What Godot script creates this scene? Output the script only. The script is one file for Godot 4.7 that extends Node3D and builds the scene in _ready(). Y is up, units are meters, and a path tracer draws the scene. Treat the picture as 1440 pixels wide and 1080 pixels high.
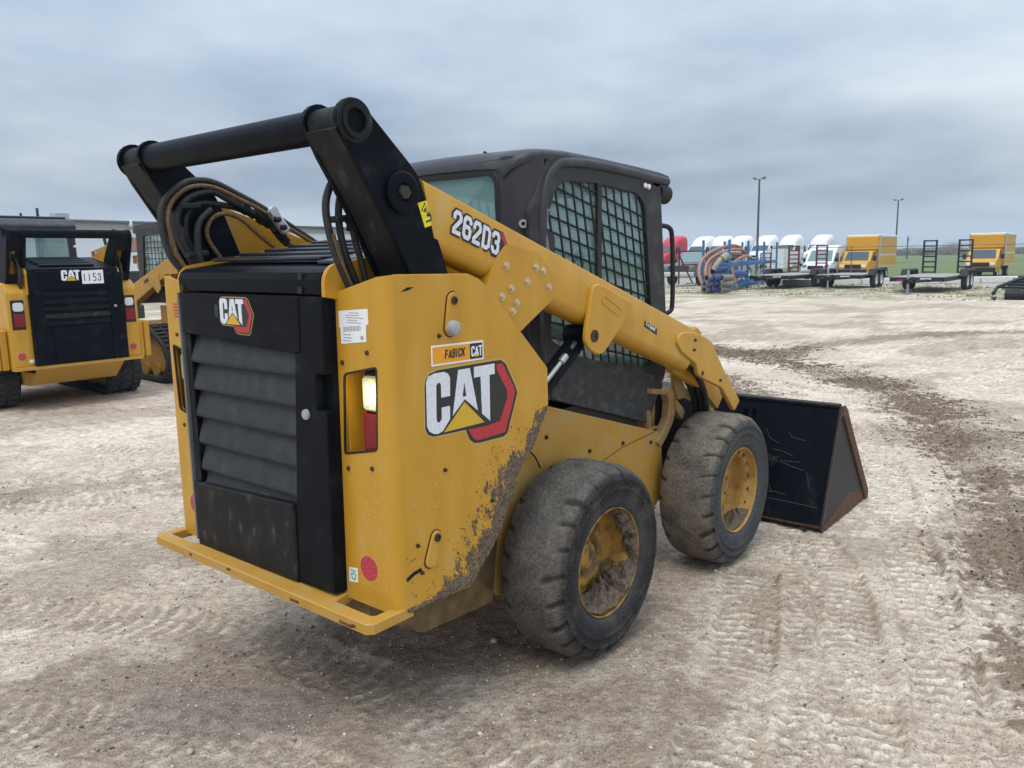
extends Node3D

# ---------------------------------------------------------------- mesh builder
class MB:
	var v := PackedVector3Array()
	var n := PackedVector3Array()
	var c := PackedColorArray()
	var col := Color.WHITE

	func vert(p: Vector3, q: Vector3, k: Color) -> void:
		v.append(p); n.append(q); c.append(k)

	func tri(a: Vector3, b: Vector3, d: Vector3) -> void:   # counter-clockwise seen from outside
		var q := (b - a).cross(d - a)
		if q.length_squared() < 1e-16:
			return
		q = q.normalized()
		vert(a, q, col); vert(d, q, col); vert(b, q, col)

	func quad(a: Vector3, b: Vector3, d: Vector3, e: Vector3) -> void:
		tri(a, b, d); tri(a, d, e)

	func stri(a: Vector3, b: Vector3, d: Vector3, na: Vector3, nb: Vector3, nd: Vector3, ca := Color.WHITE, cb := Color.WHITE, cd := Color.WHITE) -> void:
		vert(a, na, ca); vert(d, nd, cd); vert(b, nb, cb)

	func squad(a: Vector3, b: Vector3, d: Vector3, e: Vector3, na: Vector3, nb: Vector3, nd: Vector3, ne: Vector3) -> void:
		stri(a, b, d, na, nb, nd, col, col, col); stri(a, d, e, na, nd, ne, col, col, col)

	func box(p: Vector3, s: Vector3, t := Basis.IDENTITY, bev := 0.0) -> void:
		var h := s * 0.5
		var b := minf(bev, minf(h.x, minf(h.y, h.z)) * 0.6)
		if b <= 0.0:
			var k: Array[Vector3] = []
			for i in 8:
				k.append(p + t * Vector3(h.x if i & 1 else -h.x, h.y if i & 2 else -h.y, h.z if i & 4 else -h.z))
			quad(k[1], k[3], k[7], k[5]); quad(k[0], k[4], k[6], k[2])
			quad(k[2], k[6], k[7], k[3]); quad(k[0], k[1], k[5], k[4])
			quad(k[4], k[5], k[7], k[6]); quad(k[0], k[2], k[3], k[1])
			return
		var g := h - Vector3(b, b, b)
		var f: Array[PackedVector3Array] = []   # per corner: the three face points
		for i in 8:
			var s3 := Vector3(1.0 if i & 1 else -1.0, 1.0 if i & 2 else -1.0, 1.0 if i & 4 else -1.0)
			f.append(PackedVector3Array([p + t * (s3 * Vector3(h.x, g.y, g.z)), p + t * (s3 * Vector3(g.x, h.y, g.z)), p + t * (s3 * Vector3(g.x, g.y, h.z))]))
		quad(f[1][0], f[3][0], f[7][0], f[5][0]); quad(f[0][0], f[4][0], f[6][0], f[2][0])
		quad(f[2][1], f[6][1], f[7][1], f[3][1]); quad(f[0][1], f[1][1], f[5][1], f[4][1])
		quad(f[4][2], f[5][2], f[7][2], f[6][2]); quad(f[0][2], f[2][2], f[3][2], f[1][2])
		var mid := p
		for e in [[0, 1, 1, 2], [2, 3, 1, 2], [4, 5, 1, 2], [6, 7, 1, 2], [0, 2, 0, 2], [1, 3, 0, 2], [4, 6, 0, 2], [5, 7, 0, 2], [0, 4, 0, 1], [1, 5, 0, 1], [2, 6, 0, 1], [3, 7, 0, 1]]:
			oquad(f[e[0]][e[2]], f[e[1]][e[2]], f[e[1]][e[3]], f[e[0]][e[3]], mid)
		for i in 8:
			otri(f[i][0], f[i][1], f[i][2], mid)

	func otri(a: Vector3, b: Vector3, d: Vector3, mid: Vector3) -> void:
		if (b - a).cross(d - a).dot(a + b + d - 3.0 * mid) > 0.0:
			tri(a, b, d)
		else:
			tri(a, d, b)

	func oquad(a: Vector3, b: Vector3, d: Vector3, e: Vector3, mid: Vector3) -> void:
		otri(a, b, d, mid); otri(a, d, e, mid)

	static func ccw(p: PackedVector2Array) -> PackedVector2Array:
		var s := 0.0
		for i in p.size():
			s += p[i].cross(p[(i + 1) % p.size()])
		var q := p.duplicate()
		if s < 0.0:
			q.reverse()
		return q

	static func inset(p: PackedVector2Array, b: float) -> PackedVector2Array:
		var q := PackedVector2Array()
		var m := p.size()
		for i in m:
			var e1 := (p[i] - p[(i + m - 1) % m]).normalized()
			var e2 := (p[(i + 1) % m] - p[i]).normalized()
			var n1 := Vector2(e1.y, -e1.x)
			var n2 := Vector2(e2.y, -e2.x)
			q.append(p[i] - (n1 + n2) / maxf(0.35, 1.0 + n1.dot(n2)) * b)
		return q

	static func pieces(outer: PackedVector2Array, holes: Array) -> Array[PackedVector2Array]:
		# a polygon with one hole, cut in two through the hole
		var out: Array[PackedVector2Array] = []
		if holes.is_empty():
			out.append(outer)
			return out
		var h: PackedVector2Array = holes[0]
		var c := 0.0
		for k in h:
			c += k.x / h.size()
		for k in 2:
			var x0 := -50.0 if k == 0 else c
			var x1 := c if k == 0 else 50.0
			var half := PackedVector2Array([Vector2(x0, -50), Vector2(x1, -50), Vector2(x1, 50), Vector2(x0, 50)])
			for q: PackedVector2Array in Geometry2D.intersect_polygons(outer, half):
				for r: PackedVector2Array in Geometry2D.clip_polygons(q, h):
					out.append(r)
		return out

	func prism(poly: PackedVector2Array, tr: Transform3D, d: float, bev := 0.0, holes: Array = [], back_cap := true) -> void:
		var p := ccw(poly)
		var top := inset(p, bev) if bev > 0.0 else p
		if bev > 0.0 and Geometry2D.triangulate_polygon(top).is_empty():
			top = p
			bev = 0.0
		for piece in pieces(top, holes):
			var t := Geometry2D.triangulate_polygon(piece)
			if t.is_empty():
				push_warning("prism not triangulated")
			for i in range(0, t.size(), 3):
				_cap(piece[t[i]], piece[t[i + 1]], piece[t[i + 2]], tr, d, true)
		if back_cap and d > 0.0:
			for piece in pieces(p, holes):
				var t := Geometry2D.triangulate_polygon(piece)
				for i in range(0, t.size(), 3):
					_cap(piece[t[i]], piece[t[i + 1]], piece[t[i + 2]], tr, 0.0, false)
		if d <= 0.0:
			return
		var m := p.size()
		for i in m:
			var a := p[i]
			var b := p[(i + 1) % m]
			quad(tr * Vector3(a.x, a.y, 0), tr * Vector3(b.x, b.y, 0), tr * Vector3(b.x, b.y, d - bev), tr * Vector3(a.x, a.y, d - bev))
			if bev > 0.0:
				var a2 := top[i]
				var b2 := top[(i + 1) % m]
				quad(tr * Vector3(a.x, a.y, d - bev), tr * Vector3(b.x, b.y, d - bev), tr * Vector3(b2.x, b2.y, d), tr * Vector3(a2.x, a2.y, d))
		for hh: PackedVector2Array in holes:
			var h := ccw(hh)
			for i in h.size():
				var a := h[(i + 1) % h.size()]
				var b := h[i]
				quad(tr * Vector3(a.x, a.y, 0), tr * Vector3(b.x, b.y, 0), tr * Vector3(b.x, b.y, d), tr * Vector3(a.x, a.y, d))

	func _cap(a: Vector2, b: Vector2, e: Vector2, tr: Transform3D, d: float, up: bool) -> void:
		var ok := ((b - a).cross(e - a) > 0.0) == up
		if ok:
			tri(tr * Vector3(a.x, a.y, d), tr * Vector3(b.x, b.y, d), tr * Vector3(e.x, e.y, d))
		else:
			tri(tr * Vector3(a.x, a.y, d), tr * Vector3(e.x, e.y, d), tr * Vector3(b.x, b.y, d))

	static func frame(dir: Vector3) -> Basis:
		var z := dir.normalized()
		var x := (Vector3.UP if absf(z.y) < 0.9 else Vector3.RIGHT).cross(z).normalized()
		return Basis(x, z.cross(x), z)

	func cyl(a: Vector3, b: Vector3, r0: float, r1 := -1.0, seg := 16, caps := true) -> void:
		if r1 < 0.0:
			r1 = r0
		var f := frame(b - a)
		var l := a.distance_to(b)
		for i in seg:
			var t0 := TAU * i / seg
			var t1 := TAU * (i + 1) / seg
			var d0 := f * Vector3(cos(t0), sin(t0), 0)
			var d1 := f * Vector3(cos(t1), sin(t1), 0)
			var k := f.z * ((r0 - r1) / maxf(l, 1e-6))
			var n0 := (d0 + k).normalized()
			var n1 := (d1 + k).normalized()
			squad(a + d0 * r0, a + d1 * r0, b + d1 * r1, b + d0 * r1, n0, n1, n1, n0)
			if caps:
				if r0 > 0.0:
					tri(a, a + d1 * r0, a + d0 * r0)
				if r1 > 0.0:
					tri(b, b + d0 * r1, b + d1 * r1)

	func ring(a: Vector3, b: Vector3, ro: float, ri: float, seg := 24) -> void:   # a tube with a bore
		var f := frame(b - a)
		for i in seg:
			var t0 := TAU * i / seg
			var t1 := TAU * (i + 1) / seg
			var d0 := f * Vector3(cos(t0), sin(t0), 0)
			var d1 := f * Vector3(cos(t1), sin(t1), 0)
			squad(a + d0 * ro, a + d1 * ro, b + d1 * ro, b + d0 * ro, d0, d1, d1, d0)
			squad(a + d1 * ri, a + d0 * ri, b + d0 * ri, b + d1 * ri, -d1, -d0, -d0, -d1)
			quad(b + d0 * ri, b + d0 * ro, b + d1 * ro, b + d1 * ri)
			quad(a + d0 * ro, a + d0 * ri, a + d1 * ri, a + d1 * ro)

	static func spline(p: PackedVector3Array, k := 5) -> PackedVector3Array:
		var q := PackedVector3Array()
		for i in p.size() - 1:
			var a := p[maxi(i - 1, 0)]
			var d := p[mini(i + 2, p.size() - 1)]
			for j in k:
				q.append(p[i].cubic_interpolate(p[i + 1], a, d, float(j) / k))
		q.append(p[p.size() - 1])
		return q

	func tube(p: PackedVector3Array, r: float, seg := 10, caps := true) -> void:
		var m := p.size()
		var x := Vector3.ZERO
		var rows: Array[PackedVector3Array] = []
		for i in m:
			var d := (p[mini(i + 1, m - 1)] - p[maxi(i - 1, 0)]).normalized()
			if i == 0:
				x = frame(d).x
			x = (x - d * x.dot(d)).normalized()
			var y := d.cross(x)
			var row := PackedVector3Array()
			for j in seg:
				var t := TAU * j / seg
				row.append(x * cos(t) + y * sin(t))
			rows.append(row)
		for i in m - 1:
			for j in seg:
				var j2 := (j + 1) % seg
				squad(p[i] + rows[i][j] * r, p[i] + rows[i][j2] * r, p[i + 1] + rows[i + 1][j2] * r, p[i + 1] + rows[i + 1][j] * r, rows[i][j], rows[i][j2], rows[i + 1][j2], rows[i + 1][j])
		if caps:
			for j in seg:
				var j2 := (j + 1) % seg
				tri(p[0], p[0] + rows[0][j2] * r, p[0] + rows[0][j] * r)
				tri(p[m - 1], p[m - 1] + rows[m - 1][j] * r, p[m - 1] + rows[m - 1][j2] * r)

	func lathe(prof: PackedVector2Array, tr: Transform3D, seg := 32) -> void:   # (radius, height along local z); outside to the right of the path's direction
		for k in prof.size() - 1:
			var a := prof[k]
			var b := prof[k + 1]
			var e := (b - a).normalized()
			for i in seg:
				var t0 := TAU * i / seg
				var t1 := TAU * (i + 1) / seg
				var c0 := Vector3(cos(t0), sin(t0), 0)
				var c1 := Vector3(cos(t1), sin(t1), 0)
				var n0 := (tr.basis * (c0 * e.y - Vector3(0, 0, e.x))).normalized()
				var n1 := (tr.basis * (c1 * e.y - Vector3(0, 0, e.x))).normalized()
				squad(tr * (c0 * a.x + Vector3(0, 0, a.y)), tr * (c1 * a.x + Vector3(0, 0, a.y)), tr * (c1 * b.x + Vector3(0, 0, b.y)), tr * (c0 * b.x + Vector3(0, 0, b.y)), n0, n1, n1, n0)

	func ball(p: Vector3, r: Vector3, seg := 10, rings := 6) -> void:
		for i in rings:
			for j in seg:
				var q: Array[Vector3] = []
				for k in [[i, j], [i, j + 1], [i + 1, j + 1], [i + 1, j]]:
					var u: float = PI * k[0] / rings
					var w: float = TAU * k[1] / seg
					q.append(Vector3(sin(u) * cos(w), cos(u), sin(u) * sin(w)))
				squad(p + q[0] * r, p + q[1] * r, p + q[2] * r, p + q[3] * r, (q[0] / r).normalized(), (q[1] / r).normalized(), (q[2] / r).normalized(), (q[3] / r).normalized())

	func surf(rows: Array[PackedVector3Array], wrap_u := false, wrap_v := false, cols: Array[PackedColorArray] = []) -> void:
		# rows of points; outside is (next in row) x (next row)
		var nu := rows.size()
		var nv := rows[0].size()
		var ns: Array[PackedVector3Array] = []
		for i in nu:
			var r := PackedVector3Array()
			for j in nv:
				var up := rows[(i + 1) % nu if wrap_u else mini(i + 1, nu - 1)][j]
				var dn := rows[(i + nu - 1) % nu if wrap_u else maxi(i - 1, 0)][j]
				var rt := rows[i][(j + 1) % nv if wrap_v else mini(j + 1, nv - 1)]
				var lf := rows[i][(j + nv - 1) % nv if wrap_v else maxi(j - 1, 0)]
				r.append((rt - lf).cross(up - dn).normalized())
			ns.append(r)
		for i in (nu if wrap_u else nu - 1):
			var i2 := (i + 1) % nu
			for j in (nv if wrap_v else nv - 1):
				var j2 := (j + 1) % nv
				if cols.is_empty():
					squad(rows[i][j], rows[i][j2], rows[i2][j2], rows[i2][j], ns[i][j], ns[i][j2], ns[i2][j2], ns[i2][j])
				else:
					stri(rows[i][j], rows[i][j2], rows[i2][j2], ns[i][j], ns[i][j2], ns[i2][j2], cols[i][j], cols[i][j2], cols[i2][j2])
					stri(rows[i][j], rows[i2][j2], rows[i2][j], ns[i][j], ns[i2][j2], ns[i2][j], cols[i][j], cols[i2][j2], cols[i2][j])

	func stroke(p: PackedVector2Array, w: float, tr: Transform3D, h: float) -> void:   # a flat printed line of width w
		var m := p.size()
		var l := PackedVector2Array()
		var r := PackedVector2Array()
		for i in m:
			var e1 := (p[i] - p[i - 1]).normalized() if i > 0 else (p[1] - p[0]).normalized()
			var e2 := (p[i + 1] - p[i]).normalized() if i < m - 1 else e1
			var n1 := Vector2(-e1.y, e1.x)
			var n2 := Vector2(-e2.y, e2.x)
			var o := (n1 + n2) / maxf(0.5, 1.0 + n1.dot(n2)) * w * 0.5
			l.append(p[i] + o); r.append(p[i] - o)
		for i in m - 1:
			quad(tr * Vector3(r[i].x, r[i].y, h), tr * Vector3(r[i + 1].x, r[i + 1].y, h), tr * Vector3(l[i + 1].x, l[i + 1].y, h), tr * Vector3(l[i].x, l[i].y, h))

	func mesh() -> ArrayMesh:
		var a := []
		a.resize(Mesh.ARRAY_MAX)
		a[Mesh.ARRAY_VERTEX] = v
		a[Mesh.ARRAY_NORMAL] = n
		a[Mesh.ARRAY_COLOR] = c
		var m := ArrayMesh.new()
		m.add_surface_from_arrays(Mesh.PRIMITIVE_TRIANGLES, a)
		return m

# ---------------------------------------------------------------- naming and tagging
var taken := {}
var M := {}

func numbered(called: String) -> String:
	if not taken.has(called):
		taken[called] = 0
		return called
	taken[called] += 1
	return "%s_%03d" % [called, taken[called]]

func obj(called: String, mb: MB, m: Material, parent: Node = null, label := "") -> MeshInstance3D:
	var o := MeshInstance3D.new()
	o.mesh = mb.mesh()
	o.material_override = m
	if parent == null:
		o.name = numbered(called)
		add_child(o)
	else:
		var k := called
		var i := 0
		while parent.has_node(NodePath(k)):
			i += 1
			k = "%s_%03d" % [called, i]
		o.name = k
		parent.add_child(o, true)
	if label:
		o.set_meta("label", label)
	return o

func thing(called: String, label: String, category: String, at := Vector3.ZERO, turn := 0.0, group := "") -> Node3D:
	var o := Node3D.new()
	o.name = numbered(called)
	add_child(o)
	o.position = at
	o.rotation.y = turn
	tag(o, label, category, group)
	return o

func tag(o: Node, label: String, category: String, group := "") -> void:
	o.set_meta("label", label)
	o.set_meta("category", category)
	if group:
		o.set_meta("group", group)

func dup(root: Node3D, at: Vector3, turn: float, label: String, group := "") -> Node3D:
	var r: Node3D = root.duplicate()
	r.name = numbered(String(root.name).rstrip("_0123456789"))
	add_child(r)
	r.position = at
	r.rotation.y = turn
	r.set_meta("label", label)
	if group:
		r.set_meta("group", group)
	return r

func kind(o: Node, k: String) -> void:
	o.set_meta("kind", k)

# planes: local x, y in the plane, local z out of it
func side(z: float) -> Transform3D:            # right-hand side, facing +Z
	return Transform3D(Basis.IDENTITY, Vector3(0, 0, z))

func rearp(x: float) -> Transform3D:           # facing backwards (-X); plane x = world Z
	return Transform3D(Basis(Vector3(0, 0, 1), Vector3(0, 1, 0), Vector3(-1, 0, 0)), Vector3(x, 0, 0))

func across(z: float) -> Transform3D:          # profile in (-X, Y), extruded towards -Z
	return Transform3D(Basis(Vector3(-1, 0, 0), Vector3(0, 1, 0), Vector3(0, 0, -1)), Vector3(0, 0, z))

func topp(y: float) -> Transform3D:            # facing up; plane x = X, plane y = -Z
	return Transform3D(Basis(Vector3(1, 0, 0), Vector3(0, 0, -1), Vector3(0, 1, 0)), Vector3(0, y, 0))

func both(mb: MB, s: int, poly: PackedVector2Array, z0: float, z1: float, bev := 0.0, holes: Array = []) -> void:
	# a plate between |z| = z0 (inner) and z1 (outer) on side s; bevel on the outer face
	if s > 0:
		mb.prism(poly, side(z0), z1 - z0, bev, holes)
	else:
		var q := PackedVector2Array()
		for k in poly:
			q.append(Vector2(-k.x, k.y))
		var hs := []
		for hh: PackedVector2Array in holes:
			var q2 := PackedVector2Array()
			for k in hh:
				q2.append(Vector2(-k.x, k.y))
			hs.append(q2)
		mb.prism(q, Transform3D(Basis(Vector3(-1, 0, 0), Vector3(0, 1, 0), Vector3(0, 0, -1)), Vector3(0, 0, -z0)), z1 - z0, bev, hs)

func P(a: Array) -> PackedVector2Array:
	var q := PackedVector2Array()
	for i in range(0, a.size(), 2):
		q.append(Vector2(a[i], a[i + 1]))
	return q

func V(a: Array) -> PackedVector3Array:
	var q := PackedVector3Array()
	for i in range(0, a.size(), 3):
		q.append(Vector3(a[i], a[i + 1], a[i + 2]))
	return q

func rounded(x0: float, y0: float, x1: float, y1: float, r: float, k := 4) -> PackedVector2Array:
	var q := PackedVector2Array()
	var cs := [Vector2(x1 - r, y0 + r), Vector2(x1 - r, y1 - r), Vector2(x0 + r, y1 - r), Vector2(x0 + r, y0 + r)]
	for i in 4:
		for j in k + 1:
			var t := -PI / 2 + PI / 2 * i + PI / 2 * j / k
			q.append(cs[i] + Vector2(cos(t), sin(t)) * r)
	return q

func round_corners(p: PackedVector2Array, r: float, k := 3) -> PackedVector2Array:
	var q := PackedVector2Array()
	var m := p.size()
	for i in m:
		var a := p[(i + m - 1) % m]
		var b := p[i]
		var d := p[(i + 1) % m]
		var rr := minf(r, minf(a.distance_to(b), b.distance_to(d)) * 0.45)
		var s := b + (a - b).normalized() * rr
		var e := b + (d - b).normalized() * rr
		for j in k + 1:
			var t := float(j) / k
			q.append(s.lerp(b, t).lerp(b.lerp(e, t), t))
	return q

func disc(p: Vector2, r: float, k := 20) -> PackedVector2Array:
	var q := PackedVector2Array()
	for i in k:
		q.append(p + Vector2(cos(TAU * i / k), sin(TAU * i / k)) * r)
	return q

# ---------------------------------------------------------------- materials (colours given as linear base colours)
func lin(r: float, g: float, b: float) -> Color:
	return Color(r, g, b).linear_to_srgb()

func flat_mat(r: float, g: float, b: float, rough := 0.6, metal := 0.0) -> StandardMaterial3D:
	var m := StandardMaterial3D.new()
	m.albedo_color = lin(r, g, b)
	m.roughness = rough
	m.metallic = metal
	return m

func noise_tex(freq: float, seed_: int, ramp: Array, size := 512, oct := 5, type := FastNoiseLite.TYPE_SIMPLEX_SMOOTH) -> NoiseTexture2D:
	var f := FastNoiseLite.new()
	f.noise_type = type
	f.seed = seed_
	f.frequency = freq
	f.fractal_octaves = oct
	f.fractal_gain = 0.55
	var t := NoiseTexture2D.new()
	t.width = size
	t.height = size
	t.seamless = true
	t.generate_mipmaps = false
	t.noise = f
	if ramp.size():
		var g := Gradient.new()
		var off := PackedFloat32Array()
		var cs := PackedColorArray()
		for k in ramp:
			off.append(k[0])
			cs.append(lin(k[1], k[2], k[3]))
		g.offsets = off
		g.colors = cs
		t.color_ramp = g
	return t

func noise_mat(freq: float, seed_: int, ramp: Array, per_m: float, rough := 0.6, metal := 0.0, world := false) -> StandardMaterial3D:
	var m := StandardMaterial3D.new()
	m.albedo_texture = noise_tex(freq, seed_, ramp)
	m.uv1_triplanar = true
	m.uv1_world_triplanar = world
	m.uv1_scale = Vector3.ONE * per_m
	m.roughness = rough
	m.metallic = metal
	return m

func make_materials() -> void:
	M.yellow = noise_mat(0.008, 3, [[0.0, 0.47, 0.240, 0.020], [0.45, 0.53, 0.275, 0.022], [0.68, 0.545, 0.288, 0.028], [0.85, 0.53, 0.31, 0.065], [1.0, 0.50, 0.35, 0.14]], 0.9, 0.38)
	M.yellow.metallic_specular = 0.45
	M.yellow.uv1_scale = Vector3(1.3, 0.4, 1.3)
	M.yellow.clearcoat_enabled = true
	M.yellow.clearcoat = 0.10
	M.yellow.clearcoat_roughness = 0.22
	M.yellow_dusty = noise_mat(0.010, 9, [[0.0, 0.44, 0.225, 0.028], [0.5, 0.48, 0.26, 0.042], [0.7, 0.46, 0.275, 0.07], [0.88, 0.42, 0.28, 0.11], [1.0, 0.36, 0.28, 0.17]], 0.9, 0.6)
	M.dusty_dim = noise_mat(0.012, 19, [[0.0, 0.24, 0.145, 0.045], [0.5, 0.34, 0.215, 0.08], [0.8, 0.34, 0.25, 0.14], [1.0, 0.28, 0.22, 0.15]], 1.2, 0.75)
	M.black = noise_mat(0.010, 5, [[0.0, 0.003, 0.004, 0.007], [0.55, 0.0045, 0.006, 0.010], [0.75, 0.007, 0.009, 0.012], [0.9, 0.018, 0.020, 0.022], [1.0, 0.06, 0.06, 0.058]], 1.0, 0.42)
	M.black.metallic_specular = 0.2
	M.hood_slat = noise_mat(0.010, 6, [[0.0, 0.016, 0.017, 0.022], [0.6, 0.028, 0.029, 0.035], [1.0, 0.08, 0.08, 0.08]], 1.0, 0.28)
	M.rim_mud = noise_mat(0.012, 10, [[0.0, 0.05, 0.034, 0.022], [0.30, 0.11, 0.075, 0.045], [0.42, 0.22, 0.13, 0.04], [0.52, 0.43, 0.235, 0.03], [0.78, 0.42, 0.25, 0.06], [1.0, 0.24, 0.18, 0.11]], 1.4, 0.75)
	M.belly = noise_mat(0.012, 23, [[0.0, 0.10, 0.065, 0.028], [0.5, 0.17, 0.11, 0.045], [0.8, 0.22, 0.15, 0.07], [1.0, 0.20, 0.155, 0.10]], 1.2, 0.8)
	M.rim_dust = noise_mat(0.014, 12, [[0.0, 0.20, 0.11, 0.04], [0.28, 0.34, 0.19, 0.05], [0.45, 0.46, 0.25, 0.045], [0.65, 0.46, 0.27, 0.07], [0.85, 0.40, 0.28, 0.13], [1.0, 0.30, 0.23, 0.15]], 1.3, 0.65)
	M.black_worn = noise_mat(0.014, 15, [[0.0, 0.008, 0.008, 0.009], [0.55, 0.013, 0.013, 0.014], [0.72, 0.022, 0.021, 0.020], [0.86, 0.05, 0.046, 0.04], [1.0, 0.12, 0.11, 0.095]], 1.2, 0.55)
	M.black_worn.metallic_specular = 0.3
	M.black_worn.uv1_scale = Vector3(1.6, 0.9, 1.6)
	M.louvre = noise_mat(0.015, 25, [[0.0, 0.010, 0.012, 0.014], [0.5, 0.016, 0.018, 0.020], [0.75, 0.026, 0.028, 0.029], [1.0, 0.06, 0.061, 0.06]], 1.2, 0.6)
	M.cab = noise_mat(0.009, 7, [[0.0, 0.022, 0.022, 0.027], [0.6, 0.030, 0.030, 0.037], [0.8, 0.045, 0.045, 0.05], [1.0, 0.08, 0.08, 0.08]], 0.8, 0.5)
	M.cab_dark = noise_mat(0.012, 8, [[0.0, 0.012, 0.012, 0.014], [0.6, 0.018, 0.018, 0.021], [0.85, 0.045, 0.045, 0.045], [1.0, 0.09, 0.088, 0.082]], 1.0, 0.55)
	M.cab_low = noise_mat(0.02, 18, [[0.0, 0.012, 0.015, 0.017], [0.5, 0.022, 0.026, 0.030], [0.75, 0.045, 0.05, 0.052], [1.0, 0.11, 0.11, 0.105]], 1.2, 0.6)
	M.rubber_hose = noise_mat(0.03, 31, [[0.0, 0.012, 0.012, 0.013], [0.6, 0.022, 0.022, 0.023], [1.0, 0.07, 0.065, 0.055]], 2.0, 0.6)
	M.hose_tan = noise_mat(0.03, 33, [[0.0, 0.05, 0.03, 0.015], [0.5, 0.16, 0.09, 0.035], [1.0, 0.30, 0.20, 0.10]], 3.0, 0.7)
	M.steel = flat_mat(0.45, 0.44, 0.42, 0.35, 0.9)
	M.zinc = flat_mat(0.62, 0.64, 0.62, 0.4, 0.6)
	M.chrome = flat_mat(0.75, 0.75, 0.76, 0.18, 1.0)
	M.bolt = flat_mat(0.62, 0.53, 0.36, 0.4, 0.7)
	M.dark_bolt = flat_mat(0.05, 0.042, 0.036, 0.55, 0.5)
	M.rust = noise_mat(0.03, 41, [[0.0, 0.035, 0.022, 0.016], [0.5, 0.10, 0.045, 0.022], [0.75, 0.16, 0.075, 0.035], [1.0, 0.20, 0.13, 0.08]], 2.0, 0.8)
	M.white_print = flat_mat(0.80, 0.81, 0.83, 0.45)
	M.silver_print = noise_mat(0.02, 43, [[0.0, 0.62, 0.65, 0.70], [0.6, 0.70, 0.73, 0.78], [1.0, 0.74, 0.77, 0.82]], 4.0, 0.4)
	M.black_print = noise_mat(0.05, 44, [[0.0, 0.012, 0.012, 0.013], [0.7, 0.018, 0.018, 0.019], [1.0, 0.11, 0.105, 0.10]], 3.0, 0.45)
	M.red_print = noise_mat(0.03, 45, [[0.0, 0.42, 0.018, 0.03], [0.7, 0.48, 0.03, 0.045], [1.0, 0.36, 0.10, 0.09]], 3.0, 0.45)
	M.gold_print = flat_mat(0.62, 0.38, 0.02, 0.4)
	M.label_yellow = flat_mat(0.78, 0.66, 0.015, 0.5)
	M.orange_print = flat_mat(0.78, 0.33, 0.008, 0.45)
	M.label_grey = flat_mat(0.35, 0.35, 0.35, 0.6)
	M.red_lens = flat_mat(0.20, 0.004, 0.012, 0.25)
	M.red_disc = noise_mat(0.05, 47, [[0.0, 0.42, 0.012, 0.03], [0.55, 0.45, 0.03, 0.05], [0.8, 0.5, 0.16, 0.17], [1.0, 0.6, 0.42, 0.40]], 4.0, 0.5)
	M.green_print = flat_mat(0.04, 0.42, 0.25, 0.6)
	M.trim = flat_mat(0.010, 0.010, 0.011, 0.6)
	M.seat = flat_mat(0.012, 0.012, 0.013, 0.8)
	M.glass = StandardMaterial3D.new()
	M.glass.transparency = BaseMaterial3D.TRANSPARENCY_ALPHA
	M.glass.albedo_color = Color(0.55, 0.72, 0.70, 0.42)
	M.glass.roughness = 0.02
	M.white_paint = noise_mat(0.02, 51, [[0.0, 0.62, 0.63, 0.64], [0.6, 0.76, 0.77, 0.78], [1.0, 0.80, 0.80, 0.80]], 0.5, 0.35)
	M.dark_glass = flat_mat(0.05, 0.075, 0.085, 0.08)
	M.pale_glass = flat_mat(0.16, 0.24, 0.24, 0.08)
	M.tyre_far = flat_mat(0.035, 0.036, 0.038, 0.85)
	var tyre := StandardMaterial3D.new()
	tyre.vertex_color_use_as_albedo = true
	tyre.albedo_texture = noise_tex(0.03, 61, [[0.0, 0.30, 0.30, 0.30], [0.45, 0.62, 0.62, 0.62], [0.7, 0.8, 0.8, 0.8], [1.0, 1.0, 1.0, 1.0]], 1024)
	tyre.uv1_triplanar = true
	tyre.uv1_scale = Vector3.ONE * 1.7
	tyre.roughness = 0.9
	tyre.metallic_specular = 0.25
	tyre.heightmap_enabled = true
	tyre.heightmap_texture = noise_tex(0.06, 62, [], 1024)
	tyre.heightmap_scale = 0.9
	M.tyre = tyre
	M.mud = noise_mat(0.04, 71, [[0.0, 0.045, 0.032, 0.023], [0.4, 0.10, 0.073, 0.052], [0.7, 0.17, 0.13, 0.098], [1.0, 0.26, 0.21, 0.165]], 2.5, 0.95)
	var vc := StandardMaterial3D.new()
	vc.vertex_color_use_as_albedo = true
	vc.roughness = 0.9
	M.vc = vc

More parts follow.
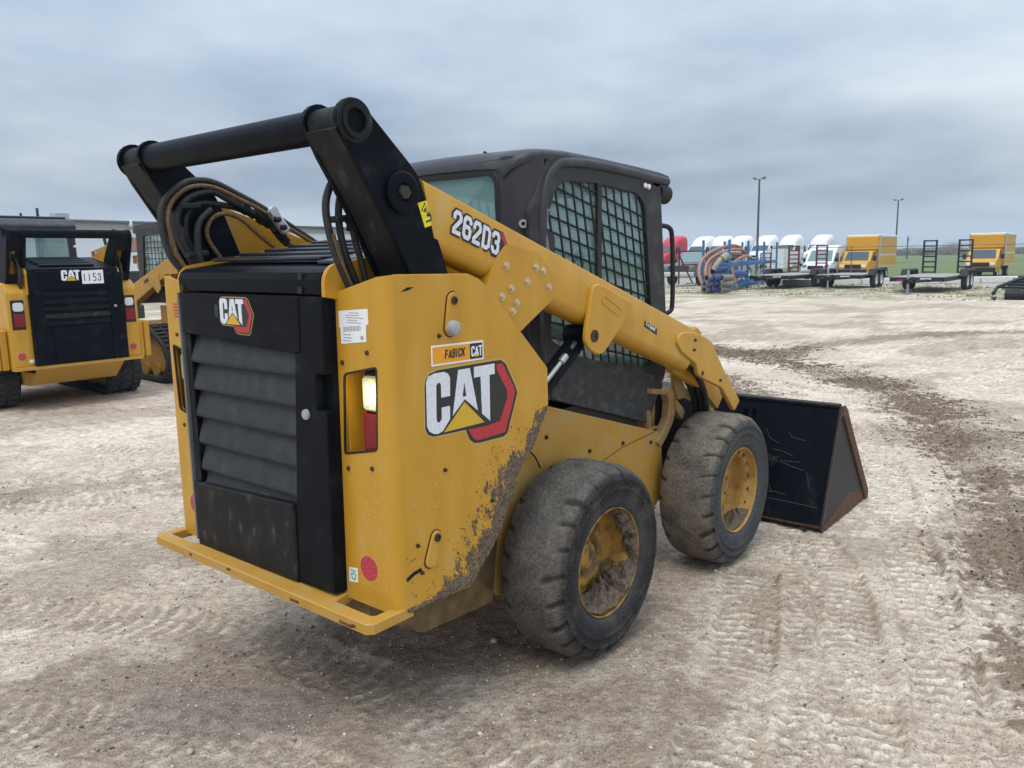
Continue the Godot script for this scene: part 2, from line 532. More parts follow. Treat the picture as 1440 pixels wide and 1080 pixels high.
# ---------------------------------------------------------------- set-up
func _ready() -> void:
	var cam := Camera3D.new()
	cam.name = "camera"
	var yaw := 0.6912
	var pitch := 0.1591
	var roll := -0.0163
	var fw := Vector3(cos(yaw) * cos(pitch), -sin(pitch), -sin(yaw) * cos(pitch))
	var rt := fw.cross(Vector3.UP).normalized()
	var up := rt.cross(fw)
	var r2 := rt * cos(roll) + up * sin(roll)
	var u2 := up * cos(roll) - rt * sin(roll)
	cam.transform = Transform3D(Basis(r2, u2, -fw), Vector3(-2.7447, 1.7084, 2.5646))
	cam.fov = 51.672
	cam.near = 0.05
	cam.far = 3000.0
	add_child(cam)
	cam.current = true
	var we := WorldEnvironment.new()
	we.name = "world_environment"
	var env := Environment.new()
	env.background_mode = Environment.BG_SKY
	env.sky = make_sky()
	env.background_energy_multiplier = SKY_E
	env.tonemap_mode = Environment.TONE_MAPPER_LINEAR
	env.tonemap_exposure = EXPOSURE
	env.fog_enabled = true
	env.fog_density = 0.0007
	env.fog_light_color = Color(0.72, 0.78, 0.84)
	env.sdfgi_enabled = true
	env.ssao_enabled = true
	env.ssil_enabled = true
	we.environment = env
	add_child(we)
	var sun := DirectionalLight3D.new()
	sun.name = "sun"
	sun.light_color = Color(1.0, 0.97, 0.92)
	sun.light_energy = SUN_E
	sun.light_angular_distance = 24.0
	sun.shadow_enabled = true
	sun.transform = Transform3D(Basis.looking_at(Vector3(0.5, -1.0, -0.15).normalized(), Vector3.UP), Vector3(0, 30, 0))
	add_child(sun)
	make_materials()
	make_ground()
	main_loader()
	background()

const SKY_E := 1.0
const EXPOSURE := 1.08
const SUN_E := 0.4

func make_sky() -> Sky:
	var w := 1536
	var h := 768
	var im := Image.create_empty(w, h, false, Image.FORMAT_RGBF)
	var a := FastNoiseLite.new()
	a.seed = 11
	a.frequency = 0.55
	a.fractal_octaves = 6
	a.fractal_gain = 0.58
	var b := FastNoiseLite.new()
	b.seed = 29
	b.frequency = 0.16
	b.fractal_octaves = 3
	for y in h:
		var el := PI * (0.5 - (y + 0.5) / h)
		var s := sin(el)
		for x in w:
			var az := TAU * (x + 0.5) / w
			var d := Vector3(cos(az) * cos(el), s, sin(az) * cos(el))
			var base := 0.605 + 0.08 * smoothstep(0.0, 0.35, s) + 0.86 * smoothstep(0.3, 1.0, s)
			if s < 0.0:
				im.set_pixel(x, y, Color(0.22, 0.21, 0.19))
				continue
			var k := 1.0 / (s + 0.11)
			var q := d * k
			var n1 := a.get_noise_3d(q.x, q.z * 1.0, 4.0)
			var n2 := b.get_noise_3d(q.x, q.z, 9.0)
			var fade := smoothstep(0.0, 0.10, s)
			var t := (n1 * 0.75 + n2 * 0.8) * fade
			var l := base * (1.0 + 0.46 * t)
			# a darker slate bank low over the horizon, pale just above it
			l *= 1.0 - 0.16 * smoothstep(0.02, 0.07, s) * (1.0 - smoothstep(0.09, 0.22, s + n2 * 0.06))
			var whiten := clampf(0.5 + t * 1.1, 0.0, 1.0)
			var tint := Color(0.755, 0.95, 1.215).lerp(Color(0.91, 1.005, 1.11), whiten)
			im.set_pixel(x, y, Color(l * tint.r, l * tint.g, l * tint.b))
	var pm := PanoramaSkyMaterial.new()
	pm.panorama = ImageTexture.create_from_image(im)
	var sky := Sky.new()
	sky.sky_material = pm
	return sky

# ---------------------------------------------------------------- the ground
const GX0 := -2.8
const GZ0 := -5.4
const GS := 0.016
const GNX := 640
const GNZ := 570
var gh := PackedFloat32Array()
var gmud_shade := PackedFloat32Array()      # mud share, plus shade painted along rut edges
var gdamp_shade := PackedFloat32Array()      # dark tone: shade painted into cleat recesses as dampness

func far_drop(x: float, z: float) -> float:
	var d := sqrt((x + 2.7) * (x + 2.7) + (z - 2.6) * (z - 2.6))
	return -0.34 * smoothstep(44.0, 54.0, d) + 0.24 * smoothstep(74.0, 88.0, d)

func stamp(path: PackedVector2Array, half: float, depth: float, cleat: float, pitch: float, mud: float, damp_shade: float) -> void:  # track floors and rut edges also take painted shade in their colour
	var s := 0.0
	var rng := RandomNumberGenerator.new()
	rng.seed = int(half * 1000 + depth * 7777 + path.size())
	var wob := FastNoiseLite.new()
	wob.frequency = 1.3
	wob.seed = path.size() * 7
	var done := {}
	for i in path.size() - 1:
		var l := path[i].distance_to(path[i + 1])
		var e := (path[i + 1] - path[i]) / l
		var n := Vector2(-e.y, e.x)
		var k := int(l / 0.0105)
		for j in k:
			var p := path[i] + e * (l * j / k)
			var at := s + l * j / k
			var w := -half * 1.25
			while w < half * 1.25:
				var q := p + n * w
				var ix := int(round((q.x - GX0) / GS))
				var iz := int(round((q.y - GZ0) / GS))
				w += 0.0105
				if ix < 0 or iz < 0 or ix >= GNX or iz >= GNZ:
					continue
				var id := ix * GNZ + iz
				if done.has(id):
					continue
				done[id] = true
				var u := absf(w / half)
				var vis := clampf(0.75 + 1.1 * wob.get_noise_2d(q.x, q.y), 0.0, 1.0)
				var inside := 1.0 - smoothstep(0.86, 1.0, u)
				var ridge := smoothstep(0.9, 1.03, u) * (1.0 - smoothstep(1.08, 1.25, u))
				var ph := fposmod(at + absf(w) * 0.25, pitch) / pitch
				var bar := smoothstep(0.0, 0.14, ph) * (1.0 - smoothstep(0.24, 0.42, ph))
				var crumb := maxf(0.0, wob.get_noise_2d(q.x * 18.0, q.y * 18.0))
				gh[id] += vis * (-depth * inside + ridge * (depth * 0.25 + crumb * 0.018) + inside * cleat * (0.35 + 0.65 * clampf(0.5 + 1.6 * wob.get_noise_2d(q.x * 4.0 + 40.0, q.y * 4.0), 0.0, 1.0)) * 0.72 * (bar - 0.25))
				gmud_shade[id] = maxf(gmud_shade[id], 0.9 * ridge * crumb * 1.6 * vis)  # small shadows along the rut edge, painted in mud colour
				gmud_shade[id] = maxf(gmud_shade[id], mud * inside * vis)
				gdamp_shade[id] = clampf(gdamp_shade[id] + damp_shade * inside * vis * (1.0 - 2.2 * bar) - 0.3 * ridge * vis, -0.9, 1.0)  # recess shade and paler bars painted into the colour to strengthen relief
		s += l

func smooth_path(a: Array) -> PackedVector2Array:
	var q := PackedVector3Array()
	for i in range(0, a.size(), 2):
		q.append(Vector3(a[i], 0, a[i + 1]))
	q = MB.spline(q, 8)
	var r := PackedVector2Array()
	for k in q:
		r.append(Vector2(k.x, k.z))
	return r

func line_positions(x0: float, n: int, grow: float, lo_far: float, hi_far: float) -> PackedFloat32Array:
	var left := PackedFloat32Array()
	var x := x0
	var st := GS
	while x > lo_far:
		st *= grow
		x -= st
		left.append(x)
	left.reverse()
	var all := left.duplicate()
	for i in n:
		all.append(x0 + i * GS)
	x = x0 + (n - 1) * GS
	st = GS
	while x < hi_far:
		st *= grow
		x += st
		all.append(x)
	return all

func seg_dist(p: Vector2, path: PackedVector2Array) -> float:
	var best := 1e9
	for i in path.size() - 1:
		best = minf(best, Geometry2D.get_closest_point_to_segment(p, path[i], path[i + 1]).distance_squared_to(p))
	return sqrt(best)

func make_ground() -> void:
	var low := FastNoiseLite.new()
	low.seed = 101; low.frequency = 0.32; low.fractal_octaves = 4
	var mid := FastNoiseLite.new()
	mid.seed = 102; mid.frequency = 2.2; mid.fractal_octaves = 5; mid.fractal_gain = 0.6
	var rough := FastNoiseLite.new()
	rough.seed = 103; rough.frequency = 0.55; rough.fractal_octaves = 3
	var fineh := FastNoiseLite.new()
	fineh.seed = 106; fineh.frequency = 17.0; fineh.fractal_octaves = 3; fineh.fractal_gain = 0.7
	var clod := FastNoiseLite.new()
	clod.seed = 105; clod.frequency = 7.0; clod.fractal_octaves = 3; clod.fractal_gain = 0.7
	var streak := FastNoiseLite.new()
	streak.seed = 104; streak.frequency = 0.35; streak.fractal_octaves = 5; streak.fractal_gain = 0.6
	var grit := RandomNumberGenerator.new()
	grit.seed = 12
	gh.resize(GNX * GNZ); gmud_shade.resize(GNX * GNZ); gdamp_shade.resize(GNX * GNZ)
	# tracks pressed into the clay
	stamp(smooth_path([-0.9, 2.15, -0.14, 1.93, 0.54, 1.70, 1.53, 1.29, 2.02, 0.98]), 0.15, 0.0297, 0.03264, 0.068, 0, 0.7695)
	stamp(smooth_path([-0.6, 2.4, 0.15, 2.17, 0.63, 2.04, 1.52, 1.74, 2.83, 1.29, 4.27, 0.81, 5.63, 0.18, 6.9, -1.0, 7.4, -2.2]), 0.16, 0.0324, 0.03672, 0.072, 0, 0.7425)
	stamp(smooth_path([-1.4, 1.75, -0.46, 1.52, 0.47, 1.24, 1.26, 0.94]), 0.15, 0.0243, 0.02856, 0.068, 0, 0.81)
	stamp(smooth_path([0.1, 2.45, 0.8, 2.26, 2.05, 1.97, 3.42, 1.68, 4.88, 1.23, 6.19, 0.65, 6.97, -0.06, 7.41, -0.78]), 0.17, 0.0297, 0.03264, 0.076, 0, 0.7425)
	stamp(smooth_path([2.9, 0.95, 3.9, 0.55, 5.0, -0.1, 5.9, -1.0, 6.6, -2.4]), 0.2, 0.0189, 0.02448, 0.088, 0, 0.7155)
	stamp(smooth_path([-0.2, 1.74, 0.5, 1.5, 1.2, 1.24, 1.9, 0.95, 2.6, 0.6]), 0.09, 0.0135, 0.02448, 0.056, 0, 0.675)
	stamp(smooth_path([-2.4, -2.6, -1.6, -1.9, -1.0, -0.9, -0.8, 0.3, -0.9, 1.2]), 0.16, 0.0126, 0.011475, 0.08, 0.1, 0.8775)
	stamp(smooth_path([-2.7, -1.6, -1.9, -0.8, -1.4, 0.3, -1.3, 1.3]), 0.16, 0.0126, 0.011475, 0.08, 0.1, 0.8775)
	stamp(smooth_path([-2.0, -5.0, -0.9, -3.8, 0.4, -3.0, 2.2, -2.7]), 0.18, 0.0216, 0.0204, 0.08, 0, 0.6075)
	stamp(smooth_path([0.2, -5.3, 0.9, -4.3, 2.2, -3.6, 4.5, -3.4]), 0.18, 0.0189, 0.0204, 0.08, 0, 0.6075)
	var band := smooth_path([0.5, 2.5, 1.21, 2.27, 1.82, 2.19, 2.84, 2.0, 3.84, 1.75, 5.49, 1.2, 7.2, 0.3, 8.5, -0.77, 9.51, -1.93, 10.4, -3.2, 11.0, -5.0])
	var band2 := smooth_path([9.6, -2.4, 11.5, -2.5, 13.1, -2.03, 15.17, -1.24, 16.93, 0.4])
	var band3 := smooth_path([5.2, -1.1, 6.6, -1.75, 7.4, -2.6, 7.9, -4.0, 8.0, -6.0])
	var xs := line_positions(GX0, GNX, 1.032, -60.0, 900.0)
	var zs := line_positions(GZ0, GNZ, 1.034, -700.0, 500.0)
	var nx := xs.size()
	var nz := zs.size()
	var bx := 0
	while xs[bx] < GX0 - 1e-4:
		bx += 1
	var bz := 0
	while zs[bz] < GZ0 - 1e-4:
		bz += 1
	var vs := PackedVector3Array(); vs.resize(nx * nz)
	var cs := PackedColorArray(); cs.resize(nx * nz)
	var mudv := PackedFloat32Array(); mudv.resize(nx * nz)
	var dry := Vector3(0.55, 0.458, 0.362)
	var pale := Vector3(0.65, 0.562, 0.462)
	var damp_shade_col := Vector3(0.262, 0.207, 0.160)
	var mudc := Vector3(0.165, 0.118, 0.084)
	var pink := Vector3(0.36, 0.275, 0.215)
	for i in nx:
		var x := xs[i]
		var gx := i - bx
		for j in nz:
			var z := zs[j]
			var gz := j - bz
			var nl := low.get_noise_2d(x, z)
			var nm := mid.get_noise_2d(x, z)
			var nr := rough.get_noise_2d(x, z)
			var dist := sqrt(x * x + z * z)
			var near := 1.0 - smoothstep(8.0, 30.0, dist)
			var rgh := clampf(0.35 + nr * 1.6, 0.05, 1.0)
			var hgt := (nl * 0.020 + nm * 0.012 * rgh) * near
			var cl := clod.get_noise_2d(x, z)
			var hf := fineh.get_noise_2d(x, z)
			var st := streak.get_noise_2d((x * 0.8 + z * 0.6) * 0.55, (z * 0.8 - x * 0.6) * 1.6)
			# colour: dry clay, paler crust, damp patches, brown mud
			var mud := 0.0
			var damp_shade := smoothstep(0.03, 0.20, nl * 0.75 + st * 0.5 + nm * 0.22 - 0.02)
			if x > 0.0 and x < 18.0 and z > -7.0 and z < 3.0:
				var p := Vector2(x, z)
				var wv := nl * 0.30 + nm * 0.22
				var d1 := seg_dist(p, band)
				if d1 < 1.8:
					mud = maxf(mud, smoothstep(0.35, 0.6, 1.0 - d1 / (0.46 + 0.035 * dist) + wv * 1.6 + cl * 1.0) * (0.62 + 0.38 * smoothstep(-0.22, 0.02, nr + st * 0.5)))
				var d2 := seg_dist(p, band2)
				if d2 < 1.6:
					mud = maxf(mud, 0.75 * smoothstep(0.3, 0.6, 1.0 - d2 / 0.7 + wv * 1.6 + cl * 0.8))
				var d3 := seg_dist(p, band3)
				if d3 < 1.6:
					mud = maxf(mud, 0.85 * smoothstep(0.3, 0.55, 1.0 - d3 / 1.0 + wv * 1.5 + cl * 0.9))
			# churned brown ground in the left foreground and below the machine
			var chur := smoothstep(-0.05, 0.35, nr + st * 0.6 + 0.28 * (1.0 - smoothstep(0.8, 2.6, Vector2(x + 1.2, z + 1.0).length())))
			var leftf := 1.0 - smoothstep(2.6, 4.6, Vector2(x + 1.0, z + 1.4).length())
			mud = maxf(mud, 0.62 * leftf * smoothstep(0.06, 0.26, st * 0.8 + nm * 0.40 + cl * 0.45 + chur * 0.06))
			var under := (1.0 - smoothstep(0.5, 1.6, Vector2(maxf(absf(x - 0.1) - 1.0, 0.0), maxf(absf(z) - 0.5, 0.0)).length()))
			damp_shade = clampf(damp_shade * 0.8 + under * 0.5 + leftf * 0.12, 0.0, 1.0)
			var crust_light := 0.0
			damp_shade = maxf(damp_shade, 0.9 * (1.0 - smoothstep(0.5, 1.0, Vector2((x - 16.4) * 1.9, (z + 3.25) * 0.9).length() + nl + nm * 0.5)))
			if gx >= 0 and gz >= 0 and gx < GNX and gz < GNZ:
				var id := gx * GNZ + gz
				hgt += gh[id]
				mud = maxf(mud, gmud_shade[id])  # brings in the painted rut-edge shade too
				crust_light = clampf(-(damp_shade + gdamp_shade[id]), 0.0, 1.0)  # pale dried tops, plus light painted onto the raised cleat bars
				damp_shade = clampf(damp_shade + gdamp_shade[id], 0.0, 1.0)  # wet patches plus the shade painted into track recesses
			var wetp := 0.0
			if dist < 3.0:
				var wq := Vector2(x + 1.30, z + 0.14).rotated(0.7) / Vector2(0.16, 0.42)
				wetp = smoothstep(0.75, 0.95, 1.0 - wq.length() * 0.5 + nl * 0.6 + nm * 0.25 + 0.28)
				mud *= 1.0 - wetp
				rgh *= 1.0 - 0.8 * wetp
			hgt += (maxf(cl, -0.1) * 0.006 * rgh + hf * 0.0032 * (0.4 + rgh) + mud * (0.018 * nm + 0.012 * maxf(hf, 0.0))) * near
			hgt -= 0.012 * near
			var col := dry.lerp(pale, smoothstep(0.25, 0.75, 0.42 + st * 1.3 - nm * 0.7 + cl * 0.5))
			col = col.lerp(damp_shade_col, damp_shade * 0.66)
			col = col.lerp(Vector3(0.70, 0.625, 0.53), crust_light * 0.85)
			col = col.lerp(pink, clampf(nr * 1.4 - 0.30, 0.0, 0.4) * (1.0 - smoothstep(9.0, 20.0, dist)))
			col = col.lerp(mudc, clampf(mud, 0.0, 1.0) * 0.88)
			col = col.lerp(Vector3(0.215, 0.180, 0.150), wetp * 0.85)
			col *= 1.0 + (nm * 0.14 + cl * 0.22 + hf * 0.30 + (grit.randf() - 0.5) * 0.42) * (0.4 + 0.6 * near)
			# the strip with weeds before the fence turns greenish, then the lot behind is grey gravel
			var dv := sqrt((x + 2.7) * (x + 2.7) + (z - 2.6) * (z - 2.6))
			if dv > 26.0 and x > 10.0:
				var wd := smoothstep(29.0, 34.0, dv) * (1.0 - smoothstep(44.0, 50.0, dv))
				col = col.lerp(Vector3(0.21, 0.22, 0.11), wd * clampf(0.35 + nr * 1.4 + nm * 0.6, 0.0, 0.75))
				col = col.lerp(Vector3(0.34, 0.33, 0.31), smoothstep(46.0, 54.0, dv))
			mudv[i * nz + j] = mud
			vs[i * nz + j] = Vector3(x, hgt + far_drop(x, z), z)
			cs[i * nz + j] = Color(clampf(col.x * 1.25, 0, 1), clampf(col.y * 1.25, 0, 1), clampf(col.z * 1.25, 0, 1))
	var ns := PackedVector3Array(); ns.resize(nx * nz)
	for i in nx:
		for j in nz:
			var a := vs[mini(i + 1, nx - 1) * nz + j] - vs[maxi(i - 1, 0) * nz + j]
			var b := vs[i * nz + mini(j + 1, nz - 1)] - vs[i * nz + maxi(j - 1, 0)]
			ns[i * nz + j] = b.cross(a).normalized()
	var ix := PackedInt32Array(); ix.resize((nx - 1) * (nz - 1) * 6)
	var k := 0
	for i in nx - 1:
		for j in nz - 1:
			var a := i * nz + j
			ix[k] = a; ix[k + 1] = a + nz; ix[k + 2] = a + nz + 1
			ix[k + 3] = a; ix[k + 4] = a + nz + 1; ix[k + 5] = a + 1
			k += 6
	var arr := []
	arr.resize(Mesh.ARRAY_MAX)
	arr[Mesh.ARRAY_VERTEX] = vs
	arr[Mesh.ARRAY_NORMAL] = ns
	arr[Mesh.ARRAY_COLOR] = cs
	arr[Mesh.ARRAY_INDEX] = ix
	var am := ArrayMesh.new()
	am.add_surface_from_arrays(Mesh.PRIMITIVE_TRIANGLES, arr)
	var m := StandardMaterial3D.new()
	m.vertex_color_use_as_albedo = true
	m.roughness = 0.93
	m.metallic_specular = 0.25
	m.albedo_texture = noise_tex(0.09, 81, [[0.0, 0.30, 0.29, 0.28], [0.30, 0.58, 0.57, 0.56], [0.42, 0.84, 0.835, 0.83], [0.60, 0.90, 0.90, 0.90], [0.72, 1.0, 1.0, 1.0], [1.0, 1.0, 1.0, 1.0]], 2048, 5)
	m.uv1_triplanar = true
	m.uv1_world_triplanar = true
	m.uv1_scale = Vector3.ONE * 0.42
	m.detail_enabled = true
	m.detail_blend_mode = BaseMaterial3D.BLEND_MODE_MUL
	m.detail_albedo = noise_tex(0.11, 82, [[0.0, 0.55, 0.54, 0.52], [0.3, 0.85, 0.85, 0.85], [0.7, 1.0, 1.0, 1.0], [1.0, 1.0, 1.0, 1.0]], 1024, 3)
	m.detail_uv_layer = BaseMaterial3D.DETAIL_UV_1
	m.heightmap_enabled = true
	m.heightmap_texture = noise_tex(0.10, 83, [], 2048, 4)
	m.heightmap_scale = 0.45
	var g := MeshInstance3D.new()
	g.name = "ground"
	g.mesh = am
	g.material_override = m
	kind(g, "structure")
	add_child(g)
	ground_xs = xs; ground_zs = zs; ground_mud = mudv
	ground_v = vs; ground_nz = nz; ground_bx = bx; ground_bz = bz
	# loose stones
	var rng := RandomNumberGenerator.new()
	rng.seed = 5
	var heaps := FastNoiseLite.new()
	heaps.seed = 9
	heaps.frequency = 1.1
	var st2 := MB.new()
	st2.ball(Vector3.ZERO, Vector3(1, 0.7, 0.85), 6, 4)
	for q in 8:
		var nv := Vector3(rng.randf_range(-1, 1), rng.randf_range(-1, 1), rng.randf_range(-1, 1)).normalized()
		for w in st2.v.size():
			var dd := st2.v[w].dot(nv)
			if dd > 0.55:
				st2.v[w] -= nv * (dd - 0.55)
	var mm := MultiMesh.new()
	mm.transform_format = MultiMesh.TRANSFORM_3D
	mm.use_colors = true
	mm.mesh = st2.mesh()
	var cnt := 46000
	mm.instance_count = cnt
	for q in cnt:
		var x: float
		var z: float
		if q < 42000:
			x = rng.randf_range(-2.2, 5.5); z = rng.randf_range(-4.6, 3.0)
		else:
			x = rng.randf_range(-1.0, 14.0); z = rng.randf_range(-9.0, 3.5)
		var sz := 0.0022 + 0.008 * pow(rng.randf(), 5.0)
		if rng.randf() < 0.002:
			sz = rng.randf_range(0.010, 0.022)
		if q >= 42000:
			sz *= 1.8
		if heaps.get_noise_2d(x, z) < rng.randf_range(-0.5, 0.15):
			sz *= 0.6
		var y := ground_at(x, z)
		var bs := Basis.from_euler(Vector3(rng.randf() * 0.7, rng.randf() * TAU, rng.randf() * 0.7)).scaled(Vector3.ONE * sz)
		mm.set_instance_transform(q, Transform3D(bs, Vector3(x, y + sz * 0.25, z)))
		var l := rng.randf_range(0.16, 0.40) if rng.randf() < 0.55 else rng.randf_range(0.40, 0.62)
		mm.set_instance_color(q, Color(l, l * rng.randf_range(0.86, 0.95), l * rng.randf_range(0.72, 0.9)))
	var stones := MultiMeshInstance3D.new()
	stones.name = "gravel"
	stones.multimesh = mm
	stones.material_override = M.vc
	kind(stones, "stuff")
	tag(stones, "loose pale gravel and small stones lying over the clay yard", "gravel")
	add_child(stones)
	# crumbs of dark soil where the mud lies
	var pts := PackedVector3Array()
	for q in 170000:
		var x := rng.randf_range(-2.2, 12.0)
		var z := rng.randf_range(-6.0, 3.2)
		if x < 1.5 and rng.randf() < 0.6:
			continue
		var id := ground_xs.bsearch(x) * ground_nz + ground_zs.bsearch(z)
		if ground_mud[id] * 1.1 > rng.randf_range(0.25, 1.1):
			pts.append(Vector3(x, ground_at(x, z), z))
		if pts.size() >= 34000:
			break
	var mc := MultiMesh.new()
	mc.transform_format = MultiMesh.TRANSFORM_3D
	mc.use_colors = true
	mc.mesh = mm.mesh
	mc.instance_count = pts.size()
	for q in pts.size():
		var sz := (0.0022 + 0.008 * pow(rng.randf(), 5.0)) * (0.8 if pts[q].x < 1.5 else 1.2) + 0.0006 * maxf(0.0, pts[q].x)
		mc.set_instance_transform(q, Transform3D(Basis.from_euler(Vector3(rng.randf(), rng.randf() * TAU, rng.randf())).scaled(Vector3(sz * rng.randf_range(0.8, 1.6), sz, sz)), pts[q] + Vector3(0, sz * 0.2, 0)))
		var l := rng.randf_range(0.6, 1.7)
		mc.set_instance_color(q, Color(0.155 * l, 0.112 * l, 0.08 * l))
	var crumbs := MultiMeshInstance3D.new()
	crumbs.name = "soil_crumbs"
	crumbs.multimesh = mc
	crumbs.material_override = M.vc
	kind(crumbs, "stuff")
	tag(crumbs, "dark brown crumbs of loose soil along the muddy band and left foreground", "soil")
	add_child(crumbs)

var ground_v := PackedVector3Array()
var ground_nz := 0
var ground_xs := PackedFloat32Array()
var ground_zs := PackedFloat32Array()
var ground_mud := PackedFloat32Array()
var ground_bx := 0
var ground_bz := 0

func ground_at(x: float, z: float) -> float:
	var ix := int(round((x - GX0) / GS))
	var iz := int(round((z - GZ0) / GS))
	if ground_nz == 0:
		return far_drop(x, z) - 0.012
	if ix < 0 or iz < 0 or ix >= GNX or iz >= GNZ:
		return ground_v[ground_xs.bsearch(x) * ground_nz + ground_zs.bsearch(z)].y
	return ground_v[(ground_bx + ix) * ground_nz + ground_bz + iz].y

# ---------------------------------------------------------------- the skid steer loader in the middle
func tyre_mesh(seed_: int, mud_amt: float, side_c: Color) -> MB:
	var half: Array = [[0.236, 0.128], [0.246, 0.143], [0.266, 0.150], [0.295, 0.1525], [0.312, 0.1535], [0.317, 0.1575], [0.325, 0.1575], [0.330, 0.1525], [0.352, 0.1535], [0.358, 0.1570], [0.364, 0.1570], [0.37, 0.152], [0.384, 0.1475], [0.393, 0.142], [0.402, 0.132], [0.409, 0.120], [0.413, 0.106], [0.416, 0.09], [0.418, 0.075], [0.419, 0.06], [0.42, 0.04], [0.42, 0.02], [0.42, 0.0]]
	var prof := PackedVector2Array()
	for k in half:
		prof.append(Vector2(k[0], k[1]))
	for i in range(half.size() - 2, -1, -1):
		prof.append(Vector2(half[i][0], -half[i][1]))
	var nz := FastNoiseLite.new()
	nz.seed = seed_
	nz.frequency = 9.0
	nz.fractal_octaves = 4
	var big := FastNoiseLite.new()
	big.seed = seed_ + 5
	big.frequency = 3.5
	big.fractal_octaves = 3
	var rows: Array[PackedVector3Array] = []
	var cols: Array[PackedColorArray] = []
	var seg := 300
	var rub := Color(0.15, 0.145, 0.137)
	var dirt := Color(0.36, 0.31, 0.25) if mud_amt < 0.6 else Color(0.37, 0.31, 0.235)
	var lugs := 23.0
	for i in seg:
		var t := TAU * i / seg
		var row := PackedVector3Array()
		var cr := PackedColorArray()
		for k in prof.size():
			var r := prof[k].x
			var z := prof[k].y
			var c := cos(t)
			var s := sin(t)
			var p := Vector3(c * r, s * r, z)
			var a := nz.get_noise_3dv(p)
			var b := big.get_noise_3dv(p)
			var az := absf(z)
			var tread := smoothstep(0.375, 0.40, r)
			var groove := 0.0
			if r > 0.368:
				var raw := t / TAU * lugs + (0.5 if z < 0.0 else 0.0) + (az - 0.07) * 3.2 + 0.10 * b
				var hsh := fposmod(sin(floorf(raw) * 12.9898 + (7.0 if z < 0.0 else 0.0) + seed_) * 43758.5, 1.0)
				var reach := clampf((az - (0.062 + 0.055 * hsh + 0.02 * b)) / 0.02, 0.0, 1.0)
				var ph := fposmod(raw, 1.0)
				var w := 0.10 + 0.16 * fposmod(hsh * 7.3, 1.0) + 0.14 * b + 0.08 * a
				groove = reach * smoothstep(0.0, 0.05, ph) * (1.0 - smoothstep(w, w + 0.06, ph))
				groove = maxf(groove, 0.35 * smoothstep(0.34, 0.5, b + a * 0.5) * tread)
			var rr := r - groove * (0.011 + 0.006 * b) + a * 0.0055 * tread - maxf(0.0, b) * 0.004 * tread + a * 0.0008
			row.append(Vector3(c * rr, s * rr, z))
			var m := clampf(mud_amt + b * 0.7 + a * 0.8, 0.0, 1.0) * tread
			var col := side_c.lerp(rub, tread)
			col = col.lerp(dirt, m * (0.5 if mud_amt < 0.6 else 0.68))
			col = col.lerp(Color(0.19, 0.165, 0.13), (1.0 - tread) * clampf(b * 0.9 + a * 0.6 + (mud_amt - 0.5) * 0.3, 0.0, 0.5))
			if tread < 0.5:
				col = col.lerp(Color(0.17, 0.175, 0.185), smoothstep(0.30, 0.25, r) * 0.3)
			col = col.lerp(Color(0.03, 0.028, 0.026), groove * 0.75)
			cr.append(col)
		rows.append(row)
		cols.append(cr)
	var mb := MB.new()
	# rows run round the tyre; outside = (along profile) x (round)
	mb.surf(rows, true, false, cols)
	return mb

func mud_mass(mb: MB, ang0: float, ang1: float, r0: float, r1: float, z0: float, z1: float, seed_: int) -> void:
	# mud caked inside a rim, a lumpy wedge between two angles
	var nz := FastNoiseLite.new()
	nz.seed = seed_
	nz.frequency = 18.0
	nz.fractal_octaves = 4
	var rows: Array[PackedVector3Array] = []
	for i in 41:
		var t := lerpf(ang0, ang1, i / 40.0)
		var swell := pow(sin(PI * i / 40.0), 0.6)
		var row := PackedVector3Array()
		for k in 15:
			var u := k / 14.0
			var z := lerpf(z1, z0, u)
			var th := (r1 - r0) * swell * sin(PI * clampf(u * 0.92 + 0.08, 0, 1)) + 0.003
			var p := Vector3(cos(t), sin(t), 0) * r1 + Vector3(0, 0, z)
			var q := nz.get_noise_3dv(p)
			var r := r1 + 0.004 - maxf(th * (0.8 + 0.9 * q), -0.002)
			row.append(Vector3(cos(t) * r, sin(t) * r, z + q * 0.006))
		rows.append(row)
	mb.surf(rows)

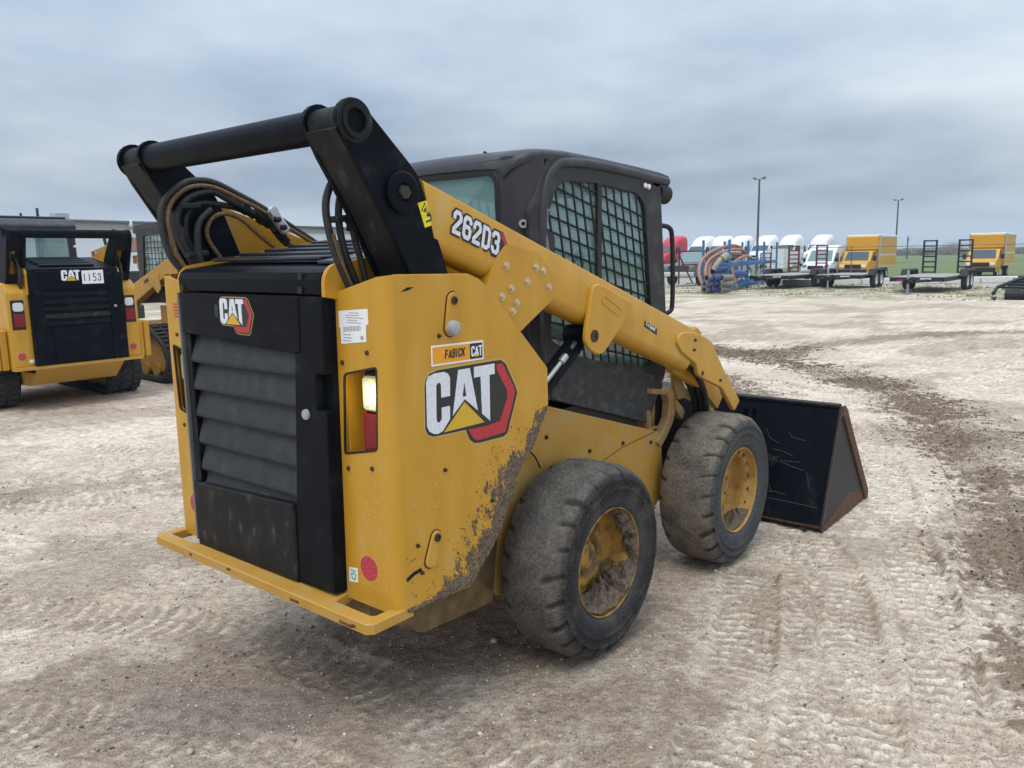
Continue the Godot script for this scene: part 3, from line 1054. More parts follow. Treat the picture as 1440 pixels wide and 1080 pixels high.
func make_wheel(parent: Node3D, tyre: ArrayMesh, at: Vector3, right: bool, spin: float, mud: float, seed_: int) -> void:
	var w := Node3D.new()
	w.name = "wheel" if not parent.has_node("wheel") else "wheel_%03d" % seed_
	parent.add_child(w, true)
	w.position = at
	w.rotation = Vector3(0, 0.0 if right else PI, 0)
	var t := MeshInstance3D.new()
	t.name = "tyre"
	t.mesh = tyre
	t.material_override = M.tyre
	t.rotation.z = spin
	w.add_child(t)
	var rim := MB.new()
	var tr := Transform3D.IDENTITY
	# from the outer flange inwards: lip, barrel, step, dish, hub
	rim.lathe(P([0.238, 0.118, 0.238, 0.138, 0.234, 0.141, 0.230, 0.136, 0.228, 0.118, 0.222, 0.098, 0.205, 0.088, 0.200, 0.075, 0.197, 0.030, 0.190, 0.012, 0.176, 0.004, 0.150, 0.004, 0.138, 0.012, 0.122, 0.016, 0.108, 0.012, 0.098, 0.0, 0.086, -0.016, 0.0, -0.016]), tr, 48)
	rim.lathe(P([0.22, -0.13, 0.235, -0.13, 0.252, 0.118]), tr, 32)
	obj("rim", rim, M.rim_mud if mud > 0.5 else M.rim_dust, w)
	var hub := MB.new()
	hub.lathe(P([0.062, -0.02, 0.062, 0.018, 0.054, 0.026, 0.0, 0.030]), tr, 24)
	obj("hub_cap", hub, M.rim_mud if mud > 0.5 else M.rim_dust, w)
	for i in (0 if mud > 0.5 else 8):
		var a := TAU * i / 8.0 + 0.2
		var nut := MB.new()
		var c := Vector3(cos(a), sin(a), 0) * 0.112
		nut.cyl(c + Vector3(0, 0, 0.010), c + Vector3(0, 0, 0.026), 0.010, 0.009, 6)
		obj("lug_nut", nut, M.rim_dust, w)
	var mudm := MB.new()
	if mud > 0.5:
		mud_mass(mudm, -2.35, -0.25, 0.115, 0.231, -0.02, 0.142, seed_)
		mud_mass(mudm, -0.35, 1.45, 0.165, 0.231, 0.05, 0.143, seed_ + 3)
		mud_mass(mudm, 1.3, 2.6, 0.19, 0.205, 0.02, 0.09, seed_ + 4)
	else:
		mud_mass(mudm, -2.0, -0.75, 0.150, 0.228, 0.02, 0.130, seed_)
		for i in 9:
			var a := -0.6 + i * 0.37
			mudm.ball(Vector3(cos(a) * 0.212, sin(a) * 0.212, 0.10), Vector3(0.012, 0.018, 0.008) * (0.5 + 0.5 * fmod(i * 0.37, 1.0)), 7, 5)
	var mo := obj("caked_mud", mudm, M.mud, w)
	kind(mo, "stuff")

const PX := -1.174
const PY := 2.108
const EMB := {
	"outer": [-0.943, 1.291, -0.946, 1.147, -0.935, 1.127, -0.908, 1.116, -0.751, 1.111, -0.732, 1.072, -0.708, 1.055, -0.681, 1.051, -0.547, 1.049, -0.524, 1.058, -0.462, 1.202, -0.469, 1.223, -0.527, 1.320, -0.554, 1.337, -0.588, 1.338, -0.881, 1.338, -0.920, 1.330, -0.939, 1.310],
	"red": [-0.579, 1.324, -0.547, 1.324, -0.478, 1.221, -0.476, 1.204, -0.537, 1.065, -0.685, 1.062, -0.705, 1.067, -0.724, 1.086, -0.738, 1.109, -0.637, 1.106, -0.565, 1.111, -0.521, 1.194, -0.524, 1.222, -0.579, 1.303],
	"C": [-0.826, 1.243, -0.824, 1.306, -0.833, 1.321, -0.852, 1.329, -0.898, 1.329, -0.926, 1.322, -0.937, 1.304, -0.939, 1.155, -0.929, 1.137, -0.908, 1.125, -0.889, 1.122, -0.866, 1.127, -0.829, 1.163, -0.828, 1.209, -0.868, 1.209, -0.869, 1.170, -0.878, 1.160, -0.889, 1.161, -0.894, 1.170, -0.891, 1.286, -0.883, 1.295, -0.873, 1.295, -0.868, 1.285, -0.868, 1.243],
	"A": [-0.782, 1.327, -0.723, 1.327, -0.686, 1.170, -0.753, 1.221, -0.815, 1.172],
	"Ah": [-0.753, 1.282, -0.744, 1.231, -0.764, 1.231],
	"T": [-0.702, 1.328, -0.591, 1.328, -0.591, 1.290, -0.620, 1.290, -0.621, 1.122, -0.664, 1.155, -0.668, 1.290, -0.702, 1.290],
	"Y": [-0.754, 1.211, -0.860, 1.122, -0.652, 1.122],
}

func epoly(k: String, s: float, o: Vector2) -> PackedVector2Array:
	var q := PackedVector2Array()
	for p in P(EMB[k]):
		q.append((p - Vector2(-0.704, 1.194)) * s + o)
	return q

func emblem(parent: Node, tr: Transform3D, c: Vector2, s: float, label: String) -> void:
	var mb := MB.new()
	mb.prism(MB.inset(MB.ccw(epoly("outer", s, c)), -0.006 * s), tr, 0.0007, 0.0)
	var e := obj("emblem", mb, flat_mat(0.5, 0.36, 0.10, 0.5), parent, label)
	mb = MB.new()
	mb.prism(epoly("outer", s, c), tr.translated_local(Vector3(0, 0, 0.0007)), 0.0007, 0.0)
	obj("backing", mb, M.black_print, e)
	var t2 := tr.translated_local(Vector3(0, 0, 0.0014))
	for k in ["C", "A", "T"]:
		mb = MB.new()
		mb.prism(epoly(k, s, c), t2, 0.0008, 0.0, [epoly("Ah", s, c)] if k == "A" else [])
		obj("letter", mb, M.silver_print, e)
	mb = MB.new()
	mb.prism(epoly("red", s, c), t2, 0.0008)
	obj("red_band", mb, M.red_print, e)
	mb = MB.new()
	mb.prism(epoly("Y", s, c), t2, 0.0008)
	obj("gold_triangle", mb, M.gold_print, e)

const GLYPH := {
	"2": [[0.085, 0.62, 0.085, 0.80, 0.16, 0.915, 0.34, 0.915, 0.415, 0.80, 0.415, 0.64, 0.10, 0.20, 0.10, 0.085, 0.47, 0.085]],
	"6": [[0.415, 0.68, 0.415, 0.80, 0.34, 0.915, 0.16, 0.915, 0.085, 0.80, 0.085, 0.20, 0.16, 0.085, 0.34, 0.085, 0.415, 0.20, 0.415, 0.43, 0.34, 0.53, 0.17, 0.53]],
	"D": [[0.085, 0.0, 0.085, 0.915, 0.30, 0.915, 0.415, 0.79, 0.415, 0.21, 0.30, 0.085, 0.17, 0.085]],
	"3": [[0.085, 0.68, 0.085, 0.80, 0.16, 0.915, 0.34, 0.915, 0.415, 0.80, 0.415, 0.62, 0.33, 0.52, 0.20, 0.52], [0.36, 0.50, 0.415, 0.42, 0.415, 0.20, 0.34, 0.085, 0.16, 0.085, 0.085, 0.20, 0.085, 0.32]],
	"F": [[0.085, 0.0, 0.085, 0.915, 0.46, 0.915], [0.17, 0.50, 0.40, 0.50]],
	"A": [[0.05, 0.0, 0.25, 0.93], [0.25, 0.93, 0.45, 0.0], [0.14, 0.26, 0.36, 0.26]],
	"B": [[0.085, 0.0, 0.085, 0.915, 0.32, 0.915, 0.41, 0.83, 0.41, 0.62, 0.33, 0.53, 0.17, 0.53], [0.34, 0.50, 0.42, 0.42, 0.42, 0.18, 0.34, 0.085, 0.17, 0.085]],
	"I": [[0.12, 0.0, 0.12, 1.0]],
	"C": [[0.42, 0.66, 0.42, 0.80, 0.34, 0.915, 0.16, 0.915, 0.085, 0.80, 0.085, 0.20, 0.16, 0.085, 0.34, 0.085, 0.42, 0.20, 0.42, 0.34]],
	"K": [[0.085, 0.0, 0.085, 1.0], [0.46, 1.0, 0.17, 0.46], [0.22, 0.58, 0.47, 0.0]],
	"T": [[0.0, 0.915, 0.46, 0.915], [0.23, 0.83, 0.23, 0.0]],
	"w": [[0.02, 0.62, 0.13, 0.05, 0.25, 0.55, 0.37, 0.05, 0.48, 0.62]],
	"o": [[0.12, 0.10, 0.09, 0.34, 0.14, 0.58, 0.34, 0.58, 0.38, 0.34, 0.34, 0.06, 0.16, 0.06]],
	"S": [[0.42, 0.72, 0.36, 0.91, 0.16, 0.915, 0.085, 0.76, 0.12, 0.58, 0.38, 0.42, 0.42, 0.22, 0.34, 0.085, 0.14, 0.085, 0.06, 0.26]],
	"p": [[0.1, -0.25, 0.1, 0.62], [0.12, 0.58, 0.36, 0.58, 0.40, 0.30, 0.34, 0.05, 0.14, 0.05]],
	"e": [[0.12, 0.32, 0.40, 0.32, 0.36, 0.58, 0.14, 0.58, 0.09, 0.30, 0.14, 0.06, 0.38, 0.08]],
	"d": [[0.38, 1.0, 0.38, 0.0], [0.36, 0.58, 0.14, 0.58, 0.09, 0.30, 0.14, 0.05, 0.36, 0.05]],
	"1": [[0.16, 0.95, 0.16, 0.02]],
	"5": [[0.42, 0.95, 0.12, 0.95, 0.10, 0.55, 0.32, 0.56, 0.42, 0.40, 0.38, 0.12, 0.22, 0.02, 0.05, 0.10]],
}

func lettering(parent: Node, called: String, text: String, tr: Transform3D, height: float, adv: float, w: float, m: Material, squeeze := 1.0) -> void:
	# tr: local x along the writing, y up; one flat printed mesh per character
	var x := 0.0
	for ch in text:
		if ch == " ":
			x += 0.3 * height * squeeze
			continue
		var mb := MB.new()
		var h := 0.0
		for s in GLYPH[ch]:
			var q := PackedVector2Array()
			for p in P(s):
				q.append(Vector2(x + p.x * height * squeeze, p.y * height))
			mb.stroke(q, w * height, tr, h)
			h += 0.0002
		obj(called, mb, m, parent)
		x += (0.30 if ch == "I" else 0.5) * height * squeeze + adv * height

func bolts(parent: Node, pts: Array, z: float, r: float, m: Material) -> void:
	for p in pts:
		var mb := MB.new()
		mb.cyl(Vector3(p[0], p[1], z), Vector3(p[0], p[1], z + 0.003), r * 1.5, r * 1.5, 14)
		mb.cyl(Vector3(p[0], p[1], z + 0.003), Vector3(p[0], p[1], z + 0.011), r, r * 0.92, 6)
		obj("bolt", mb, m, parent)

func main_loader() -> void:
	var L := thing("skid_steer_loader", "large yellow and black skid steer loader with worn tyres, seen from its rear corner", "skid steer loader")
	var mb: MB
	# --- wheels
	var t1 := tyre_mesh(3, 0.46, Color(0.062, 0.062, 0.063)).mesh()
	var t2 := tyre_mesh(17, 0.85, Color(0.115, 0.12, 0.127)).mesh()
	make_wheel(L, t1, Vector3(0, 0.412, 0.685), true, 0.3, 1.0, 1)
	make_wheel(L, t2, Vector3(1.323, 0.412, 0.685), true, 1.1, 0.3, 2)
	make_wheel(L, t1, Vector3(0, 0.412, -0.685), false, 2.0, 0.3, 3)
	make_wheel(L, t2, Vector3(1.323, 0.412, -0.685), false, 0.7, 0.3, 4)
	# --- chassis
	mb = MB.new()
	for s: int in [1, -1]:
		both(mb, s, P([-0.42, 1.175, 0.014, 1.052, 0.985, 0.762, 1.02, 0.70, 1.06, 0.42, 0.9, 0.30, -0.36, 0.30, -0.5, 0.42]), 0.47, 0.5, 0.004)
	mb.box(Vector3(0.25, 0.34, 0), Vector3(1.5, 0.08, 0.94))
	mb.box(Vector3(1.0, 0.55, 0), Vector3(0.06, 0.42, 0.94))
	var ch := obj("chassis", mb, M.yellow_dusty, L)
	mb = MB.new()
	mb.prism(P([-1.05, 0.60, -1.05, 0.46, -0.80, 0.31, -0.40, 0.29, -0.36, 0.55]), side(-0.50), 1.0, 0.0)
	obj("belly_pan", mb, M.belly, L)
	mb = MB.new()
	mb.box(Vector3(-0.1, 0.80, 0), Vector3(1.9, 0.42, 0.9))
	mb.box(Vector3(-0.62, 1.2, 0), Vector3(0.9, 0.5, 0.86))
	obj("engine_bay", mb, M.trim, L)
	for s: int in [1, -1]:
		for x: float in [0.0, 1.323]:
			mb = MB.new()
			mb.cyl(Vector3(x, 0.412, 0.49 * s), Vector3(x, 0.412, 0.60 * s), 0.15, 0.14, 24)
			obj("axle_housing", mb, M.yellow_dusty, L)
	# thin chassis details on the visible side
	mb = MB.new()
	mb.stroke(P([0.35, 0.70, 0.62, 0.75, 0.97, 0.772]), 0.004, side(0.501), 0.001)
	obj("panel_seam", mb, M.rust, L)
	mb = MB.new()
	mb.tube(MB.spline(V([-0.30, 1.05, 0.53, -0.26, 0.96, 0.55, -0.18, 0.93, 0.535, -0.10, 0.95, 0.51, -0.08, 1.02, 0.505, -0.09, 1.05, 0.503]), 6), 0.004, 6)
	obj("cable", mb, M.trim, L)
	mb = MB.new()
	mb.tube(MB.spline(V([-0.36, 0.95, 0.55, -0.28, 0.895, 0.55, -0.20, 0.90, 0.53, -0.13, 0.86, 0.52, -0.09, 0.80, 0.52]), 6), 0.004, 6)
	obj("cable", mb, M.trim, L)
	mb = MB.new()
	mb.prism(rounded(-0.10, 0.985, -0.06, 1.045, 0.006), side(0.5), 0.003)
	obj("warning_sticker", mb, M.label_grey, L)
	bolts(L, [[-0.02, 0.92], [0.32, 0.79], [0.90, 0.72], [0.62, 0.77]], 0.5, 0.007, M.dark_bolt)
	# --- front tower of the chassis, seen behind the front wheel
	mb = MB.new()
	mb.prism(round_corners(P([1.100, 1.126, 1.207, 1.090, 1.286, 1.012, 1.429, 0.952, 1.543, 0.881, 1.655, 0.760, 1.464, 0.791, 1.362, 0.866, 1.248, 0.912, 1.172, 0.911, 1.128, 1.005]), 0.015), side(0.495), 0.02, 0.004, [round_corners(P([1.210, 1.026, 1.260, 1.015, 1.376, 0.938, 1.342, 0.923, 1.254, 0.968]), 0.012)])
	obj("front_tower", mb, M.dusty_dim, L)
	mb = MB.new()
	mb.prism(round_corners(P([1.096, 0.997, 1.155, 0.921, 1.135, 0.805, 1.064, 0.729, 0.995, 0.675, 0.947, 0.712, 1.016, 0.766, 1.069, 0.824, 1.083, 0.905, 1.049, 0.976]), 0.012), side(0.47), 0.045, 0.005)
	mb.prism(round_corners(P([1.120, 0.928, 1.231, 0.842, 1.199, 0.795, 1.139, 0.853]), 0.01), side(0.50), 0.03, 0.003)
	mb.prism(P([0.902, 1.009, 1.113, 0.971, 1.114, 0.943, 0.902, 0.982]), side(0.40), 0.11, 0.004)
	obj("tower_flange", mb, M.dusty_dim, L)
	mb = MB.new()
	mb.box(Vector3(0.99, 0.80, 0.42), Vector3(0.22, 0.30, 0.02))
	mb.box(Vector3(0.905, 0.79, 0.455), Vector3(0.010, 0.20, 0.075))
	mb.box(Vector3(0.95, 0.785, 0.46), Vector3(0.10, 0.008, 0.06))
	obj("tower_recess", mb, M.dusty_dim, L)
	mb = MB.new()
	mb.box(Vector3(1.22, 0.72, 0.0), Vector3(0.30, 0.50, 0.90))
	mb.box(Vector3(1.10, 1.00, 0.0), Vector3(0.10, 0.20, 0.86))
	obj("front_frame", mb, M.trim, L)
	# --- rear bumper
	mb = MB.new()
	mb.prism(MB.inset(P([-1.03, 0.70, -1.20, 0.70, -1.22, 0.68, -1.22, -0.68, -1.20, -0.70, -1.03, -0.70, -1.03, -0.655, -1.155, -0.655, -1.165, -0.645, -1.165, -0.46, -1.05, -0.43, -1.05, 0.43, -1.165, 0.46, -1.165, 0.645, -1.155, 0.655, -1.03, 0.655]), 0.0), topp(0.522), 0.036, 0.004)
	obj("rear_bumper", mb, M.yellow_dusty, L)
	for k in [[0.30, 0.05], [-0.12, 0.025], [0.58, 0.07], [-0.4, 0.02], [0.62, 0.02]]:
		mb = MB.new()
		mb.box(Vector3(-1.2205, 0.538 + 0.008 * sin(k[0] * 40.0), k[0]), Vector3(0.001, 0.010, k[1]))
		obj("paint_chip", mb, M.rust, L)
	# --- the two rear towers
	for s: int in [1, -1]:
		mb = MB.new()
		var outl := P([-1.055, 1.66, -0.72, 1.654, -0.666, 1.636, -0.609, 1.60, -0.444, 1.44, -0.270, 1.275, -0.266, 1.129, -0.38, 0.963, -0.456, 0.903, -0.572, 0.694, -0.725, 0.547, -0.752, 0.53, -1.06, 0.541])
		both(mb, s, outl, 0.6885, 0.70, 0.002)
		# rounded corner and rear face
		var rows: Array[PackedVector3Array] = []
		for k in 8:
			var a := PI / 2 * k / 7.0
			var xx := -1.055 - 0.04 * sin(a)
			var zz := 0.66 + 0.04 * cos(a)
			var yt := lerpf(1.66, 1.653, a / (PI / 2))
			rows.append(PackedVector3Array([Vector3(xx, 0.541, zz * s), Vector3(xx, yt, zz * s)]))
		if s > 0:
			rows.reverse()
		for k in 7:
			var n0 := Vector3(0, 0, 1)
			var a0 := PI / 2 * (7 - k if s > 0 else k) / 7.0
			var a1 := PI / 2 * (6 - k if s > 0 else k + 1) / 7.0
			var na := Vector3(-sin(a0), 0, cos(a0) * s)
			var nb := Vector3(-sin(a1), 0, cos(a1) * s)
			mb.squad(rows[k][0], rows[k + 1][0], rows[k + 1][1], rows[k][1], na, nb, nb, na)
		var face := P([0.66, 0.541, 0.66, 1.653, 0.37, 1.582, 0.37, 0.541])
		var hole := round_corners(P([0.458, 1.056, 0.632, 1.092, 0.646, 1.372, 0.475, 1.336]), 0.018)
		var rt := rearp(-1.078)
		if s < 0:
			var f2 := PackedVector2Array()
			for p in face: f2.append(Vector2(-p.x, p.y))
			face = f2
			var h2 := PackedVector2Array()
			for p in hole: h2.append(Vector2(-p.x, p.y))
			hole = h2
		mb.prism(face, rt, 0.017, 0.0, [hole])
		var tw := obj("rear_tower", mb, M.yellow, L)
		# light box behind the opening
		mb = MB.new()
		var cx := 0.552 * s
		mb.box(Vector3(-1.0, 1.215, cx), Vector3(0.012, 0.36, 0.24))
		mb.box(Vector3(-1.04, 1.215, cx - 0.118 * s), Vector3(0.07, 0.36, 0.008))
		mb.box(Vector3(-1.04, 1.215, cx + 0.118 * s), Vector3(0.07, 0.36, 0.008))
		mb.box(Vector3(-1.04, 1.395, cx), Vector3(0.07, 0.008, 0.23))
		mb.box(Vector3(-1.04, 1.035, cx), Vector3(0.07, 0.008, 0.23))
		obj("light_housing", mb, M.yellow, tw)
		mb = MB.new()
		mb.prism(hole, rearp(-1.090), 0.0065, 0.0, [MB.inset(MB.ccw(hole), 0.007)])
		obj("edge_trim", mb, M.trim, tw)
		mb = MB.new()
		mb.box(Vector3(-1.030, 1.195, cx + 0.035 * s), Vector3(0.05, 0.30, 0.115), Basis.IDENTITY, 0.006)
		obj("lamp_body", mb, M.trim, tw)
		mb = MB.new()
		var cell := Transform3D(rearp(-1.055).basis, Vector3(-1.055, 0, 0))
		mb.prism(rounded(minf(0.537 * s, 0.638 * s), 1.215, maxf(0.537 * s, 0.638 * s), 1.330, 0.016), cell, 0.018, 0.006)
		var lens := flat_mat(0.50, 0.50, 0.34, 0.2)
		if s > 0:
			lens.emission_enabled = true
			lens.emission = Color(1.0, 0.97, 0.72)
			lens.emission_energy_multiplier = 0.16
		obj("reversing_lamp", mb, lens, tw, "lit pale yellow reversing lamp" if s > 0 else "unlit clear reversing lamp")
		mb = MB.new()
		mb.prism(rounded(minf(0.534 * s, 0.636 * s), 1.070, maxf(0.534 * s, 0.636 * s), 1.205, 0.008), cell, 0.016, 0.004)
		obj("tail_lamp", mb, M.red_lens, tw)
		if s > 0:
			mb = MB.new()
			for a in 3:
				for b in 2:
					mb.ball(Vector3(-1.0735, 1.243 + a * 0.030, 0.566 + b * 0.042), Vector3(0.004, 0.012, 0.016), 10, 6)
			var cellm := flat_mat(0.6, 0.6, 0.45, 0.2)
			cellm.emission_enabled = true
			cellm.emission = Color(1.0, 1.0, 0.85)
			cellm.emission_energy_multiplier = 0.55
			obj("lamp_cell", mb, cellm, tw)
			var om := OmniLight3D.new()
			om.name = "reversing_lamp_light"
			om.position = Vector3(-1.085, 1.272, 0.585)
			om.light_energy = 0.011
			om.light_color = Color(1.0, 0.95, 0.65)
			om.light_size = 0.03
			om.omni_range = 30.0
			om.omni_attenuation = 2.0
			om.shadow_enabled = true
			add_child(om)
		# rivets round the opening
		for k in [[0.474, 1.372], [0.60, 1.412], [0.478, 1.012], [0.60, 1.030]]:
			mb = MB.new()
			mb.cyl(Vector3(-1.095, k[1], k[0] * s), Vector3(-1.100, k[1], k[0] * s), 0.009, 0.007, 10)
			obj("rivet", mb, M.dark_bolt, tw)
	# --- what is stuck on the right-hand tower
	var S := side(0.70)
	emblem(L, S, Vector2(-0.704, 1.194), 1.0, "large emblem on the side of the tower")
	mb = MB.new()
	mb.prism(P([-0.908, 1.353, -0.648, 1.350, -0.648, 1.418, -0.908, 1.422]), S, 0.0007)
	var dl := obj("dealer_sticker", mb, M.white_print, L)
	mb = MB.new()
	mb.prism(P([-0.902, 1.359, -0.720, 1.357, -0.720, 1.412, -0.902, 1.416]), S.translated_local(Vector3(0, 0, 0.0007)), 0.0005)
	obj("orange_field", mb, M.orange_print, dl)
	mb = MB.new()
	mb.prism(P([-0.720, 1.357, -0.654, 1.356, -0.654, 1.411, -0.720, 1.412]), S.translated_local(Vector3(0, 0, 0.0007)), 0.0005)
	obj("black_field", mb, M.black_print, dl)
	lettering(dl, "letter", "FABICK", Transform3D(Basis(Vector3(1, 0, 0), Vector3(0.16, 1, 0), Vector3(0, 0, 1)), Vector3(-0.846, 1.372, 0.7015)), 0.030, 0.09, 0.20, M.black_print)
	lettering(dl, "letter", "CAT", Transform3D(Basis.IDENTITY, Vector3(-0.713, 1.366, 0.7015)), 0.036, 0.05, 0.17, M.white_print)
	mb = MB.new()
	mb.prism(P([-0.697, 1.364, -0.676, 1.364, -0.686, 1.374]), S.translated_local(Vector3(0, 0, 0.0022)), 0.0004)
	obj("gold_triangle", mb, M.gold_print, dl)
	# latch handle in the upper part, lashing eye lower down
	for k in [[-0.800, 1.566, -0.815, 1.475, 0.028], [-0.915, 0.765, -0.945, 0.690, 0.024]]:
		var a := Vector2(k[0], k[1])
		var b := Vector2(k[2], k[3])
		var e := (b - a).normalized()
		var poly := PackedVector2Array()
		for i in 13:
			poly.append(a + (-e).rotated(-PI / 2 + PI * i / 12.0) * k[4])
		for i in 13:
			poly.append(b + e.rotated(-PI / 2 + PI * i / 12.0) * k[4])
		mb = MB.new()
		mb.prism(MB.inset(MB.ccw(poly), -0.004), S, 0.002)
		var lt := obj("latch", mb, M.trim, L)
		mb = MB.new()
		mb.prism(poly, S.translated_local(Vector3(0, 0, 0.002)), 0.007, 0.003)
		obj("latch_plate", mb, M.yellow, lt)
		mb = MB.new()
		mb.ring(Vector3(a.x, a.y, 0.709), Vector3(a.x, a.y, 0.714), 0.014, 0.008, 16)
		mb.cyl(Vector3(a.x, a.y, 0.7095), Vector3(a.x, a.y, 0.711), 0.008, 0.008, 12)
		obj("eye", mb, M.dark_bolt, lt)
		if k[1] > 1.0:
			mb = MB.new()
			mb.cyl(Vector3(b.x, b.y, 0.705), Vector3(b.x, b.y, 0.728), 0.026, 0.024, 20)
			mb.ball(Vector3(b.x, b.y, 0.728), Vector3(0.024, 0.024, 0.006), 16, 6)
			obj("knob", mb, M.label_grey, lt)
	bolts(L, [[-0.62, 0.82], [-0.86, 0.99], [-0.985, 0.66], [-0.87, 1.452], [-1.0, 0.76]], 0.70, 0.005, M.dark_bolt)
	mb = MB.new()
	mb.prism(P([-1.035, 1.604, -1.005, 1.618, -0.975, 1.618, -1.0, 1.608]), S, 0.0005)
	obj("scuff", mb, M.black_worn, L)
	mb = MB.new()
	mb.stroke(P([-1.055, 0.655, -1.02, 0.668, -0.985, 0.672]), 0.014, S, 0.0006)
	obj("scuff", mb, M.black_worn, L)
	# mud thrown up by the wheel: lumps stuck to the lower front of the tower, thick at the edge and thinning upwards
	var lump := MB.new()
	lump.ball(Vector3.ZERO, Vector3.ONE, 7, 5)
	var rng := RandomNumberGenerator.new()
	rng.seed = 21
	var ln := FastNoiseLite.new()
	ln.seed = 3
	ln.frequency = 14.0
	ln.fractal_octaves = 3
	for i in lump.v.size():
		lump.v[i] *= 1.0 + 0.45 * ln.get_noise_3dv(lump.v[i] * 0.12)
	var edge2 := P([-0.275, 1.125, -0.382, 0.962, -0.457, 0.902, -0.573, 0.692, -0.727, 0.545, -0.80, 0.542, -1.05, 0.545])
	var inside := P([-0.270, 1.25, -0.266, 1.129, -0.38, 0.963, -0.456, 0.903, -0.572, 0.694, -0.725, 0.547, -0.752, 0.532, -1.05, 0.541, -1.05, 1.25])
	var where: Array[Vector3] = []
	for q in 260000:
		var p := Vector2(rng.randf_range(-1.05, -0.27), rng.randf_range(0.54, 1.12))
		if not Geometry2D.is_point_in_polygon(p, inside):
			continue
		var d := seg_dist(p, edge2)
		var w := (0.040 * (1.0 - smoothstep(0.88, 1.04, p.y)) * smoothstep(0.53, 0.66, p.y) + 0.018) * smoothstep(-1.02, -0.72, p.x) + 0.004
		var k := 0.95 - d / (w * 2.6) + 0.75 * ln.get_noise_2d(p.x * 1.6, p.y * 0.7)
		if rng.randf() < pow(clampf(k, 0.0, 1.0), 1.6) * 0.26 or (d < 0.2 and rng.randf() < 0.0022):
			where.append(Vector3(p.x, p.y, k))
		if where.size() >= 16000:
			break
	var lm := MultiMesh.new()
	lm.transform_format = MultiMesh.TRANSFORM_3D
	lm.use_colors = true
	lm.mesh = lump.mesh()
	lm.instance_count = where.size()
	for q in where.size():
		var sz := rng.randf_range(0.0011, 0.0030) * (1.0 + 1.3 * clampf(where[q].z, 0.0, 1.0) * rng.randf())
		lm.set_instance_transform(q, Transform3D(Basis.from_euler(Vector3(0, 0, rng.randf() * TAU)) * Basis.from_scale(Vector3(sz, sz * rng.randf_range(0.8, 2.2), sz * 0.55)), Vector3(where[q].x, where[q].y, 0.7005)))
		var l := rng.randf_range(0.45, 1.5)
		lm.set_instance_color(q, Color(0.135 * l, 0.100 * l, 0.070 * l))
	var mo := MultiMeshInstance3D.new()
	mo.name = "mud_spatter"
	mo.multimesh = lm
	mo.material_override = M.vc
	kind(mo, "stuff")
	L.add_child(mo)
	# pale rubbed specks in the paint of the near tower
	var fl := MB.new()
	fl.prism(disc(Vector2.ZERO, 1.0, 6), Transform3D.IDENTITY, 0.15)
	var fm := MultiMesh.new()
	fm.transform_format = MultiMesh.TRANSFORM_3D
	fm.use_colors = true
	fm.mesh = fl.mesh()
	fm.instance_count = 620
	for q in 620:
		var sz := 0.0010 + 0.0026 * pow(rng.randf(), 3.0)
		var sc := Basis.from_scale(Vector3(sz, sz * rng.randf_range(1.0, 3.5), 0.002))
		if q < 340:
			var zz := clampf(0.60 + rng.randfn(0, 0.035), 0.44, 0.655)
			fm.set_instance_transform(q, Transform3D(rearp(0).basis * Basis(Vector3.BACK, rng.randf_range(-0.5, 0.5)) * sc, Vector3(-1.0951, clampf(0.78 + rng.randfn(0, 0.13), 0.56, 1.06), zz)))
		else:
			fm.set_instance_transform(q, Transform3D(Basis(Vector3.BACK, rng.randf_range(-0.6, 0.6)) * sc, Vector3(rng.randf_range(-1.03, -0.60), clampf(0.80 + rng.randfn(0, 0.12), 0.70, 1.02), 0.7001)))
		var l := rng.randf()
		fm.set_instance_color(q, Color(0.53, 0.295, 0.035).lerp(Color(0.54, 0.38, 0.17), l))
	var fo := MultiMeshInstance3D.new()
	fo.name = "paint_scuffs"
	fo.multimesh = fm
	fo.material_override = M.vc
	kind(fo, "stuff")
	L.add_child(fo)
	# --- stickers on the rear face of the tower
	var R := rearp(-1.095)
	mb = MB.new()
	mb.prism(P([0.466, 1.488, 0.466, 1.542, 0.612, 1.553, 0.612, 1.503]), R, 0.0007)
	var s1 := obj("inventory_label", mb, M.white_print, L)
	mb = MB.new()
	for i in 5:
		mb.box(Vector3(-1.0962, 1.538 - i * 0.008, 0.545 - 0.01 * (i % 2)), Vector3(0.0005, 0.0022, 0.05 + 0.02 * (i % 3)))
	obj("print", mb, M.label_grey, s1)
	mb = MB.new()
	mb.prism(P([0.474, 1.434, 0.473, 1.491, 0.602, 1.502, 0.600, 1.447]), R.translated_local(Vector3(0, 0, 0.0009)), 0.0005)
	var s2 := obj("inventory_label", mb, M.white_print, L)
	mb = MB.new()
	var bz := 0.490
	for i in 17:
		var w := 0.0015 + 0.0012 * float((i * 7) % 3)
		mb.box(Vector3(-1.0968, 1.483 + (bz - 0.49) * 0.085, bz), Vector3(0.0005, 0.016, w))
		bz += w + 0.0022 + 0.0008 * ((i * 5) % 2)
	for i in 3:
		mb.box(Vector3(-1.0968, 1.466 - i * 0.010, 0.505 + 0.006 * (i % 2)), Vector3(0.0005, 0.003, 0.04))
	mb.box(Vector3(-1.0968, 1.459, 0.58), Vector3(0.0005, 0.012, 0.014))
	obj("print", mb, M.label_grey, s2)
	mb = MB.new()
	mb.prism(disc(Vector2(0.560, 0.676), 0.043, 28), R, 0.0012)
	obj("round_reflector", mb, M.red_disc, L)
	mb = MB.new()
	mb.prism(P([0.452, 0.603, 0.453, 0.655, 0.499, 0.662, 0.498, 0.610]), R, 0.0007)
	var s3 := obj("green_sticker", mb, M.white_print, L)
	mb = MB.new()
	mb.box(Vector3(-1.0963, 0.648, 0.476), Vector3(0.0005, 0.004, 0.03))
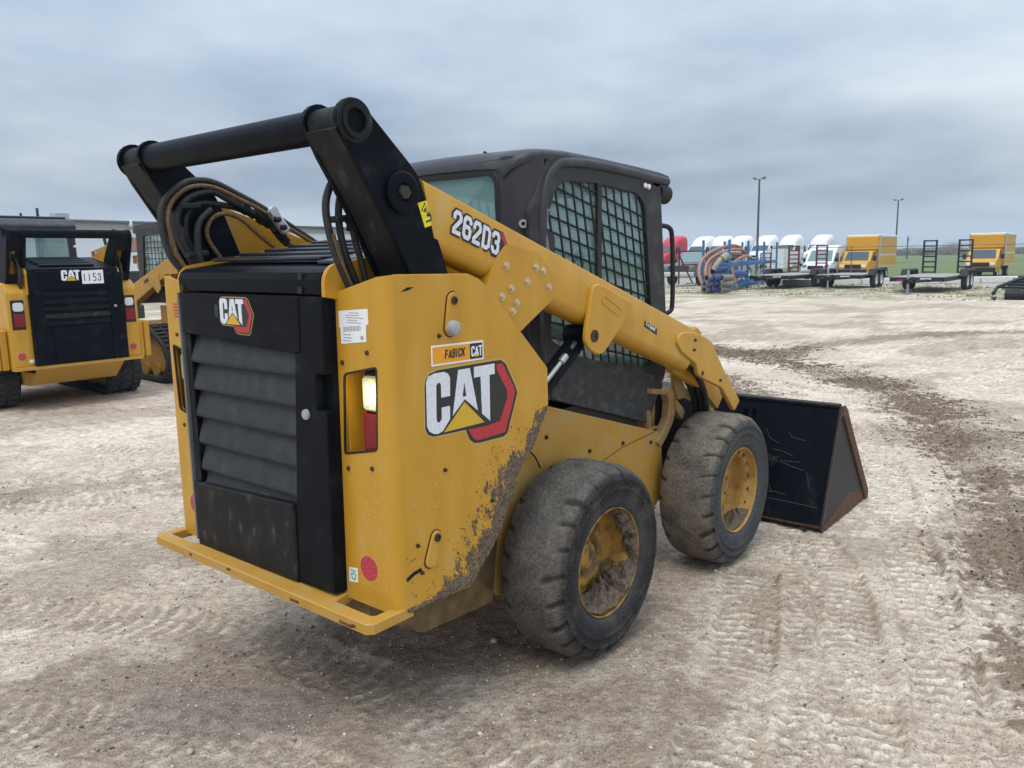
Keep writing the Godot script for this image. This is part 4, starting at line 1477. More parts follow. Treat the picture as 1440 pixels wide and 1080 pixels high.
	mb.stroke(P([0.470, 0.618, 0.466, 0.634, 0.478, 0.640, 0.488, 0.634, 0.484, 0.618, 0.470, 0.618]), 0.005, rearp(-1.0962), 0.0003)
	obj("print", mb, M.green_print, s3)
	mb = MB.new()
	for i in 5:
		mb.box(Vector3(-1.0957, 1.486 + i * 0.013, -0.583 - i * 0.0015), Vector3(0.0006, 0.007, 0.05))
	obj("striped_sticker", mb, M.red_print, L)
	mb = MB.new()
	mb.prism(disc(Vector2(-0.565, 0.69), 0.04, 24), R, 0.0012)
	obj("round_reflector", mb, M.red_disc, L)
	# --- hood with its side panels
	for s: int in [1, -1]:
		mb = MB.new()
		var pl := PackedVector2Array([Vector2(-1.075, 0.60), Vector2(-1.075, 1.575), Vector2(-1.148, 1.590), Vector2(-1.148, 1.625)])
		for i in 7:
			var a := PI - PI * 0.46 * i / 6.0
			pl.append(Vector2(-1.088 + 0.06 * cos(a), 1.630 + 0.066 * sin(a)))
		pl.append_array(P([-0.42, 1.800, -0.42, 0.60]))
		both(mb, s, pl, 0.452, 0.466, 0.003)
		obj("hood_side_panel", mb, M.yellow, L)
	mb = MB.new()
	# cap: rear lip with a chamfer, then the sloping top
	mb.prism(P([1.146, 1.600, 1.150, 1.645, 1.140, 1.668, 1.118, 1.680, 0.45, 1.775, 0.45, 1.60]), across(0.449), 0.898, 0.0)
	var hood := obj("hood", mb, M.black, L)
	var sl := Basis(Vector3(0, 0, 1), 0.141)
	for i in 5:
		mb = MB.new()
		var x := -0.985 + i * 0.120
		mb.box(Vector3(x, 1.680 + (x + 1.118) * 0.142 + 0.018, -0.06), Vector3(0.078, 0.016, 0.70), sl * Basis(Vector3(0, 0, 1), -0.10), 0.005)
		obj("louvre_slat", mb, M.hood_slat, hood)
	mb = MB.new()
	mb.box(Vector3(-0.80, 1.735, 0.365), Vector3(0.5, 0.012, 0.13), sl, 0.003)
	obj("access_plate", mb, flat_mat(0.05, 0.052, 0.058, 0.3), hood)
	for z: float in [-0.425, 0.34]:
		mb = MB.new()
		mb.box(Vector3(-1.1496, 1.610, z), Vector3(0.006, 0.022, 0.022))
		obj("slot", mb, M.trim, hood)
	mb = MB.new()
	mb.box(Vector3(-1.143, 1.655, 0.345), Vector3(0.02, 0.02, 0.02))
	obj("slot", mb, M.trim, hood)
	# --- rear door: frame, upper panel, louvres, lower panel
	mb = MB.new()
	mb.prism(P([-0.437, 0.552, -0.452, 1.592, 0.452, 1.592, 0.437, 0.568]), rearp(-1.09), 0.024, 0.002)
	var door := obj("rear_door", mb, M.black, L)
	mb = MB.new()
	mb.prism(P([-0.448, 1.432, -0.452, 1.590, 0.326, 1.590, 0.322, 1.404, 0.29, 1.395]), rearp(-1.114), 0.036, 0.004)
	obj("upper_panel", mb, M.black, door)
	mb = MB.new()
	mb.prism(P([0.235, 0.562, 0.245, 0.85, 0.288, 1.395, 0.324, 1.402, 0.330, 1.590, 0.452, 1.590, 0.450, 1.335, 0.395, 1.330, 0.395, 1.210, 0.446, 1.207, 0.437, 0.570]), rearp(-1.114), 0.036, 0.004)
	obj("hinge_panel", mb, M.black, door)
	mb = MB.new()
	mb.prism(P([-0.444, 0.553, -0.446, 0.822, 0.226, 0.852, 0.238, 0.800, 0.232, 0.562]), rearp(-1.114), 0.044, 0.006)
	obj("lower_panel", mb, M.black_worn, door)
	mb = MB.new()
	mb.prism(P([-0.449, 0.82, -0.449, 1.43, -0.405, 1.43, -0.405, 0.82]), rearp(-1.114), 0.030, 0.003)
	obj("door_post", mb, M.black, door)
	for i in 6:
		mb = MB.new()
		var y := 1.318 - i * 0.1095
		var zr := 0.290 - i * 0.0085
		var pf := P([0.0, 0.0, 0.022, -0.003, 0.027, 0.002, 0.029, 0.012, 0.024, 0.034, 0.010, 0.078, 0.0, 0.104, -0.004, 0.110, -0.004, 0.0])
		# profile measured outwards from x = -1.114
		var tr := across(zr)
		tr.origin = Vector3(-1.116, y, zr)
		mb.prism(pf, tr, zr + 0.410 - 0.004 * i, 0.0)
		obj("louvre_slat", mb, M.louvre, door)
	mb = MB.new()
	mb.box(Vector3(-1.116, 1.12, -0.06), Vector3(0.006, 0.6, 0.72))
	obj("louvre_back", mb, M.trim, door)
	emblem(door, rearp(-1.150), Vector2(-0.053, 1.512), 0.455, "small emblem on the rear door")
	mb = MB.new()
	mb.cyl(Vector3(-1.149, 1.190, 0.336), Vector3(-1.158, 1.190, 0.336), 0.019, 0.017, 18)
	mb.cyl(Vector3(-1.158, 1.190, 0.336), Vector3(-1.160, 1.190, 0.336), 0.010, 0.009, 12)
	obj("lock", mb, M.label_grey, door)
	mb = MB.new()
	mb.prism(rounded(-0.20, 1.50, -0.175, 1.55, 0.01), rearp(-1.150), 0.001)
	obj("stamp", mb, M.louvre, door)
	# grey edge strip on the far side of the door
	mb = MB.new()
	mb.box(Vector3(-1.115, 1.08, -0.468), Vector3(0.07, 1.02, 0.010))
	obj("door_seal", mb, flat_mat(0.16, 0.16, 0.16, 0.6), door)
	# --- lift arms
	for s: int in [1, -1]:
		mb = MB.new()
		# outer cheek of the rear link, inner cheek, web and pivot tubes
		var chk := PackedVector2Array()
		for i in 9:
			var a := PI * 0.98 - (PI * 0.82) * i / 8.0
			chk.append(Vector2(PX, PY) + Vector2(cos(a), sin(a)) * 0.066)
		chk.append_array(P([-0.9568, 2.0028, -0.9313, 1.9773, -0.9129, 1.9457, -0.8099, 1.6845, -0.7813, 1.5978, -0.9343, 1.557, -0.9874, 1.6876, -1.0761, 1.8406, -1.1894, 2.015]))
		both(mb, s, chk, 0.668, 0.686, 0.003)
		var link := obj("rear_link", mb, M.black, L)
		mb = MB.new()
		both(mb, s, chk, 0.512, 0.528, 0.0)
		obj("inner_cheek", mb, M.black, link)
		mb = MB.new()
		var web := P([-1.2322, 2.0824, -1.1792, 2.0059, -1.0649, 1.8345, -0.9762, 1.6835, -0.9292, 1.5672, -0.9139, 1.5723, -0.9609, 1.6896, -1.0506, 1.8426, -1.1649, 2.0161, -1.2179, 2.0926])
		both(mb, s, web, 0.528, 0.668, 0.0)
		obj("web_plate", mb, M.black_worn, link)
		mb = MB.new()
		mb.ring(Vector3(PX, PY, 0.512 * s), Vector3(PX, PY, 0.696 * s), 0.050, 0.036, 32)
		obj("pivot_tube", mb, M.black_worn, link)
		mb = MB.new()
		mb.ring(Vector3(PX, PY, 0.685 * s), Vector3(PX, PY, 0.6895 * s), 0.064, 0.040, 32)
		obj("pivot_ring", mb, M.black_worn, link)
		mb = MB.new()
		mb.lathe(P([0.066, 0.0, 0.066, 0.012, 0.060, 0.016, 0.030, 0.016, 0.028, 0.010, 0.0, 0.010]), Transform3D(Basis(Vector3(s, 0, 0), Vector3(0, 1, 0), Vector3(0, 0, s)), Vector3(-1.0017, 1.912, 0.686 * s)), 32)
		obj("pivot_boss", mb, M.black, link)
		mb = MB.new()
		mb.cyl(Vector3(-1.0017, 1.912, 0.696 * s), Vector3(-1.0017, 1.912, 0.709 * s), 0.024, 0.022, 6)
		obj("bolt", mb, M.dark_bolt, link)
		# the arm: a tube with a rounded lower edge
		mb = MB.new()
		var sec := [Vector2(0.0, 0.60), Vector2(0.0, 0.688), Vector2(-0.012, 0.690)]
		var A0 := Vector2(-0.908, 1.959)
		var dirv := (Vector2(0.93, 1.352) - Vector2(-0.92, 1.963)).normalized()
		var nn := Vector2(-dirv.y, dirv.x)      # upwards
		var l := 2.034
		var hgt0 := 0.205
		var hgt1 := 0.225
		var ringp: Array[PackedVector3Array] = []
		for e: int in 2:
			var base := A0 + dirv * (l * e)
			var hh := hgt1 if e else hgt0
			var row := PackedVector3Array()
			var prof2: Array[Vector2] = [Vector2(-0.004, 0.585), Vector2(0, 0.592), Vector2(0, 0.676), Vector2(-0.003, 0.683), Vector2(-0.011, 0.687), Vector2(-hh + 0.050, 0.687), Vector2(-hh + 0.0375, 0.6853), Vector2(-hh + 0.025, 0.6803), Vector2(-hh + 0.0146, 0.6724), Vector2(-hh + 0.0067, 0.662), Vector2(-hh + 0.0017, 0.650), Vector2(-hh, 0.637), Vector2(-hh, 0.60), Vector2(-hh + 0.02, 0.585)]
			for q in prof2:
				var p2 := base + nn * q.x + (dirv * (-q.x * 0.62) if e == 0 else Vector2.ZERO)
				row.append(Vector3(p2.x, p2.y, q.y * s))
			ringp.append(row)
		var np := ringp[0].size()
		var mid0 := Vector3.ZERO
		for i in np:
			mid0 += (ringp[0][i] + ringp[1][i]) / (2.0 * np)
		var fn: Array[Vector3] = []
		for i in np:
			var j := (i + 1) % np
			var q := (ringp[1][i] - ringp[0][i]).cross(ringp[0][j] - ringp[0][i]).normalized()
			if q.dot(ringp[0][i] + ringp[1][j] - 2.0 * mid0) < 0.0:
				q = -q
			fn.append(q)
		for i in np:
			var j := (i + 1) % np
			var na := fn[i]
			var nb := fn[i]
			var prev := fn[(i + np - 1) % np]
			var nxt := fn[j]
			if prev.dot(fn[i]) > 0.85: na = (prev + fn[i]).normalized()
			if nxt.dot(fn[i]) > 0.85: nb = (nxt + fn[i]).normalized()
			if (ringp[1][i] - ringp[0][i]).cross(ringp[0][j] - ringp[0][i]).dot(fn[i]) > 0.0:
				mb.squad(ringp[0][i], ringp[1][i], ringp[1][j], ringp[0][j], na, na, nb, nb)
			else:
				mb.squad(ringp[0][i], ringp[0][j], ringp[1][j], ringp[1][i], na, nb, nb, na)
		for e: int in 2:
			var ctr := Vector3.ZERO
			for q in ringp[e]: ctr += q / np
			for i in np:
				mb.otri(ctr, ringp[e][i], ringp[e][(i + 1) % np], mid0)
		var arm := obj("lift_arm", mb, M.yellow, L)
		# knee plate over the arm, front end plate, cylinder bracket
		mb = MB.new()
		both(mb, s, round_corners(P([-0.565, 1.700, -0.625, 1.575, -0.60, 1.46, -0.433, 1.425, -0.209, 1.545, -0.19, 1.60, -0.30, 1.72, -0.50, 1.755]), 0.02), 0.60, 0.6905, 0.0)
		obj("knee_plate", mb, M.yellow, arm)
		mb = MB.new()
		both(mb, s, round_corners(P([0.806, 1.271, 0.812, 1.30, 0.85, 1.322, 0.982, 1.311, 1.119, 1.274, 1.191, 1.244, 1.356, 1.065, 1.563, 0.880, 1.570, 0.86, 1.505, 0.812, 1.33, 0.973, 1.10, 1.054, 1.037, 1.083, 1.018, 1.141, 0.854, 1.22]), 0.02), 0.680, 0.702, 0.005)
		obj("end_plate", mb, M.yellow, arm)
		mb = MB.new()
		both(mb, s, P([0.9, 1.30, 1.06, 1.30, 1.17, 1.25, 1.35, 1.06, 1.56, 0.88, 1.50, 0.82, 1.30, 0.96, 1.05, 1.06, 0.95, 1.10]), 0.56, 0.600, 0.0)
		both(mb, s, round_corners(P([0.96, 1.33, 1.08, 1.335, 1.14, 1.29, 1.10, 1.20, 0.96, 1.22]), 0.03), 0.59, 0.675, 0.01)
		obj("inner_end_plate", mb, M.yellow, arm)
		mb = MB.new()
		both(mb, s, round_corners(P([0.047, 1.585, 0.095, 1.592, 0.350, 1.500, 0.372, 1.472, 0.128, 1.288, 0.075, 1.290, 0.020, 1.320, -0.008, 1.350, -0.008, 1.39]), 0.022), 0.688, 0.706, 0.005)
		obj("cylinder_bracket", mb, M.yellow, arm)
		mb = MB.new()
		var slot := PackedVector2Array()
		var sa := Vector2(0.128, 1.520)
		var sb := Vector2(0.240, 1.466)
		var se := (sb - sa).normalized()
		for i in 9:
			slot.append(sa + (-se).rotated(-PI / 2 + PI * i / 8.0) * 0.020)
		for i in 9:
			slot.append(sb + se.rotated(-PI / 2 + PI * i / 8.0) * 0.020)
		both(mb, s, slot, 0.706, 0.7085, 0.0, [MB.inset(MB.ccw(slot), 0.005)])
		obj("stiffening_rib", mb, M.yellow, arm)
		mb = MB.new()
		mb.ring(Vector3(0.052, 1.372, 0.703 * s), Vector3(0.052, 1.372, 0.712 * s), 0.026, 0.015, 24)
		mb.cyl(Vector3(0.052, 1.372, 0.55 * s), Vector3(0.052, 1.372, 0.709 * s), 0.015, 0.015, 16)
		obj("pivot_pin", mb, M.dark_bolt, arm)
		# lift cylinder between tower and bracket
		mb = MB.new()
		mb.cyl(Vector3(-0.62, 0.90, 0.615 * s), Vector3(0.04, 1.335, 0.615 * s), 0.042, 0.042, 20)
		mb.cyl(Vector3(0.04, 1.335, 0.615 * s), Vector3(0.052, 1.372, 0.615 * s), 0.03, 0.03, 16)
		mb.cyl(Vector3(0.052, 1.372, 0.575 * s), Vector3(0.052, 1.372, 0.655 * s), 0.045, 0.045, 20)
		var cy := obj("lift_cylinder", mb, M.black, L)
		mb = MB.new()
		mb.tube(V([-0.45, 1.06, 0.655 * s, -0.12, 1.275, 0.655 * s]), 0.010, 10)
		mb.tube(V([-0.12, 1.275, 0.655 * s, -0.085, 1.298, 0.655 * s]), 0.016, 8)
		mb.tube(V([-0.045, 1.327, 0.655 * s, -0.01, 1.345, 0.65 * s, 0.0, 1.34, 0.63 * s]), 0.008, 8)
		obj("hydraulic_line", mb, M.steel, cy)
		# hydraulic hoses inside the front end of the arm
		for i in 3:
			mb = MB.new()
			var o := 0.035 * i
			mb.tube(MB.spline(V([1.10, 1.12, (0.60 - o) * s, 1.22, 1.04 - o * 0.3, (0.61 - o) * s, 1.34, 0.90, (0.60 - o) * s, 1.40, 0.74, (0.58 - o) * s]), 5), 0.018, 8)
			obj("hose", mb, M.rubber_hose, arm)
	bolts(L, [[-0.504, 1.676], [-0.327, 1.667], [-0.282, 1.653], [-0.382, 1.614], [-0.247, 1.588], [-0.476, 1.593], [-0.530, 1.566], [-0.446, 1.539], [-0.470, 1.508]], 0.6905, 0.0105, M.bolt)
	bolts(L, [[0.99, 1.27], [1.30, 1.02], [0.98, 1.22]], 0.702, 0.006, M.dark_bolt)
	mb = MB.new()
	mb.prism(disc(Vector2(1.085, 1.085), 0.014, 14), side(0.702), 0.001)
	obj("bolt_hole", mb, M.trim, L)
	# model lettering on the arm, printed along it
	var du := Vector2(0.948, -0.318).normalized()
	var dv2 := Vector2(0.215, 0.977)
	var lt2 := Transform3D(Basis(Vector3(du.x, du.y, 0), Vector3(dv2.x, dv2.y, 0), Vector3(0, 0, 1)), Vector3(-0.785, 1.793, 0.6882))
	mb = MB.new()
	mb.prism(P([0.215, -0.012, 0.265, -0.008, 0.300, 0.028, 0.302, 0.052, 0.268, 0.090, 0.215, 0.088]), lt2.translated_local(Vector3(0, 0, -0.0004)), 0.0004)
	var mn := obj("model_number", mb, M.black_print, L)
	mb = MB.new()
	mb.stroke(P([0.225, 0.000, 0.258, 0.002, 0.290, 0.034, 0.290, 0.050, 0.264, 0.078, 0.23, 0.078]), 0.014, lt2, 0.0003)
	obj("red_band", mb, M.red_print, mn)
	lettering(mn, "outline", "262D3", lt2.translated_local(Vector3(0, 0, 0.0010)), 0.080, 0.055, 0.36, M.black_print, 1.18)
	lettering(mn, "digit", "262D3", lt2.translated_local(Vector3(0, 0, 0.0020)), 0.080, 0.055, 0.185, M.silver_print, 1.18)
	mb = MB.new()
	mb.prism(P([0.502, 1.405, 0.622, 1.356, 0.617, 1.326, 0.496, 1.377]), side(0.687), 0.0008)
	var ts := obj("speed_sticker", mb, M.black_print, L)
	var du2 := Vector2(0.926, -0.378)
	lettering(ts, "letter", "Two Speed", Transform3D(Basis(Vector3(du2.x, du2.y, 0), Vector3(0.378, 0.926, 0), Vector3(0, 0, 1)), Vector3(0.512, 1.382, 0.6880)), 0.018, 0.12, 0.2, M.white_print)
	mb = MB.new()
	mb.prism(P([-0.9323, 1.8824, -0.8925, 1.8926, -0.864, 1.8161, -0.9037, 1.8059]), side(0.686), 0.0008)
	var wl := obj("warning_label", mb, M.label_yellow, L)
	mb = MB.new()
	mb.stroke(P([-0.916, 1.86, -0.8844, 1.8528, -0.9027, 1.8834, -0.916, 1.86]), 0.0035, side(0.6872), 0.0)
	mb.prism(disc(Vector2(-0.9007, 1.863), 0.005, 8), side(0.6872), 0.0004)
	mb.stroke(P([-0.8946, 1.8447, -0.8782, 1.8488]), 0.010, side(0.6872), 0.0)
	mb.stroke(P([-0.8986, 1.8243, -0.8752, 1.8304]), 0.006, side(0.6872), 0.0)
	mb.stroke(P([-0.8782, 1.8488, -0.8752, 1.8304]), 0.006, side(0.6872), 0.0002)
	obj("pictogram", mb, M.black_print, wl)
	# crossbar
	mb = MB.new()
	mb.cyl(Vector3(PX, PY, -0.515), Vector3(PX, PY, 0.515), 0.052, 0.052, 32)
	obj("crossbar", mb, M.black, L)
	# --- hoses at both sides of the hood
	var hl := [
		[0.0135, M.rubber_hose, V([-1.075, 1.60, -0.50, -1.105, 1.672, -0.5, -1.145, 1.727, -0.5, -1.167, 1.798, -0.5, -1.175, 1.869, -0.5, -1.161, 1.934, -0.5, -1.122, 1.982, -0.5, -1.062, 2.021, -0.5, -0.996, 2.034, -0.5, -0.929, 2.026, -0.5, -0.841, 1.99, -0.5, -0.749, 1.95, -0.5, -0.676, 1.913, -0.5, -0.585, 1.863, -0.5, -0.465, 1.796, -0.5, -0.3, 1.70, -0.5])],
		[0.009, M.hose_tan, V([-1.06, 1.60, -0.49, -1.087, 1.672, -0.49, -1.122, 1.727, -0.49, -1.143, 1.798, -0.49, -1.151, 1.869, -0.49, -1.138, 1.928, -0.49, -1.106, 1.968, -0.49, -1.056, 2.001, -0.49, -0.996, 2.012, -0.49, -0.929, 2.004, -0.49, -0.841, 1.97, -0.49, -0.749, 1.932, -0.49, -0.676, 1.895, -0.49, -0.585, 1.845, -0.49, -0.45, 1.775, -0.49])],
		[0.014, M.rubber_hose, V([-1.03, 1.62, -0.5, -1.056, 1.707, -0.5, -1.095, 1.787, -0.5, -1.113, 1.87, -0.5, -1.082, 1.937, -0.5, -1.027, 1.975, -0.5, -0.945, 1.991, -0.5, -0.879, 1.963, -0.5, -0.774, 1.917, -0.5, -0.694, 1.874, -0.5, -0.622, 1.795, -0.5, -0.5, 1.72, -0.5])],
		[0.009, M.hose_tan, V([-0.86, 1.62, -0.5, -0.933, 1.724, -0.5, -0.976, 1.787, -0.5, -0.985, 1.836, -0.5, -0.961, 1.88, -0.5, -0.918, 1.903, -0.5, -0.869, 1.901, -0.5, -0.814, 1.877, -0.5, -0.744, 1.82, -0.5, -0.671, 1.768, -0.5])],
		[0.013, M.rubber_hose, V([-0.97, 1.62, -0.52, -1.011, 1.713, -0.52, -1.058, 1.787, -0.52, -1.066, 1.848, -0.52, -1.055, 1.897, -0.52, -1.006, 1.941, -0.52, -0.924, 1.944, -0.52, -0.826, 1.929, -0.52, -0.725, 1.893, -0.52, -0.62, 1.84, -0.52])],
		[0.013, M.rubber_hose, V([-0.99, 1.60, -0.48, -1.03, 1.70, -0.48, -1.04, 1.80, -0.48, -1.02, 1.87, -0.49, -0.96, 1.92, -0.5])],
		[0.0125, M.rubber_hose, V([-0.98, 2.02, 0.53, -1.04, 2.0, 0.49, -1.081, 1.967, 0.47, -1.111, 1.932, 0.47, -1.128, 1.876, 0.47, -1.12, 1.799, 0.47, -1.097, 1.72, 0.47, -1.065, 1.65, 0.47, -1.03, 1.58, 0.48])],
		[0.006, M.hose_tan, V([-1.115, 1.79, 0.485, -1.093, 1.72, 0.485, -1.062, 1.65, 0.485, -1.03, 1.58, 0.487])],
		[0.0125, M.rubber_hose, V([-0.99, 1.99, 0.53, -1.03, 1.96, 0.48, -1.059, 1.924, 0.47, -1.076, 1.878, 0.47, -1.077, 1.811, 0.47, -1.063, 1.742, 0.47, -1.038, 1.673, 0.47, -1.0, 1.58, 0.48])],
		[0.011, M.rubber_hose, V([-1.03, 1.93, 0.50, -1.036, 1.874, 0.48, -1.036, 1.823, 0.48, -1.021, 1.76, 0.48, -1.002, 1.701, 0.48, -0.98, 1.58, 0.49])],
		[0.011, M.rubber_hose, V([-1.045, 1.92, 0.51, -1.038, 1.879, 0.50, -1.02, 1.8, 0.50, -0.994, 1.73, 0.50, -0.945, 1.647, 0.50, -0.92, 1.58, 0.50])],
		[0.010, M.rubber_hose, V([-1.0, 1.86, 0.52, -0.98, 1.78, 0.50, -0.93, 1.70, 0.50, -0.88, 1.58, 0.50])],
	]
	for k in hl:
		mb = MB.new()
		mb.tube(MB.spline(k[2], 5), k[0], 10)
		obj("hydraulic_hose", mb, k[1], L)
	for k in [[-1.036, 1.835, 0.48, 0.0, 0.017, 0.07], [-0.80, 1.925, -0.505, -0.5, 0.018, 0.10], [-0.72, 1.89, -0.505, -0.6, 0.022, 0.09], [-0.63, 1.815, -0.5, -0.7, 0.018, 0.08]]:
		mb = MB.new()
		var dd := Vector3(cos(k[3]), sin(k[3]), 0) if k[3] != 0.0 else Vector3(0, 1, 0)
		var pc := Vector3(k[0], k[1], k[2])
		mb.cyl(pc - dd * k[5] * 0.5, pc + dd * k[5] * 0.5, k[4], k[4], 12)
		mb.cyl(pc - dd * k[5] * 0.15, pc + dd * k[5] * 0.15, k[4] * 1.25, k[4] * 1.25, 6)
		obj("hose_fitting", mb, M.black_worn, L)
	for k in [[-1.06, 1.84, 0.475], [-1.04, 1.74, -0.495], [-1.055, 1.93, -0.50]]:
		mb = MB.new()
		mb.box(Vector3(k[0], k[1], k[2]), Vector3(0.09, 0.022, 0.04), Basis(Vector3(0, 0, 1), 0.1), 0.004)
		obj("hose_clamp", mb, M.trim, L)
	mb = MB.new()
	mb.box(Vector3(-0.655, 1.876, -0.475), Vector3(0.115, 0.045, 0.035), Basis(Vector3(0, 0, 1), -0.93), 0.008)
	mb.cyl(Vector3(-0.69, 1.918, -0.475), Vector3(-0.69, 1.918, -0.450), 0.02, 0.02, 14)
	var cb := obj("coupler_block", mb, M.zinc, L)
	for i in 2:
		mb = MB.new()
		var c := Vector3(-0.668 + i * 0.028, 1.884 - i * 0.032, -0.4575)
		mb.cyl(c, c + Vector3(0, 0, 0.004), 0.012, 0.012, 14)
		mb.cyl(c + Vector3(-0.004, 0, 0.0), c + Vector3(-0.02, 0.0, 0.0), 0.012, 0.012, 14)
		obj("port", mb, M.trim, cb)
	# --- cab
	cab(L)
	# --- bucket
	bucket(L)

func cab(L: Node3D) -> void:
	var mb := MB.new()
	var zc := 0.47
	# side walls: outer outline with the big meshed opening cut out
	var wall := round_corners(P([-0.10, 1.10, -0.075, 1.90, 0.06, 2.135, 0.25, 2.15, 1.0, 2.12, 1.03, 2.06, 1.105, 1.41, 1.115, 1.07, 0.93, 0.815, 0.05, 1.075]), 0.02, 2)
	var win := round_corners(P([0.06, 1.34, 0.10, 1.80, 0.03, 1.83, 0.10, 1.99, 0.17, 2.035, 0.42, 2.04, 0.80, 2.012, 0.875, 1.955, 0.955, 1.36, 0.95, 1.11, 0.30, 1.235]), 0.03)
	var c := Node3D.new()
	c.name = "cab"
	L.add_child(c)
	for s: int in [1, -1]:
		mb = MB.new()
		both(mb, s, wall, 0.445, zc, 0.003, [win])
		obj("side_wall", mb, M.cab_dark, c)
	for s: int in [1, -1]:
		# bent bars of the window guard
		mb = MB.new()
		for i in 14:
			var x := 0.02 + i * 0.068
			_clipped(mb, Vector2(x, 2.1), Vector2(x + 0.22, 1.05), win, 0.463 * s, 0.0055)
		for i in 18:
			var y := 2.09 - i * 0.066
			_clipped(mb, Vector2(-0.1, y + 0.03), Vector2(1.1, y - 0.245), win, 0.458 * s, 0.0055)
		obj("window_guard", mb, M.trim, c)
		mb = MB.new()
		mb.box(Vector3(0.455, 1.65, 0.462 * s), Vector3(0.035, 0.80, 0.014))
		obj("guard_post", mb, M.trim, c)
		mb = MB.new()
		both(mb, s, MB.inset(MB.ccw(win), -0.01), 0.440, 0.4445)
		obj("side_window", mb, M.glass, c)
		# lower skirt, dusty
		mb = MB.new()
		both(mb, s, P([0.02, 1.29, 0.25, 1.235, 0.62, 1.135, 0.96, 1.07, 1.00, 1.04, 0.915, 0.82, 0.06, 1.075]), zc, 0.475, 0.003)
		obj("cab_skirt", mb, M.cab_low, c)
	# roof: a rounded rim swept along the top, and the rear wall with its window
	mb = MB.new()
	var edge := [[0.0, 1.55, -0.105], [1.0, 0, 0]]
	var rows: Array[PackedVector3Array] = []
	# section across the cab at stations along x; the rear corner is rounded in plan by the station widths
	var st := [[-0.110, 2.075, 0.33], [-0.106, 2.105, 0.365], [-0.085, 2.132, 0.405], [-0.045, 2.150, 0.438], [0.02, 2.160, 0.454], [0.07, 2.163, 0.456], [0.20, 2.168, 0.456], [0.5, 2.160, 0.456], [0.8, 2.148, 0.456], [1.05, 2.135, 0.456], [1.10, 2.127, 0.454], [1.115, 2.11, 0.448]]
	for k in st:
		var row := PackedVector3Array()
		var hw: float = k[2]
		var y: float = k[1]
		for q in [[-1.0, -0.045, 0.014], [-1.0, -0.028, 0.018], [-1.0, -0.012, 0.014], [-0.965, 0.0, 0.0], [-0.86, 0.004, 0.0], [-0.4, 0.008, 0.0], [0.0, 0.010, 0.0], [0.4, 0.008, 0.0], [0.86, 0.004, 0.0], [0.965, 0.0, 0.0], [1.0, -0.012, 0.014], [1.0, -0.028, 0.018], [1.0, -0.045, 0.014]]:
			row.append(Vector3(k[0], y + q[1], (hw + q[2]) * signf(q[0]) * absf(q[0]) if absf(q[0]) > 0.5 else hw * q[0]))
		rows.append(row)
	rows.reverse()
	mb.surf(rows)
	mb.prism(P([-1.115, 2.05, -1.115, 2.115, -0.95, 2.125, -0.95, 2.06]), across(0.47), 0.94, 0.0)
	var roof := obj("cab_roof", mb, M.cab, c)
	# rounded rear corner posts
	for s: int in [1, -1]:
		mb = MB.new()
		var rr: Array[PackedVector3Array] = []
		for i in 9:
			var a := PI / 2 * i / 8.0
			var row := PackedVector3Array()
			for y: float in [1.05, 1.5, 1.85, 1.95, 2.02, 2.07, 2.105, 2.125]:
				var pull := 0.0
				row.append(Vector3(-0.104 + 0.13 * (1.0 - sin(a)) + pull, y, (0.335 + 0.135 * cos(a) - pull * cos(a)) * s))
			rr.append(row)
		if s < 0:
			rr.reverse()
		mb.surf(rr)
		obj("corner_post", mb, M.cab, c)
		# raised moulding that follows the corner and the roof edge
		mb = MB.new()
		mb.tube(MB.spline(V([0.005, 1.15, 0.462 * s, 0.005, 1.60, 0.462 * s, 0.015, 1.88, 0.460 * s, 0.045, 2.01, 0.458 * s, 0.105, 2.085, 0.458 * s, 0.20, 2.115, 0.462 * s, 0.5, 2.118, 0.464 * s, 1.10, 2.085, 0.464 * s]), 5), 0.024, 12)
		obj("roof_moulding", mb, M.cab, c)
	# rear wall with the rear window
	mb = MB.new()
	var rw := P([-0.36, 1.05, 0.36, 1.05, 0.36, 2.06, 0.34, 2.12, -0.34, 2.12, -0.36, 2.06])
	var hole := round_corners(P([-0.325, 1.62, 0.325, 1.62, 0.312, 2.068, -0.312, 2.068]), 0.07, 5)
	mb.prism(rw, rearp(-0.078), 0.025, 0.003, [hole])
	obj("rear_wall", mb, M.cab, c)
	mb = MB.new()
	mb.prism(MB.inset(MB.ccw(hole), -0.014), rearp(-0.099), 0.008, 0.003, [MB.inset(MB.ccw(hole), 0.012)])
	obj("window_seal", mb, M.trim, c)
	mb = MB.new()
	mb.prism(MB.inset(MB.ccw(hole), -0.004), rearp(-0.088), 0.004)
	obj("rear_window", mb, M.glass, c)
	# front frame and door glass
	mb = MB.new()
	for s: int in [1, -1]:
		mb.box(Vector3(1.06, 1.60, 0.43 * s), Vector3(0.05, 0.98, 0.04), Basis(Vector3(0, 0, 1), 0.11), 0.006)
	mb.box(Vector3(1.02, 2.07, 0), Vector3(0.08, 0.07, 0.88), Basis.IDENTITY, 0.01)
	mb.box(Vector3(1.08, 1.10, 0), Vector3(0.06, 0.08, 0.88), Basis.IDENTITY, 0.01)
	obj("front_frame", mb, M.cab_dark, c)
	mb = MB.new()
	mb.box(Vector3(1.065, 1.6, 0), Vector3(0.006, 0.94, 0.82), Basis(Vector3(0, 0, 1), 0.11))
	obj("front_window", mb, M.glass, c)
	mb = MB.new()
	mb.box(Vector3(0.45, 1.09, 0), Vector3(1.05, 0.03, 0.86))
	obj("cab_floor", mb, M.trim, c)
	# seat
	mb = MB.new()
	mb.box(Vector3(0.38, 1.24, 0), Vector3(0.42, 0.26, 0.44), Basis.IDENTITY, 0.04)
